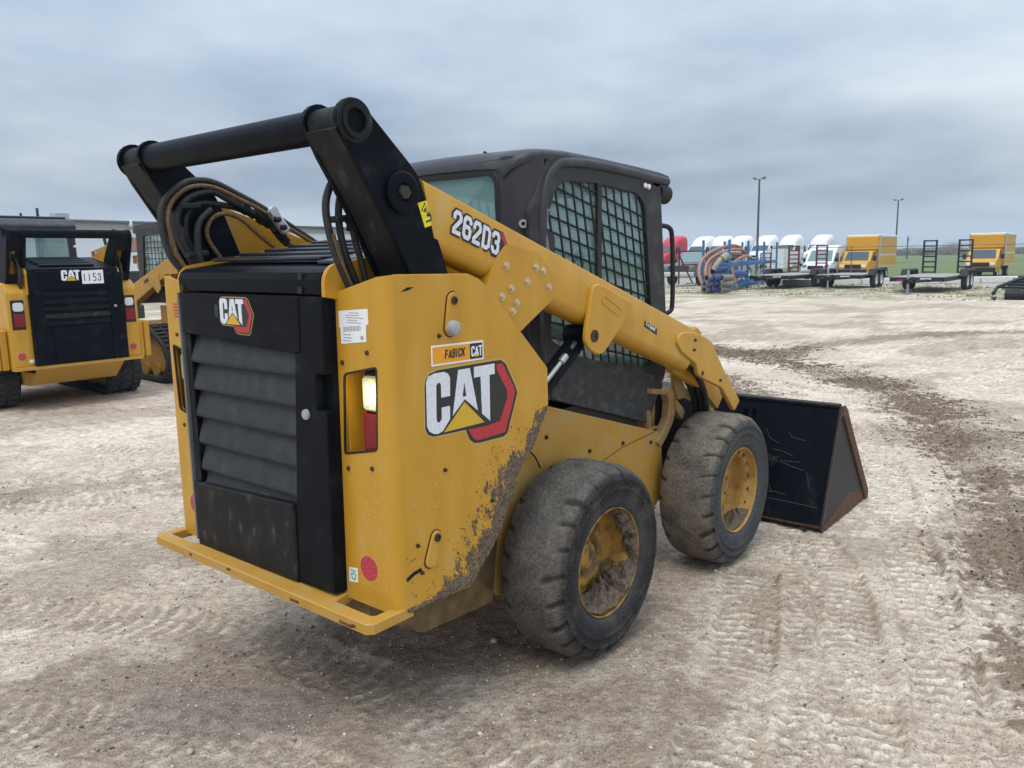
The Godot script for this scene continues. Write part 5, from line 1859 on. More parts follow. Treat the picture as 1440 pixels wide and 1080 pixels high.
	mb.box(Vector3(0.20, 1.50, 0), Vector3(0.11, 0.40, 0.38), Basis(Vector3(0, 0, 1), 0.15), 0.05)
	mb.box(Vector3(0.42, 1.50, 0.27), Vector3(0.26, 0.07, 0.08), Basis.IDENTITY, 0.02)
	mb.box(Vector3(0.42, 1.50, -0.27), Vector3(0.26, 0.07, 0.08), Basis.IDENTITY, 0.02)
	obj("seat", mb, M.seat, c)
	mb = MB.new()
	for s: int in [1, -1]:
		mb.tube(V([0.56, 1.53, 0.27 * s, 0.57, 1.66, 0.27 * s]), 0.018, 8)
		mb.ball(Vector3(0.575, 1.69, 0.27 * s), Vector3(0.03, 0.05, 0.03), 10, 6)
	obj("joystick", mb, M.trim, c)
	# handrail, lamps, rear eye, decals, aerial
	mb = MB.new()
	mb.tube(MB.spline(V([1.06, 1.86, 0.44, 1.12, 1.85, 0.47, 1.15, 1.80, 0.475, 1.165, 1.60, 0.475, 1.165, 1.45, 0.475, 1.15, 1.40, 0.47, 1.08, 1.38, 0.44]), 4), 0.013, 10)
	obj("grab_handle", mb, M.trim, c)
	for k in [[0.86, 2.052, 0.476], [0.895, 2.048, 0.476]]:
		mb = MB.new()
		mb.ball(Vector3(k[0], k[1], k[2]), Vector3(0.014, 0.014, 0.010), 14, 8)
		obj("marker_knob", mb, M.white_print, c)
	mb = MB.new()
	mb.cyl(Vector3(1.05, 2.03, 0.43), Vector3(1.13, 2.02, 0.44), 0.045, 0.05, 18)
	obj("work_lamp", mb, M.trim, c)
	mb = MB.new()
	mb.ring(Vector3(-0.07, 1.845, 0.425), Vector3(-0.085, 1.845, 0.440), 0.018, 0.009, 16)
	obj("lifting_eye", mb, M.label_grey, c)
	mb = MB.new()
	mb.prism(P([0.005, 1.72, 0.025, 1.80, 0.04, 1.80, 0.06, 1.72, 0.07, 1.64, 0.0, 1.64]), side(0.471), 0.0006)
	mb.stroke(P([0.0, 1.90, 0.06, 1.905]), 0.008, side(0.471), 0.0005)
	mb.stroke(P([0.012, 1.895, 0.012, 1.84]), 0.008, side(0.471), 0.0005)
	mb.stroke(P([0.045, 1.895, 0.045, 1.84]), 0.008, side(0.471), 0.0005)
	obj("worn_decal", mb, flat_mat(0.22, 0.22, 0.23, 0.6), c)
	mb = MB.new()
	mb.cyl(Vector3(0.35, 2.165, 0.10), Vector3(0.35, 2.185, 0.10), 0.018, 0.018, 12)
	mb.tube(V([0.20, 2.165, 0.05, 0.14, 2.195, 0.03]), 0.006, 6)
	obj("roof_fitting", mb, M.trim, c)

func _clipped(mb: MB, a: Vector2, b: Vector2, poly: PackedVector2Array, z: float, r: float) -> void:
	for part: PackedVector2Array in Geometry2D.intersect_polyline_with_polygon(PackedVector2Array([a, b]), MB.inset(MB.ccw(poly), -0.008)):
		for i in part.size() - 1:
			mb.cyl(Vector3(part[i].x, part[i].y, z), Vector3(part[i + 1].x, part[i + 1].y, z), r, r, 6, false)

func bucket(L: Node3D) -> void:
	var mb := MB.new()
	var w := 1.03
	# shell: back sheet with its crease, and the floor
	var back := P([-2.06, 0.03, -2.10, 0.135, -2.325, 0.745, -2.345, 0.745, -2.125, 0.14, -2.085, 0.035, -2.30, 0.02, -2.98, 0.012, -2.98, -0.006, -2.25, -0.002])
	mb.prism(back, across(w), 2 * w, 0.0)
	var b := obj("bucket", mb, M.black, L)
	for s: int in [1, -1]:
		mb = MB.new()
		both(mb, s, P([2.062, 0.01, 2.105, 0.13, 2.34, 0.745, 2.385, 0.742, 2.965, 0.05, 2.975, 0.0]), w, w + 0.012, 0.002)
		var sp := obj("side_plate", mb, flat_mat(0.020, 0.020, 0.022, 0.6), b)
		mb = MB.new()
		both(mb, s, P([2.385, 0.748, 2.42, 0.72, 2.985, 0.06, 2.995, -0.005, 2.93, -0.005, 2.90, 0.05, 2.355, 0.68]), w + 0.012, w + 0.026, 0.003)
		both(mb, s, P([2.062, -0.005, 2.064, 0.02, 2.40, 0.085, 2.60, 0.13, 2.93, 0.05, 2.95, -0.005]), w + 0.012, w + 0.0145, 0.0)
		both(mb, s, P([2.062, 0.02, 2.34, 0.745, 2.356, 0.735, 2.11, 0.09, 2.09, 0.02]), w + 0.012, w + 0.0145, 0.0)
		obj("wear_edge", mb, M.rust, sp)
	mb = MB.new()
	mb.box(Vector3(2.345, 0.748, 0), Vector3(0.07, 0.02, 2.06), Basis.IDENTITY, 0.004)
	obj("top_edge", mb, M.black_worn, b)
	mb = MB.new()
	mb.box(Vector3(2.15, 0.34, 0.44), Vector3(0.10, 0.72, 0.02), Basis(Vector3(0, 0, 1), -0.35))
	mb.box(Vector3(2.15, 0.34, 0.50), Vector3(0.10, 0.72, 0.02), Basis(Vector3(0, 0, 1), -0.35))
	obj("hitch_rib", mb, M.black, b)
	mb = MB.new()
	mb.box(Vector3(2.17, 0.48, 0.56), Vector3(0.03, 0.14, 0.06), Basis(Vector3(0, 0, 1), -0.35), 0.006)
	obj("rusty_bracket", mb, M.rust, b)
	# expanded-metal step
	mb = MB.new()
	for i in 13:
		var z := 0.50 + i * 0.018
		mb.tube(V([2.15, 0.415, z, 2.08, 0.415, z + 0.018, 2.02, 0.415, z, 2.08, 0.415, z - 0.018, 2.15, 0.415, z]), 0.004, 4, false)
	mb.box(Vector3(2.08, 0.405, 0.73), Vector3(0.15, 0.03, 0.012))
	obj("step", mb, M.black_worn, b)
	mb = MB.new()
	mb.prism(P([0.1, 0.004, 0.1, 0.03, 0.5, 0.018, 1.03, 0.022, 1.03, 0.004]), Transform3D(Basis(Vector3(0, 0, 1), Vector3(-0.28, 0.96, 0), Vector3(-0.96, -0.28, 0)), Vector3(2.064, 0.015, 0)), 0.002)
	obj("heel_wear", mb, M.rust, b)
	mb = MB.new()
	var bt := Transform3D(Basis(Vector3(0, 0, 1), Vector3(0.346, 0.938, 0), Vector3(-0.938, 0.346, 0)), Vector3(2.0988, 0.135, 0))
	for k in [[0.55, 0.22, 0.60, 0.17, 0.66, 0.12, 0.70, 0.05], [0.62, 0.30, 0.74, 0.25, 0.88, 0.22], [0.70, 0.26, 0.85, 0.27], [0.90, 0.21, 0.93, 0.12], [0.58, 0.04, 0.72, 0.06, 0.80, 0.05], [0.50, 0.01, 0.75, 0.012, 1.0, 0.004], [0.66, 0.33, 0.73, 0.325, 0.80, 0.30], [0.75, 0.45, 0.78, 0.42, 0.86, 0.41], [0.60, 0.46, 0.63, 0.40, 0.70, 0.37]]:
		mb.stroke(P(k), 0.003, bt, 0.0008 + 0.0001 * mb.v.size())
	obj("scratch", mb, flat_mat(0.075, 0.066, 0.058, 0.8), b)

# ---------------------------------------------------------------- other machines and the far side of the yard
func one(parent: Node, called: String, m: Material, build: Callable, label := "") -> MeshInstance3D:
	var mb := MB.new()
	build.call(mb)
	return obj(called, mb, m, parent, label)

func bx(parent: Node, called: String, m: Material, c: Vector3, s: Vector3, bev := 0.01, rot := Basis.IDENTITY, label := "") -> MeshInstance3D:
	var mb := MB.new()
	mb.box(c, s, rot, bev)
	return obj(called, mb, m, parent, label)

func slab(parent: Node, called: String, m: Material, poly: Array, z0: float, z1: float, bev := 0.01, r := 0.0) -> MeshInstance3D:
	var mb := MB.new()
	var p := P(poly)
	if r > 0.0:
		p = round_corners(p, r)
	mb.prism(p, side(z0), z1 - z0, bev)
	return obj(called, mb, m, parent)

func road_wheel(parent: Node, c: Vector3, r: float, w: float, rim_m: Material, s := 1.0) -> void:
	var mb := MB.new()
	var f := Transform3D(Basis.IDENTITY if s > 0 else Basis(Vector3(-1, 0, 0), Vector3(0, 1, 0), Vector3(0, 0, -1)), c)
	mb.lathe(P([r * 0.6, -w * 0.5, r * 0.93, -w * 0.5, r, -w * 0.36, r, w * 0.36, r * 0.93, w * 0.5, r * 0.6, w * 0.5, r * 0.58, w * 0.3]), f, 24)
	var t := obj("tyre", mb, M.tyre_far, parent)
	mb = MB.new()
	mb.lathe(P([r * 0.60, w * 0.46, r * 0.54, w * 0.30, r * 0.42, w * 0.16, r * 0.25, w * 0.34, 0.0, w * 0.36]), f, 20)
	obj("rim", mb, rim_m, t)

func cat_word(parent: Node, tr: Transform3D, c: Vector2, s: float) -> void:
	var t2 := tr
	for k in ["C", "A", "T"]:
		var mb := MB.new()
		mb.prism(epoly(k, s, c), t2, 0.002, 0.0, [epoly("Ah", s, c)] if k == "A" else [])
		obj("letter", mb, M.white_print, parent)
	var mb := MB.new()
	mb.prism(epoly("Y", s, c), t2, 0.0025)
	obj("gold_triangle", mb, M.gold_print, parent)

func track_loader(at: Vector3, turn: float) -> Node3D:
	var T := thing("track_loader", "yellow and black compact track loader at the left edge, rear door numbered 1153", "track loader", at, turn, "track loaders parked side by side")
	var mb: MB
	for s: int in [1, -1]:
		# rubber track: a closed belt with cleats, road wheels and frame inside
		var outl := round_corners(P([-0.62, 0.30, -0.50, 0.06, -0.36, 0.0, 1.10, 0.0, 1.28, 0.08, 1.34, 0.28, 1.24, 0.44, 0.10, 0.78, -0.12, 0.80, -0.50, 0.56]), 0.10, 4)
		var inn := MB.inset(MB.ccw(outl), 0.07)
		mb = MB.new()
		both(mb, s, outl, 0.52, 0.97, 0.02, [inn])
		var pts := MB.ccw(outl)
		pts.append(pts[0])
		var run := 0.0
		for i in pts.size() - 1:
			var l := pts[i].distance_to(pts[i + 1])
			var e := (pts[i + 1] - pts[i]) / maxf(l, 1e-5)
			var k := run
			while k < l:
				var c := pts[i] + e * k + Vector2(e.y, -e.x) * 0.012
				for zz: float in [0.60, 0.745, 0.89]:
					mb.box(Vector3(c.x, c.y, zz * s), Vector3(0.045, 0.03, 0.115), Basis(Vector3(0, 0, 1), e.angle()), 0.006)
				k += 0.09
			run = k - l
		var tk := obj("track", mb, M.tyre_far, T)
		mb = MB.new()
		both(mb, s, P([-0.35, 0.12, 1.1, 0.12, 1.1, 0.36, 0.1, 0.66, -0.25, 0.60]), 0.60, 0.86, 0.02)
		obj("track_frame", mb, M.yellow_dusty, tk)
		for k in [[-0.42, 0.30, 0.13], [-0.08, 0.15, 0.10], [0.25, 0.15, 0.10], [0.58, 0.15, 0.10], [0.90, 0.15, 0.10], [1.13, 0.25, 0.17]]:
			mb = MB.new()
			mb.cyl(Vector3(k[0], k[1], 0.64 * s), Vector3(k[0], k[1], 0.90 * s), k[2], k[2], 20)
			obj("road_wheel", mb, M.yellow_dusty, tk)
		# tower with the flared lower box
		mb = MB.new()
		both(mb, s, round_corners(P([-1.09, 0.52, -1.09, 1.40, -1.0, 1.50, -0.72, 1.52, -0.42, 1.25, -0.25, 1.10, -0.45, 0.72, -0.62, 0.52]), 0.03), 0.50, 0.74, 0.012)
		var tw := obj("rear_tower", mb, M.yellow, T)
		for i in 2:
			mb = MB.new()
			mb.box(Vector3(-0.80, 0.74, (0.785 + i * 0.085) * s), Vector3(0.42, 0.46, 0.077), Basis.IDENTITY, 0.012)
			obj("guard_box", mb, M.yellow, tw)
		bx(tw, "lamp_recess", M.trim, Vector3(-1.085, 1.14, 0.635 * s), Vector3(0.02, 0.34, 0.14), 0.004)
		mb = MB.new()
		mb.prism(rounded(-0.055, 1.18, 0.055, 1.28, 0.03), Transform3D(rearp(-1.096).basis, Vector3(-1.096, 0, 0.63 * s)), 0.012, 0.004)
		obj("reversing_lamp", mb, flat_mat(0.62, 0.64, 0.66, 0.15), tw)
		mb = MB.new()
		mb.prism(rounded(-0.055, 1.0, 0.055, 1.15, 0.015), Transform3D(rearp(-1.096).basis, Vector3(-1.096, 0, 0.63 * s)), 0.012, 0.004)
		obj("tail_lamp", mb, M.red_lens, tw)
		mb = MB.new()
		mb.prism(disc(Vector2(0.64 * s, 0.66), 0.042, 20), rearp(-1.091), 0.002)
		obj("round_reflector", mb, M.red_disc, tw)
		bx(tw, "sticker", M.white_print, Vector3(-1.092, 0.60, 0.545 * s), Vector3(0.002, 0.04, 0.05), 0.0)
		# rear links: two cheeks with a dark gap between them
		var chk := round_corners(P([-1.20, 2.02, -1.16, 2.12, -1.08, 2.12, -0.80, 1.75, -0.72, 1.45, -0.95, 1.40, -1.03, 1.55]), 0.04)
		for z: Array in [[0.50, 0.53], [0.66, 0.70]]:
			mb = MB.new()
			both(mb, s, chk, z[0], z[1], 0.004)
			obj("rear_link", mb, M.black, T)
		mb = MB.new()
		both(mb, s, P([-1.19, 2.03, -1.115, 1.86, -1.09, 1.87, -1.165, 2.04]), 0.53, 0.66)
		obj("web_plate", mb, M.black, T)
		mb = MB.new()
		both(mb, s, P([-1.06, 1.60, -1.02, 1.50, -0.99, 1.51, -1.03, 1.61]), 0.53, 0.66)
		obj("web_plate", mb, M.black, T)
		# lift arm
		mb = MB.new()
		both(mb, s, round_corners(P([-1.0, 1.98, -0.88, 1.98, 0.95, 1.36, 1.20, 1.26, 1.58, 0.86, 1.50, 0.78, 1.05, 1.02, -0.15, 1.50, -0.40, 1.32, -0.52, 1.55, -0.94, 1.78]), 0.03), 0.56, 0.68, 0.01)
		var arm := obj("lift_arm", mb, M.yellow, T)
		mb = MB.new()
		both(mb, s, round_corners(P([0.04, 1.56, 0.35, 1.47, 0.08, 1.25, -0.02, 1.33]), 0.03), 0.68, 0.695, 0.004)
		obj("cylinder_bracket", mb, M.yellow, arm)
		mb = MB.new()
		mb.box(Vector3(0.42, 1.44, 0.6815 * s), Vector3(0.14, 0.05, 0.003), Basis(Vector3(0, 0, 1), -0.33))
		obj("black_sticker", mb, M.black_print, arm)
		mb = MB.new()
		mb.cyl(Vector3(-0.55, 0.95, 0.60 * s), Vector3(0.03, 1.33, 0.60 * s), 0.04, 0.04, 14)
		obj("lift_cylinder", mb, M.black, T)
		for i in 3:
			mb = MB.new()
			var o := i * 0.035
			mb.tube(MB.spline(V([-0.90 - o, 1.36, 0.56 * s, -1.02 - o, 1.50, 0.57 * s, -1.02 - o, 1.68, 0.575 * s, -0.92 - o, 1.80, 0.58 * s, -0.78 - o, 1.84, 0.585 * s]), 4), 0.014, 8)
			obj("hydraulic_hose", mb, M.rubber_hose, T)
		mb = MB.new()
		both(mb, s, round_corners(P([-1.13, 1.36, -1.13, 1.62, -1.10, 1.66, -0.45, 1.80, -0.45, 1.36]), 0.02), 0.512, 0.530, 0.004)
		obj("hood_side_panel", mb, M.yellow, T)
	mb = MB.new()
	mb.box(Vector3(-0.3, 0.75, 0), Vector3(1.45, 0.62, 1.0))
	mb.box(Vector3(0.5, 0.6, 0), Vector3(1.2, 0.4, 1.0))
	obj("chassis", mb, M.yellow_dusty, T)
	mb = MB.new()
	mb.prism(P([-1.12, 0.50, -0.85, 0.28, -0.4, 0.26, -0.4, 0.52]), side(-0.50), 1.0)
	obj("belly_pan", mb, M.yellow_dusty, T)
	mb = MB.new()
	mb.prism(P([-1.14, 0.50, -1.02, 0.50, -1.02, 0.535, -1.14, 0.535]), side(-0.74), 1.48, 0.006)
	obj("rear_bumper", mb, M.yellow_dusty, T)
	# rear door
	mb = MB.new()
	mb.prism(P([-0.515, 0.54, -0.515, 1.60, 0.555, 1.60, 0.555, 0.54]), rearp(-1.08), 0.05, 0.004)
	var door := obj("rear_door", mb, M.black, T)
	one(door, "upper_panel", M.black, func(b: MB): b.prism(P([-0.40, 1.42, -0.44, 1.63, 0.44, 1.63, 0.40, 1.42]), rearp(-1.13), 0.022, 0.005))
	one(door, "lower_panel", M.black, func(b: MB): b.prism(P([-0.29, 0.55, -0.31, 0.96, 0.36, 0.96, 0.36, 0.55]), rearp(-1.13), 0.022, 0.006))
	one(door, "frame_panel", M.black, func(b: MB): b.prism(P([-0.515, 0.54, -0.515, 1.60, -0.42, 1.60, -0.36, 1.0, -0.31, 0.94, -0.30, 0.54]), rearp(-1.13), 0.018, 0.006))
	one(door, "hinge_panel", M.black, func(b: MB): b.prism(P([0.38, 0.54, 0.38, 1.60, 0.555, 1.60, 0.555, 0.54]), rearp(-1.13), 0.018, 0.006))
	for i in 5:
		one(door, "louvre_slat", M.black_worn if i == 3 else M.black, func(b: MB):
			var tr := across(0.375)
			tr.origin = Vector3(-1.128, 1.33 - i * 0.085, 0.375)
			b.prism(P([0.0, 0.0, 0.018, 0.0, 0.020, 0.012, 0.004, 0.05, -0.004, 0.085, -0.004, 0.0]), tr, 0.75))
	one(door, "lock", M.label_grey, func(b: MB): b.cyl(Vector3(-1.148, 1.19, 0.44), Vector3(-1.156, 1.19, 0.44), 0.018, 0.016, 12))
	cat_word(door, rearp(-1.152), Vector2(-0.015, 1.556), 0.60)
	var pl := one(door, "number_plate", M.white_print, func(b: MB): b.prism(P([0.075, 1.470, 0.075, 1.628, 0.325, 1.634, 0.325, 1.470]), rearp(-1.152), 0.002))
	lettering(pl, "handwritten_digit", "1153", Transform3D(rearp(-1.1545).basis, Vector3(-1.1545, 1.500, 0.090)), 0.095, 0.13, 0.11, M.black_print, 0.90)
	# hood with slats
	one(T, "hood", M.black, func(b: MB): b.prism(P([1.135, 1.60, 1.125, 1.655, 0.45, 1.79, 0.45, 1.60]), across(0.51), 1.02, 0.0))
	for i in 4:
		bx(T.get_node("hood"), "louvre_slat", M.black, Vector3(-0.98 + i * 0.13, 1.70 + i * 0.026, -0.02), Vector3(0.07, 0.02, 0.62), 0.005, Basis(Vector3(0, 0, 1), 0.3))
	one(T, "crossbar", M.black, func(b: MB): b.cyl(Vector3(-1.13, 2.06, -0.70), Vector3(-1.13, 2.06, 0.70), 0.052, 0.052, 24))
	one(T, "exhaust_stack", M.rust, func(b: MB): b.ring(Vector3(-0.72, 1.72, -0.40), Vector3(-0.78, 1.93, -0.40), 0.035, 0.028, 16))
	# cab
	var win := round_corners(P([0.04, 1.35, 0.02, 2.05, 0.12, 2.15, 0.82, 2.12, 0.92, 1.35]), 0.03)
	var cabn := Node3D.new()
	cabn.name = "cab"
	T.add_child(cabn)
	for s: int in [1, -1]:
		mb = MB.new()
		both(mb, s, round_corners(P([-0.10, 1.10, -0.08, 2.05, 0.02, 2.24, 1.02, 2.23, 1.08, 1.10]), 0.03), 0.45, 0.48, 0.004, [win])
		obj("side_wall", mb, M.cab_dark, cabn)
	for s: int in [1, -1]:
		one(cabn, "side_window", M.glass, func(b: MB): both(b, s, MB.inset(MB.ccw(win), -0.01), 0.442, 0.449))
		one(cabn, "window_guard", M.trim, func(b: MB):
			for i in 8:
				_clipped(b, Vector2(0.06 + i * 0.11, 1.2), Vector2(0.06 + i * 0.11, 2.1), win, 0.468 * s, 0.006)
			for i in 9:
				_clipped(b, Vector2(-0.1, 2.02 - i * 0.085), Vector2(1.1, 2.02 - i * 0.085), win, 0.462 * s, 0.006))
	one(cabn, "cab_roof", M.cab, func(b: MB):
		b.prism(round_corners(P([0.16, 2.15, 0.16, 2.20, 0.06, 2.28, -0.30, 2.31, -1.12, 2.28, -1.16, 2.21, -1.16, 2.16]), 0.04), across(0.47), 0.94, 0.0)
		b.box(Vector3(0.45, 2.30, 0), Vector3(0.9, 0.03, 0.84), Basis.IDENTITY, 0.014))
	var hole := round_corners(P([-0.39, 1.72, 0.39, 1.72, 0.375, 2.13, -0.375, 2.13]), 0.05)
	one(cabn, "rear_wall", M.cab, func(b: MB): b.prism(P([-0.47, 1.10, 0.47, 1.10, 0.47, 2.20, -0.47, 2.20]), rearp(-0.07), 0.03, 0.004, [hole]))
	one(cabn, "rear_window", M.glass, func(b: MB): b.prism(MB.inset(MB.ccw(hole), -0.004), rearp(-0.085), 0.004))
	one(cabn, "front_frame", M.cab_dark, func(b: MB):
		for s: int in [1, -1]:
			b.box(Vector3(1.06, 1.65, 0.44 * s), Vector3(0.05, 1.08, 0.05))
		b.box(Vector3(1.06, 2.16, 0), Vector3(0.05, 0.08, 0.9))
		b.box(Vector3(1.06, 1.12, 0), Vector3(0.05, 0.08, 0.9)))
	one(cabn, "seat", M.seat, func(b: MB):
		b.box(Vector3(0.30, 1.30, 0), Vector3(0.42, 0.30, 0.44), Basis.IDENTITY, 0.04)
		b.box(Vector3(0.14, 1.58, 0), Vector3(0.10, 0.42, 0.40), Basis.IDENTITY, 0.04))
	one(cabn, "marker_knob", M.white_print, func(b: MB): b.ball(Vector3(-0.105, 1.93, 0.455), Vector3(0.02, 0.02, 0.02), 10, 6))
	# simple bucket at the front
	one(T, "bucket", M.black, func(b: MB): b.prism(P([-1.75, 0.05, -1.95, 0.70, -2.0, 0.70, -1.82, 0.06, -2.6, 0.03, -2.6, 0.01, -1.8, 0.01]), across(0.95), 1.9))
	return T

func box_truck(at: Vector3, label: String) -> Node3D:
	var T := thing("box_truck", label, "box truck", at, PI, "yellow box trucks behind the fence")
	var yel := noise_mat(0.01, 90, [[0.0, 0.60, 0.30, 0.012], [1.0, 0.66, 0.35, 0.02]], 0.3, 0.4)
	slab(T, "cab_body", yel, [0.95, 0.42, 0.98, 1.10, 0.80, 1.26, 0.20, 1.36, -0.30, 2.02, -1.20, 2.08, -1.20, 0.42], -0.98, 0.98, 0.05, 0.06)
	bx(T, "cargo_box", yel, Vector3(-3.60, 1.98, 0), Vector3(4.6, 2.30, 2.36), 0.02)
	var b: Node = T.get_node("cargo_box")
	bx(b, "roof_cap", M.white_paint, Vector3(-3.60, 3.12, 0), Vector3(4.66, 0.20, 2.42), 0.04)
	for s: int in [1, -1]:
		bx(b, "corner_post", flat_mat(0.5, 0.5, 0.5, 0.4, 0.5), Vector3(-1.30, 2.0, 1.16 * s), Vector3(0.16, 2.4, 0.10), 0.02)
		bx(b, "side_stripe", M.white_paint, Vector3(-3.65, 1.75, 1.184 * s), Vector3(4.4, 0.07, 0.006), 0.0)
		bx(b, "lower_rail", flat_mat(0.6, 0.56, 0.45, 0.5), Vector3(-3.65, 0.90, 1.185 * s), Vector3(4.5, 0.10, 0.02), 0.004)
	bx(b, "nose_panel", yel, Vector3(-1.20, 2.62, 0), Vector3(0.22, 1.0, 2.2), 0.06)
	one(T, "windscreen", M.dark_glass, func(m: MB): m.quad(Vector3(0.215, 1.37, 0.82), Vector3(0.215, 1.37, -0.82), Vector3(-0.275, 2.00, -0.74), Vector3(-0.275, 2.00, 0.74)))
	for s: int in [1, -1]:
		one(T, "side_window", M.dark_glass, func(m: MB): both(m, s, P([0.02, 1.38, -0.38, 1.94, -0.95, 1.95, -0.95, 1.36]), 0.975, 0.986))
		bx(T, "headlight", M.white_print, Vector3(0.975, 0.98, 0.75 * s), Vector3(0.06, 0.20, 0.32), 0.03)
		bx(T, "mirror", M.trim, Vector3(0.05, 1.52, 1.22 * s), Vector3(0.12, 0.36, 0.22), 0.03)
		road_wheel(T, Vector3(0.0, 0.40, 0.86 * s), 0.40, 0.24, M.white_paint, s)
		road_wheel(T, Vector3(-4.1, 0.40, 0.86 * s), 0.40, 0.30, M.white_paint, s)
	bx(T, "grille", M.trim, Vector3(0.965, 0.95, 0), Vector3(0.06, 0.30, 1.12), 0.01)
	bx(T, "bumper", M.trim, Vector3(1.02, 0.58, 0), Vector3(0.16, 0.34, 1.96), 0.03)
	bx(T, "chassis_rail", M.trim, Vector3(-2.8, 0.62, 0), Vector3(5.6, 0.28, 1.0), 0.0)
	return T

func semi(at: Vector3, label: String, paint: Material, grp: String) -> Node3D:
	var T := thing("truck_tractor", label, "semi truck", at, PI, grp)
	slab(T, "hood", paint, [1.30, 0.55, 1.40, 1.20, 1.20, 1.62, 0.95, 1.75, -0.50, 2.05, -0.50, 0.80], -1.0, 1.0, 0.08)
	slab(T, "cab_body", paint, [-0.45, 0.60, -0.45, 2.02, -1.05, 2.70, -3.6, 2.75, -3.6, 0.60], -1.18, 1.18, 0.06)
	one(T, "roof_fairing", paint, func(m: MB):
		var rows: Array[PackedVector3Array] = []
		for k in [[-3.62, 3.95, 1.19], [-2.9, 3.93, 1.18], [-2.3, 3.78, 1.14], [-1.8, 3.52, 1.08], [-1.4, 3.22, 1.02], [-1.12, 2.92, 0.98], [-0.98, 2.68, 0.96]]:
			var row := PackedVector3Array()
			for i in 17:
				var a := PI * i / 16.0
				var ca := cos(a)
				var sa := sin(a)
				row.append(Vector3(k[0], 2.6 + (k[1] - 2.6) * pow(sa, 0.55), -signf(ca) * pow(absf(ca), 0.55) * k[2]))
			rows.append(row)
		m.surf(rows))
	one(T, "windscreen", M.dark_glass, func(m: MB): m.quad(Vector3(-0.43, 2.06, 1.02), Vector3(-0.43, 2.06, -1.02), Vector3(-1.02, 2.70, -0.96), Vector3(-1.02, 2.70, 0.96)))
	for s: int in [1, -1]:
		one(T, "side_window", M.dark_glass, func(m: MB): both(m, s, P([-0.75, 2.0, -1.12, 2.58, -1.85, 2.58, -1.85, 1.95]), 1.175, 1.190))
		bx(T, "mirror", M.trim, Vector3(-0.55, 2.25, 1.42 * s), Vector3(0.14, 0.7, 0.20), 0.03)
		bx(T, "headlight", M.pale_glass, Vector3(1.28, 1.0, 0.82 * s), Vector3(0.16, 0.22, 0.30), 0.04)
		road_wheel(T, Vector3(0.25, 0.52, 1.0 * s), 0.52, 0.28, M.zinc, s)
		road_wheel(T, Vector3(-4.2, 0.52, 0.95 * s), 0.52, 0.5, M.zinc, s)
		one(T, "exhaust_stack", M.chrome, func(m: MB): m.cyl(Vector3(-3.75, 1.2, 1.0 * s), Vector3(-3.75, 3.7, 1.0 * s), 0.07, 0.07, 10))
	bx(T, "grille", M.trim, Vector3(1.36, 1.15, 0), Vector3(0.06, 0.70, 0.95), 0.02)
	bx(T, "bumper", paint, Vector3(1.38, 0.52, 0), Vector3(0.24, 0.34, 2.3), 0.06)
	bx(T, "chassis_rail", M.trim, Vector3(-3.6, 0.75, 0), Vector3(3.0, 0.3, 0.9), 0.0)
	return T

func van(at: Vector3) -> void:
	var T := thing("cargo_van", "white high-roof cargo van parked beside the yellow box truck", "van", at, PI)
	slab(T, "body", M.white_paint, [0.85, 0.40, 0.92, 0.85, 0.80, 1.08, 0.10, 1.30, -0.55, 2.12, -1.0, 2.42, -1.8, 2.52, -4.9, 2.50, -5.0, 0.40], -1.0, 1.0, 0.14, 0.08)
	one(T, "windscreen", M.pale_glass, func(m: MB): m.quad(Vector3(0.06, 1.36, 0.88), Vector3(0.06, 1.36, -0.88), Vector3(-0.55, 2.14, -0.76), Vector3(-0.55, 2.14, 0.76)))
	bx(T, "grille", M.trim, Vector3(0.90, 0.92, 0), Vector3(0.08, 0.28, 1.1), 0.03)
	bx(T, "bumper", flat_mat(0.05, 0.05, 0.05, 0.7), Vector3(0.93, 0.50, 0), Vector3(0.12, 0.30, 1.9), 0.04)
	for s: int in [1, -1]:
		one(T, "side_window", M.dark_glass, func(m: MB): both(m, s, P([-0.05, 1.36, -0.55, 1.95, -1.15, 1.98, -1.15, 1.30]), 0.998, 1.006))
		bx(T, "headlight", M.pale_glass, Vector3(0.80, 1.02, 0.80 * s), Vector3(0.22, 0.24, 0.30), 0.04)
		bx(T, "mirror", M.trim, Vector3(-0.15, 1.45, 1.16 * s), Vector3(0.14, 0.30, 0.18), 0.03)
		road_wheel(T, Vector3(0.0, 0.35, 0.88 * s), 0.35, 0.24, M.zinc, s)
		road_wheel(T, Vector3(-3.6, 0.35, 0.88 * s), 0.35, 0.24, M.zinc, s)

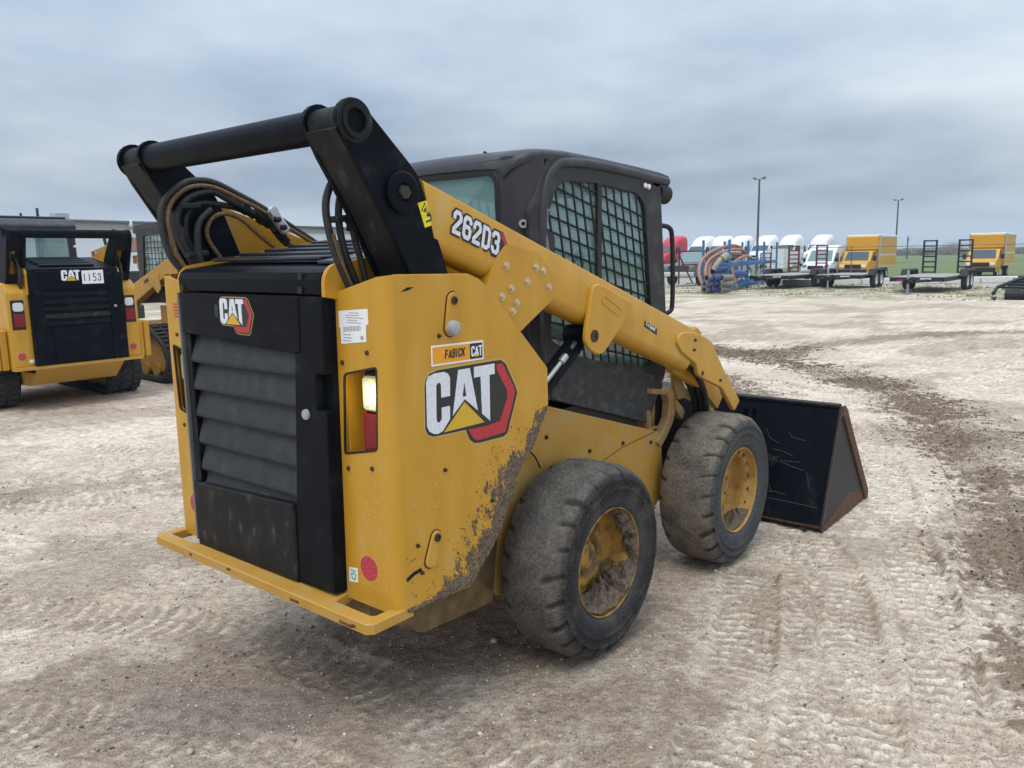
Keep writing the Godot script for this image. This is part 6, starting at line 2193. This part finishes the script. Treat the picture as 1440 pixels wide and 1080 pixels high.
func pickup(at: Vector3, called: String, label: String, paint: Material, turn := PI) -> void:
	var T := thing(called, label, "pickup truck", at, turn)
	slab(T, "body", paint, [0.90, 0.50, 0.95, 1.02, 0.80, 1.16, -0.55, 1.22, -1.0, 1.24, -3.0, 1.24, -4.6, 1.20, -4.65, 0.55], -0.96, 0.96, 0.07, 0.05)
	slab(T, "cabin", paint, [-0.42, 1.18, -1.05, 1.80, -2.55, 1.82, -2.95, 1.20], -0.86, 0.86, 0.10, 0.06)
	one(T, "windscreen", M.pale_glass, func(m: MB): m.quad(Vector3(-0.45, 1.24, 0.76), Vector3(-0.45, 1.24, -0.76), Vector3(-1.02, 1.78, -0.68), Vector3(-1.02, 1.78, 0.68)))
	bx(T, "grille", flat_mat(0.06, 0.062, 0.066, 0.4, 0.5), Vector3(0.93, 0.95, 0), Vector3(0.06, 0.28, 1.2), 0.02)
	bx(T, "bumper", M.zinc, Vector3(0.98, 0.62, 0), Vector3(0.14, 0.22, 1.9), 0.04)
	for s: int in [1, -1]:
		one(T, "side_window", M.dark_glass, func(m: MB): both(m, s, P([-0.85, 1.26, -1.15, 1.70, -2.45, 1.72, -2.65, 1.26]), 0.80, 0.868))
		bx(T, "headlight", M.pale_glass, Vector3(0.90, 0.98, 0.78 * s), Vector3(0.12, 0.20, 0.28), 0.03)
		bx(T, "mirror", M.trim, Vector3(-0.70, 1.32, 1.06 * s), Vector3(0.14, 0.20, 0.18), 0.03)
		road_wheel(T, Vector3(0.0, 0.40, 0.86 * s), 0.40, 0.26, M.zinc, s)
		road_wheel(T, Vector3(-3.6, 0.40, 0.86 * s), 0.40, 0.26, M.zinc, s)

func trailer(at: Vector3, label: String, ramp_m: Material, ramp_h: float, deck_l: float, deck_m: Material, fender_gap := 0.0) -> void:
	# tongue points to -X, origin under the coupler jack
	var T := thing("equipment_trailer", label, "trailer", at, 0.0, "equipment trailers parked along the yard edge")
	var x0 := 1.5
	var x1 := x0 + deck_l
	var w := 0.98
	for i in 8:
		bx(T, "deck_plank", deck_m, Vector3((x0 + x1) * 0.5, 0.62 + 0.004 * (i % 2), -w + 0.1225 + i * 0.245), Vector3(deck_l, 0.045, 0.236), 0.004)
	for s: int in [1, -1]:
		bx(T, "side_rail", M.trim, Vector3((x0 + x1) * 0.5, 0.53, w * s), Vector3(deck_l, 0.16, 0.06), 0.006)
		one(T, "tongue_bar", M.trim, func(m: MB): m.tube(V([0.1, 0.50, 0.05 * s, x0 + 0.6, 0.50, 0.62 * s]), 0.06, 8))
		var cx := x1 - 1.55
		bx(T, "fender", M.trim, Vector3(cx, 0.84, (w + 0.17) * s), Vector3(1.55, 0.10, 0.32), 0.03)
		for k: float in [-1.0, 1.0]:
			one(T, "fender_end", M.trim, func(m: MB): m.box(Vector3(cx + k * 0.84, 0.70, (w + 0.17) * s), Vector3(0.10, 0.34, 0.32), Basis(Vector3(0, 0, 1), k * 0.5), 0.03))
			road_wheel(T, Vector3(cx + k * 0.42, 0.39, (w + 0.17) * s), 0.39, 0.22, M.zinc, s)
		if ramp_h <= 0.0:
			continue
		var rp := bx(T, "ramp", ramp_m, Vector3(x1 + 0.05, 0.66 + ramp_h * 0.5, 0.72 * s - 0.26), Vector3(0.10, ramp_h, 0.07), 0.006)
		bx(rp, "ramp_rail", ramp_m, Vector3(x1 + 0.05, 0.66 + ramp_h * 0.5, 0.72 * s + 0.26), Vector3(0.10, ramp_h, 0.07), 0.006)
		var n := int(ramp_h / 0.22)
		for i in n + 1:
			bx(rp, "rung", ramp_m, Vector3(x1 + 0.05, 0.70 + (ramp_h - 0.08) * i / n, 0.72 * s), Vector3(0.07, 0.06, 0.50), 0.004)
	bx(T, "front_rail", M.trim, Vector3(x0, 0.54, 0), Vector3(0.10, 0.16, 2 * w), 0.006)
	bx(T, "reflector_strip", M.red_print, Vector3(x0 - 0.055, 0.50, -0.45), Vector3(0.006, 0.06, 0.5), 0.0)
	bx(T, "data_plate", M.white_print, Vector3(x0 - 0.055, 0.57, 0.35), Vector3(0.006, 0.05, 0.4), 0.0)
	one(T, "coupler", M.black_worn, func(m: MB):
		m.box(Vector3(-0.05, 0.52, 0), Vector3(0.36, 0.18, 0.16), Basis.IDENTITY, 0.02)
		m.ball(Vector3(0.45, 0.55, 0.10), Vector3(0.2, 0.14, 0.14), 8, 6))
	one(T, "jack", M.label_grey, func(m: MB):
		m.cyl(Vector3(0.2, 0.06, 0), Vector3(0.2, 0.95, 0), 0.045, 0.045, 10)
		m.box(Vector3(0.2, 0.04, 0), Vector3(0.2, 0.03, 0.2)))

func pole(at: Vector3, h: float, label: String) -> void:
	var T := thing("light_pole", label, "light pole", at, 0.0, "light poles beyond the yard")
	one(T, "mast", flat_mat(0.08, 0.078, 0.075, 0.6, 0.3), func(m: MB): m.cyl(Vector3.ZERO, Vector3(0, h, 0), 0.13, 0.085, 12))
	for s: int in [1, -1]:
		one(T, "floodlight", flat_mat(0.12, 0.12, 0.12, 0.5), func(m: MB):
			m.tube(V([0, h - 0.05, 0, 0, h + 0.12, 0.35 * s]), 0.035, 6)
			m.box(Vector3(0, h + 0.10, 0.48 * s), Vector3(0.30, 0.16, 0.34), Basis(Vector3(1, 0, 0), -0.5 * s), 0.03))

func background() -> void:
	var mb: MB
	var rng := RandomNumberGenerator.new()
	rng.seed = 77
	# --- the two track loaders on the left
	var tl := track_loader(Vector3(1.30, 0, -8.65), PI / 2)
	# small side decal on the near tower of the first one
	var tl2 := dup(tl, Vector3(3.72, 0, -8.9), PI / 2, "second yellow track loader, half hidden behind the big loader's left tower", "track loaders parked side by side")
	for k in ["number_plate"]:
		var nd := tl2.get_node("rear_door").get_node(k)
		tl2.get_node("rear_door").remove_child(nd)
		nd.free()
	# --- long building behind them
	var B := thing("long_building", "long pale metal building with a dark roof edge behind the track loaders", "building", Vector3(24.0, 0, -77.9), 0.0)
	var ang := atan2(-(-81.0 + 77.9), 61.0 - 24.0)
	B.rotation.y = ang
	var wallm := noise_mat(0.01, 95, [[0.0, 0.70, 0.71, 0.72], [0.6, 0.77, 0.78, 0.79], [1.0, 0.80, 0.81, 0.81]], 0.05, 0.6)
	bx(B, "wall", wallm, Vector3(5, 2.5, -10), Vector3(150, 5.0, 20), 0.0)
	bx(B, "fascia", flat_mat(0.40, 0.37, 0.32, 0.7), Vector3(5, 5.3, -10), Vector3(150.2, 0.60, 20.2), 0.0)
	bx(B, "roof_edge", flat_mat(0.11, 0.115, 0.12, 0.5), Vector3(5, 5.74, -10), Vector3(151, 0.26, 21), 0.05)
	bx(B, "roof_unit", flat_mat(0.45, 0.47, 0.50, 0.5), Vector3(6.9, 6.35, -4), Vector3(1.3, 0.7, 1.3), 0.05)
	one(B, "roof_vent", M.trim, func(m: MB): m.cyl(Vector3(4.4, 6.0, -3), Vector3(4.4, 7.0, -3), 0.12, 0.12, 10))
	one(B, "roof_vent", M.trim, func(m: MB): m.cyl(Vector3(2.9, 6.0, -3), Vector3(2.9, 6.5, -3), 0.10, 0.10, 10))
	one(B, "wall_lamp", M.white_print, func(m: MB): m.ball(Vector3(11.6, 5.6, 0.35), Vector3(0.22, 0.35, 0.22), 10, 6))
	# --- brown-roofed shed with yellow machinery under it
	var Sd := thing("open_shed", "small open shed with a brown hip roof in the gap between the track loaders", "shed", Vector3(13.75, 0, -31.9), 0.62)
	var brown := noise_mat(0.02, 97, [[0.0, 0.13, 0.065, 0.042], [1.0, 0.20, 0.11, 0.075]], 0.5, 0.8)
	one(Sd, "roof", brown, func(m: MB):
		var e := [Vector3(-0.9, 2.18, 1.6), Vector3(1.3, 2.18, 1.6), Vector3(1.3, 2.18, -1.6), Vector3(-0.9, 2.18, -1.6)]
		var p := [Vector3(-0.2, 2.78, 0.4), Vector3(0.35, 2.78, 0.4), Vector3(0.35, 2.78, -0.4), Vector3(-0.2, 2.78, -0.4)]
		for i in 4:
			m.oquad(e[i], e[(i + 1) % 4], p[(i + 1) % 4], p[i], Vector3(0.2, 2.2, 0))
		m.oquad(p[0], p[1], p[2], p[3], Vector3(0.2, 2.2, 0))
		m.oquad(e[0], e[1], e[2], e[3], Vector3(0.2, 2.6, 0)))
	for k in [[-0.8, 1.5], [1.2, 1.5], [1.2, -1.5], [-0.8, -1.5]]:
		one(Sd, "post", brown, func(m: MB): m.cyl(Vector3(k[0], -0.02, k[1]), Vector3(k[0], 2.2, k[1]), 0.07, 0.07, 8))
	one(Sd, "stove_pipe", M.trim, func(m: MB): m.cyl(Vector3(-0.5, 2.45, 0.9), Vector3(-0.5, 2.95, 0.9), 0.06, 0.06, 8))
	var Sm := thing("stored_machine", "yellow machine stored under the brown shed roof", "machine", Vector3(13.75, 0, -31.9), 0.62)
	for k in [[-0.45, 1.72, 0.5, 0.5, 0.5], [0.25, 1.85, 0.0, 0.7, 0.35], [0.7, 1.55, 0.7, 0.5, 0.4], [0.1, 1.40, 0.9, 1.4, 0.22]]:
		bx(Sm, "panel", M.yellow_dusty, Vector3(k[0], k[1], k[2]), Vector3(k[3], k[4], 0.4), 0.03)
	bx(Sm, "body", M.trim, Vector3(0.2, 0.75, 0), Vector3(1.6, 1.2, 1.8), 0.05)
	var Bm := thing("excavator_boom", "small yellow boom tip with a black hook above the first track loader", "excavator", Vector3(8.3, 0, -22.4), 0.5)
	one(Bm, "boom", M.yellow, func(m: MB):
		m.tube(MB.spline(V([-0.1, 0.1, 0, -0.05, 1.2, 0, 0.05, 2.0, 0, 0.15, 2.12, 0]), 4), 0.17, 10))
	one(Bm, "hook", M.trim, func(m: MB):
		m.tube(MB.spline(V([0.0, 2.1, 0, -0.06, 2.3, 0, -0.10, 2.42, 0, -0.02, 2.50, 0]), 4), 0.045, 8))
	bx(Bm, "undercarriage", M.trim, Vector3(0, 0.2, 0), Vector3(1.4, 0.45, 1.2), 0.05)
	# --- trailers
	var wood := noise_mat(0.02, 98, [[0.0, 0.22, 0.20, 0.18], [0.5, 0.33, 0.31, 0.285], [1.0, 0.40, 0.38, 0.355]], 0.8, 0.85)
	var rampred := flat_mat(0.115, 0.018, 0.026, 0.6)
	trailer(Vector3(32.8, 0, -12.1), "trailer with dark red ladder ramps beside the blue pipe rack", rampred, 1.38, 4.9, wood)
	trailer(Vector3(33.9, 0, -9.35), "low trailer without ramps in front of the first yellow truck", rampred, 0.0, 3.7, wood)
	trailer(Vector3(31.0, 0, -5.35), "black trailer with two upright black ramps and a pale plank deck", M.trim, 1.5, 5.4, wood)
	var sr := thing("ladder_ramp", "shorter dark red ladder ramp standing behind the rack trailer's right fender", "ramp", Vector3(39.6, 0, -14.75), 0.35)
	for z: float in [0.0, 0.5]:
		bx(sr, "rail", rampred, Vector3(0, 0.85, z), Vector3(0.08, 1.7, 0.06), 0.006)
	for i in 7:
		bx(sr, "rung", rampred, Vector3(0, 0.2 + i * 0.245, 0.25), Vector3(0.05, 0.05, 0.46), 0.004)
	# --- blue rack, pipes, hose coil
	var blue := noise_mat(0.02, 99, [[0.0, 0.022, 0.11, 0.26], [0.7, 0.035, 0.16, 0.36], [1.0, 0.08, 0.16, 0.28]], 0.6, 0.55)
	var rk := thing("pipe_rack", "blue steel pipe rack with tall posts left of the trailers", "rack", Vector3(30.8, 0, -12.6), 0.22)
	for s: float in [0.0, -1.15]:
		for x: float in [0.0, 4.4, 8.9, 13.3]:
			bx(rk, "post", blue, Vector3(x, 1.14, s), Vector3(0.10, 2.32, 0.10), 0.01)
		bx(rk, "upper_beam", blue, Vector3(6.65, 1.20, s), Vector3(13.3, 0.17, 0.08), 0.01)
		bx(rk, "lower_beam", blue, Vector3(6.65, 0.18, s), Vector3(13.3, 0.22, 0.08), 0.01)
	for x: float in [0.0, 4.4, 8.9, 13.3]:
		bx(rk, "cross_beam", blue, Vector3(x, 1.20, -0.575), Vector3(0.08, 0.14, 1.15), 0.01)
		bx(rk, "cross_beam", blue, Vector3(x, 0.22, -0.575), Vector3(0.08, 0.14, 1.15), 0.01)
	var c1 := Transform3D(Basis(Vector3.UP, 0.22), Vector3(30.8, 0, -12.6))
	var pg := "pipes and drums lying in the blue rack"
	for k in [[0.0, 0.55, -0.45, 2.3, 0.19, "g", "large grey pipe lying low in the blue rack"], [0.0, 0.95, -0.75, 2.6, 0.16, "b", "upper bright blue pipe end nearest the hose coil"], [2.6, 0.72, -0.4, 2.0, 0.17, "b", "bright blue pipe behind the black drum in the rack"], [4.6, 0.66, -0.6, 1.7, 0.20, "b", "second bright blue pipe deeper in the rack"], [2.2, 0.35, -0.5, 2.2, 0.12, "w", "pale thin pipe on the bottom beam of the rack"], [0.3, 1.38, -0.6, 2.2, 0.10, "k", "black hose lying on the upper beam of the rack"], [0.6, 1.38, -1.0, 1.8, 0.09, "r", "red hose lying on the upper beam of the rack"]]:
		mb = MB.new()
		mb.ring(c1 * Vector3(k[0], k[1], k[2]), c1 * Vector3(k[0] + k[3], k[1], k[2]), k[4], k[4] * 0.85, 16)
		var mt: Material = {"g": flat_mat(0.10, 0.11, 0.11, 0.6), "b": flat_mat(0.015, 0.075, 0.32, 0.4), "w": flat_mat(0.42, 0.42, 0.38, 0.6), "k": M.rubber_hose, "r": flat_mat(0.36, 0.065, 0.05, 0.7)}[k[5]]
		tag(obj("pipe", mb, mt), k[6], "pipe", pg)
	var pink := noise_mat(0.02, 100, [[0.0, 0.30, 0.15, 0.11], [1.0, 0.44, 0.25, 0.19]], 1.0, 0.8)
	var hp := [
		V([29.3, 0.08, -12.5, 29.09, 0.3, -12.94, 29.22, 0.88, -13.25, 29.71, 1.36, -13.4, 30.36, 1.72, -13.35, 31.26, 1.94, -13.27, 32.27, 2.06, -13.19, 33.3, 1.98, -13.22, 33.9, 1.75, -13.3, 33.6, 1.55, -13.35]),
		V([29.5, 0.08, -12.4, 29.25, 0.33, -12.75, 29.39, 0.81, -13.03, 29.86, 1.26, -13.2, 30.46, 1.56, -13.19, 31.31, 1.75, -13.16, 32.29, 1.87, -13.12, 33.56, 1.83, -13.16, 34.3, 1.6, -13.3]),
		V([29.9, 0.2, -12.7, 29.71, 0.5, -12.88, 29.88, 0.98, -13.11, 30.39, 1.35, -13.22, 31.11, 1.56, -13.19, 32.18, 1.68, -13.21, 33.47, 1.63, -13.22]),
		V([32.1, 0.12, -12.8, 32.0, 0.67, -12.91, 32.28, 1.06, -13.09, 32.64, 1.38, -13.05, 33.5, 1.56, -13.02, 34.24, 1.49, -13.05])]
	for q in 4:
		mb = MB.new()
		mb.tube(MB.spline(hp[q], 6), 0.072, 10)
		tag(obj("suction_hose", mb, pink), ["outermost pink suction hose arching over the blue rack", "second pink suction hose arching over the blue rack", "inner short pink suction hose lying on the rack's beam", "pink suction hose hanging inside the rack behind the grey pipe"][q], "hose", "pink suction hoses on the rack")
	for q in 9:
		mb = MB.new()
		var c := Vector3(29.05 + 0.22 * (q % 3), 0.17 + 0.25 * (q / 3), -12.75 + 0.24 * (q % 3) + 0.05 * (q / 3))
		var d := Vector3(0.35, 0.0, 0.12 + 0.1 * (q % 2))
		mb.ring(c - d * 0.5, c + d, 0.14, 0.10, 14)
		mb.ring(c - d * 0.55, c - d * 0.35, 0.165, 0.10, 14)
		tag(obj("hose_fitting", mb, [flat_mat(0.13, 0.13, 0.14, 0.5), flat_mat(0.04, 0.06, 0.20, 0.5), flat_mat(0.20, 0.19, 0.17, 0.5)][q % 3]), ["grey hose fitting", "dark blue hose fitting", "pale hose fitting"][q % 3] + [" at the bottom", " in the middle", " at the top"][q / 3] + " of the heap before the blue rack", "hose fitting", "heap of hose fittings at the rack")
	mb = MB.new()
	mb.tube(MB.spline(V([30.1, 1.50, -12.62, 29.81, 1.22, -12.74, 29.71, 1.0, -12.82]), 4), 0.12, 10)
	mb.ring(Vector3(30.05, 1.45, -12.6), Vector3(30.35, 1.62, -12.5), 0.17, 0.12, 14)
	tag(obj("suction_pipe", mb, flat_mat(0.30, 0.28, 0.22, 0.6)), "bent tan suction pipe with a dark mouth leaning on the rack", "pipe")
	# red gantry frame beside the pickup
	var ga := thing("red_frame", "dark red A-frame of square tube beside the grey pickup", "steel frame", Vector3(34.9, 0, -17.2), 0.1)
	one(ga, "leg", rampred, func(m: MB): m.tube(V([0, 0.15, 0, 0, 1.85, 0]), 0.045, 6))
	one(ga, "leg", rampred, func(m: MB): m.tube(V([0.05, 1.6, 0, 0.4, 0.2, 0.6]), 0.045, 6))
	one(ga, "top_bar", rampred, func(m: MB): m.tube(V([0, 1.85, 0, 3.0, 1.85, 0.35]), 0.045, 6))
	one(ga, "mid_bar", rampred, func(m: MB): m.tube(V([0.1, 1.15, 0.1, 3.0, 1.15, 0.45]), 0.04, 6))
	one(ga, "leg", rampred, func(m: MB): m.tube(V([3.0, 0.15, 0.35, 3.0, 1.85, 0.35]), 0.045, 6))
	# --- concrete blocks at the yard edge
	var conc := noise_mat(0.02, 101, [[0.0, 0.52, 0.52, 0.505], [0.6, 0.62, 0.62, 0.605], [1.0, 0.68, 0.68, 0.665]], 0.5, 0.9)
	var q0 := Vector3(38.6, 0, -13.2)
	var q1 := Vector3(47.4, 0, -2.0)
	var places := ["far left, behind the pipe rack trailer", "second from the left, behind the trailers", "third from the left, behind the low trailer", "fourth, behind the low trailer's wheels", "fifth, behind the black trailer's deck", "second from the right, under the last yellow truck", "rightmost, at the picture edge"]
	for i in 7:
		var c := q0.lerp(q1, (i + 0.5) / 7.0)
		mb = MB.new()
		mb.box(Vector3(0, 0.13, 0), Vector3(1.98, 0.32, 0.6), Basis.IDENTITY, 0.03)
		var o := obj("concrete_block", mb, conc)
		o.position = c
		o.rotation.y = atan2(-(q1.z - q0.z), q1.x - q0.x)
		tag(o, "long low pale concrete block, " + places[i], "concrete block", "concrete blocks along the yard edge")
	# --- fence of one cable on thin posts
	var fe := thing("cable_fence", "thin fence of posts and one top cable before the parked trucks", "fence")
	var f0 := Vector3(45.5, 0, -16.5)
	var f1 := Vector3(52.0, 0, 0.5)
	var gal := flat_mat(0.14, 0.145, 0.15, 0.5, 0.4)
	one(fe, "cable", gal, func(m: MB): m.tube(PackedVector3Array([f0 + Vector3(0, 1.95, 0), f1 + Vector3(0, 1.95, 0)]), 0.022, 6))
	one(fe, "cable", gal, func(m: MB): m.tube(PackedVector3Array([f0 + Vector3(0, 1.0, 0), f1 + Vector3(0, 1.0, 0)]), 0.008, 6))
	for i in 5:
		var c := f0.lerp(f1, i / 4.0)
		one(fe, "post", gal, func(m: MB): m.cyl(c + Vector3(0, -0.3, 0), c + Vector3(0, 1.98, 0), 0.03, 0.03, 8))
	# --- vehicles behind the fence
	van(Vector3(56.8, -0.34, -17.35))
	box_truck(Vector3(58.4, -0.34, -15.2), "yellow box truck with a black grille, left one, beside the white van")
	box_truck(Vector3(64.2, -0.34, -8.1), "yellow box truck farthest right, behind the upright black ramp")
	pickup(Vector3(37.3, 0, -18.0), "grey_pickup", "dark grey pickup truck with a silver grille beside the cab's handrail", flat_mat(0.16, 0.165, 0.175, 0.3, 0.4))
	pickup(Vector3(45.5, 0, -20.4), "silver_pickup", "silver pickup truck behind the dark red A-frame", flat_mat(0.45, 0.46, 0.46, 0.3, 0.4))
	var red := flat_mat(0.50, 0.012, 0.028, 0.35)
	var grp := "semi trucks in a row behind the yard"
	semi(Vector3(80.0, -0.1, -42.9), "red semi truck, leftmost of the row behind the yard", red, grp)
	var spots := [[975, 87.0, -42.6, "first white semi truck right of the red one"], [1000, 88.4, -40.8, "second white semi truck from the red one, above the pickup"], [1025, 89.8, -38.9, "third white semi truck, above the pink hose loops"], [1058, 91.5, -36.4, "fourth white semi truck, behind the left light pole"], [1088, 93.1, -33.9, "fifth white semi truck, right of the left light pole"], [1108, 97.4, -31.6, "last white semi truck, above the dark red ladder ramps"]]
	var proto: Node3D = null
	for k in spots:
		if proto == null:
			proto = semi(Vector3(k[1], -0.1, k[2]), k[3], M.white_paint, grp)
		else:
			dup(proto, Vector3(k[1], -0.1, k[2]), PI, k[3], grp)
	var wb := thing("white_trailer_box", "small white enclosed trailer behind the blue rack", "enclosed trailer", Vector3(72.0, -0.34, -26.4), 0.0)
	slab(wb, "body", M.white_paint, [-0.2, 0.55, -0.2, 2.45, 2.2, 2.2, 2.2, 0.55], -0.9, 0.7, 0.03)
	for s: int in [1, -1]:
		road_wheel(wb, Vector3(1.2, 0.33, 0.85 * s), 0.33, 0.2, M.zinc, s)
	pole(Vector3(75.9, -0.25, -30.0), 9.2, "left light pole with two floodlights, above the blue rack")
	pole(Vector3(117.4, -0.1, -27.3), 8.6, "right light pole, above the first yellow truck")
	var up := thing("utility_pole", "thin wooden utility pole far off between the yellow trucks", "utility pole", Vector3(172.9, -0.1, -38.9))
	one(up, "shaft", flat_mat(0.10, 0.085, 0.075, 0.8), func(m: MB): m.cyl(Vector3.ZERO, Vector3(0, 4.6, 0), 0.15, 0.11, 8))
	one(up, "transformer", flat_mat(0.14, 0.15, 0.16, 0.6), func(m: MB): m.cyl(Vector3(0.25, 3.6, 0), Vector3(0.25, 4.2, 0), 0.18, 0.18, 10))
	# --- black attachment at the right edge
	var at := thing("brush_attachment", "black slatted implement frame lying on the ground at the right edge", "implement", Vector3(28.6, 0, -2.0), -0.12)
	for s: float in [0.0, 1.1]:
		one(at, "side_beam", M.trim, func(m: MB): m.tube(V([-0.2, 0.22, s, 0.25, 0.42, s, 2.8, 0.74, s + 0.25]), 0.06, 8))
	for i in 5:
		one(at, "slat", M.black_worn, func(m: MB): m.tube(V([0.2 + i * 0.6, 0.42 + i * 0.07, 0.0, 0.2 + i * 0.6, 0.40 + i * 0.07, 1.15 + 0.03 * i]), 0.04, 6))
	one(at, "roller", M.trim, func(m: MB): m.cyl(Vector3(0.2, 0.17, 0.25), Vector3(0.3, 0.17, 0.9), 0.17, 0.17, 18))
	one(at, "mesh_panel", flat_mat(0.06, 0.062, 0.066, 0.7), func(m: MB): m.box(Vector3(1.5, 0.50, 0.62), Vector3(2.5, 0.02, 1.0), Basis(Vector3(0, 0, 1), 0.12)))
	one(at, "hook", M.trim, func(m: MB): m.tube(V([0.1, 0.06, -0.1, -0.35, 0.05, 0.1, -0.5, 0.1, 0.15]), 0.04, 6))
	bx(at, "white_wrap", M.white_print, Vector3(0.45, 0.30, 0.75), Vector3(0.5, 0.05, 0.25), 0.02, Basis(Vector3(0, 1, 0), 0.3))
	bx(at, "steel_box", flat_mat(0.08, 0.11, 0.14, 0.5, 0.3), Vector3(0.9, 0.15, 1.35), Vector3(1.6, 0.26, 0.5), 0.03)
	# --- weeds, field, far brush
	var blade := MB.new()
	for i in 7:
		var a := i * 0.9
		var o := Vector3(cos(a), 0, sin(a))
		var tip := o * (0.35 + 0.1 * (i % 3)) + Vector3(0, 0.8 + 0.07 * (i % 4), 0)
		var sd := Vector3(-sin(a), 0, cos(a)) * 0.09
		blade.tri(o * 0.1 - sd, o * 0.1 + sd, tip)
	var mm := MultiMesh.new()
	mm.transform_format = MultiMesh.TRANSFORM_3D
	mm.use_colors = true
	mm.mesh = blade.mesh()
	mm.instance_count = 5500
	var wn := FastNoiseLite.new()
	wn.seed = 4
	wn.frequency = 0.35
	for i in 5500:
		var p := Vector3.ZERO
		for t in 12:
			var u := rng.randf()
			p = Vector3(27.5, 0, 0).lerp(Vector3(41, 0, 0), rng.randf())
			p.z = lerpf(-19.0, 0.5, u)
			if wn.get_noise_2d(p.x, p.z) > 0.02:
				break
		var sz := rng.randf_range(0.03, 0.12) * (0.6 + 1.2 * maxf(0.0, wn.get_noise_2d(p.x * 2.0, p.z * 2.0)))
		mm.set_instance_transform(i, Transform3D(Basis(Vector3.UP, rng.randf() * TAU).scaled(Vector3(sz, sz * rng.randf_range(0.7, 1.3), sz)), p + Vector3(0, -0.015, 0)))
		var g := rng.randf()
		mm.set_instance_color(i, Color(lerpf(0.14, 0.38, g), lerpf(0.19, 0.34, g), lerpf(0.06, 0.19, g)))
	var we := MultiMeshInstance3D.new()
	we.name = "weeds"
	we.multimesh = mm
	we.material_override = M.vc
	kind(we, "stuff")
	tag(we, "thin green and straw weeds growing round the parked trailers", "weeds")
	add_child(we)
	var fm := noise_mat(0.02, 103, [[0.0, 0.085, 0.115, 0.034], [0.5, 0.125, 0.158, 0.05], [1.0, 0.18, 0.195, 0.075]], 0.03, 0.95, 0.0, true)
	mb = MB.new()
	var frows: Array[PackedVector3Array] = []
	var fx := 60.0
	while fx < 640.0:
		var row := PackedVector3Array()
		for i in 61:
			var z := lerpf(60.0 + fx * 0.2, -45.0 - fx * 0.45, i / 60.0)
			row.append(Vector3(fx, far_drop(fx, z) + 0.03, z))
		frows.append(row)
		fx += 2.0 if fx < 100.0 else 20.0
	frows.reverse()
	mb.surf(frows)
	var fo := obj("grass_field", mb, fm)
	kind(fo, "structure")
	# brush belt: clumps of leaf-sized faces
	var leaf := MB.new()
	for i in 26:
		var d := Vector3(rng.randf_range(-1, 1), rng.randf_range(-0.2, 1), rng.randf_range(-1, 1))
		var a := Vector3(rng.randf_range(-1, 1), rng.randf_range(-1, 1), rng.randf_range(-1, 1)).normalized() * 0.30
		var b := a.cross(Vector3(rng.randf_range(-1, 1), rng.randf_range(-1, 1), 0.3)).normalized() * 0.24
		leaf.tri(d - a, d + b, d + a)
	mm = MultiMesh.new()
	mm.transform_format = MultiMesh.TRANSFORM_3D
	mm.use_colors = true
	mm.mesh = leaf.mesh()
	mm.instance_count = 1800
	for i in 1800:
		var u := rng.randf()
		var p := Vector3(250, -0.1, -150).lerp(Vector3(330, -0.1, 60), u) + Vector3(rng.randf_range(0, 40), 0, rng.randf_range(-4, 4))
		var sz := rng.randf_range(0.5, 1.4)
		p.y += sz * 0.3
		mm.set_instance_transform(i, Transform3D(Basis(Vector3.UP, rng.randf() * TAU).scaled(Vector3(sz * 1.5, sz, sz * 1.5)), p))
		var g := rng.randf()
		mm.set_instance_color(i, Color(lerpf(0.13, 0.26, g), lerpf(0.12, 0.21, g), lerpf(0.05, 0.13, g)))
	var br := MultiMeshInstance3D.new()
	br.name = "far_brush"
	br.multimesh = mm
	br.material_override = M.vc
	kind(br, "stuff")
	tag(br, "belt of brown and olive brush along the far side of the field", "brush")
	add_child(br)
	# one rounded brown tree in the belt, and a green bush beside it
	for k in [["tree", 292.4, -53.0, 4.6, 0.30, 0.17, 0.12, "rounded bare brown tree between the two ramps of the black trailer", "tree"], ["bush", 283.0, -60.5, 2.0, 0.11, 0.16, 0.05, "small green bush left of the brown tree on the field edge", "bush"]]:
		var T := thing(k[0], k[7], k[8], Vector3(k[1], -0.15, k[2]))
		one(T, "trunk", flat_mat(0.08, 0.06, 0.05, 0.9), func(m: MB): m.cyl(Vector3.ZERO, Vector3(0, k[3] * 0.5, 0), 0.2, 0.1, 8))
		var crown := MB.new()
		for i in 1500:
			var d := Vector3(rng.randfn(0, 0.45), rng.randfn(0, 0.4), rng.randfn(0, 0.45)).limit_length(1.0)
			d = Vector3(d.x * k[3] * 0.95, (d.y * 0.5 + 0.55) * k[3], d.z * k[3] * 0.95)
			var a := Vector3(rng.randf_range(-1, 1), rng.randf_range(-1, 1), rng.randf_range(-1, 1)).normalized() * 0.16
			var b := a.cross(Vector3(rng.randf_range(-1, 1), 0.4, rng.randf_range(-1, 1))).normalized() * 0.13
			crown.tri(d - a, d + b, d + a)
		obj("crown", crown, flat_mat(k[4], k[5], k[6], 0.9), T)
	# far blue-grey treeline and sheds under the horizon haze
	var tm := flat_mat(0.07, 0.085, 0.075, 1.0)
	mb = MB.new()
	var tn := FastNoiseLite.new()
	tn.seed = 8
	tn.frequency = 0.01
	tn.fractal_octaves = 5
	for i in 220:
		var a := lerpf(-1.25, 0.35, i / 219.0)
		var a2 := lerpf(-1.25, 0.35, (i + 1) / 219.0)
		var r := 820.0
		var h := 3.4 + 3.5 * tn.get_noise_1d(i * 9.0)
		mb.box(Vector3(cos((a + a2) * 0.5) * r, h * 0.5 - 1.0, sin((a + a2) * 0.5) * r), Vector3(10, h + 1.0, (a2 - a) * r * 1.05), Basis(Vector3.UP, -(a + a2) * 0.5))
	var tr := obj("distant_treeline", mb, tm)
	kind(tr, "stuff")
	tag(tr, "low blue-grey treeline on the far horizon", "treeline")
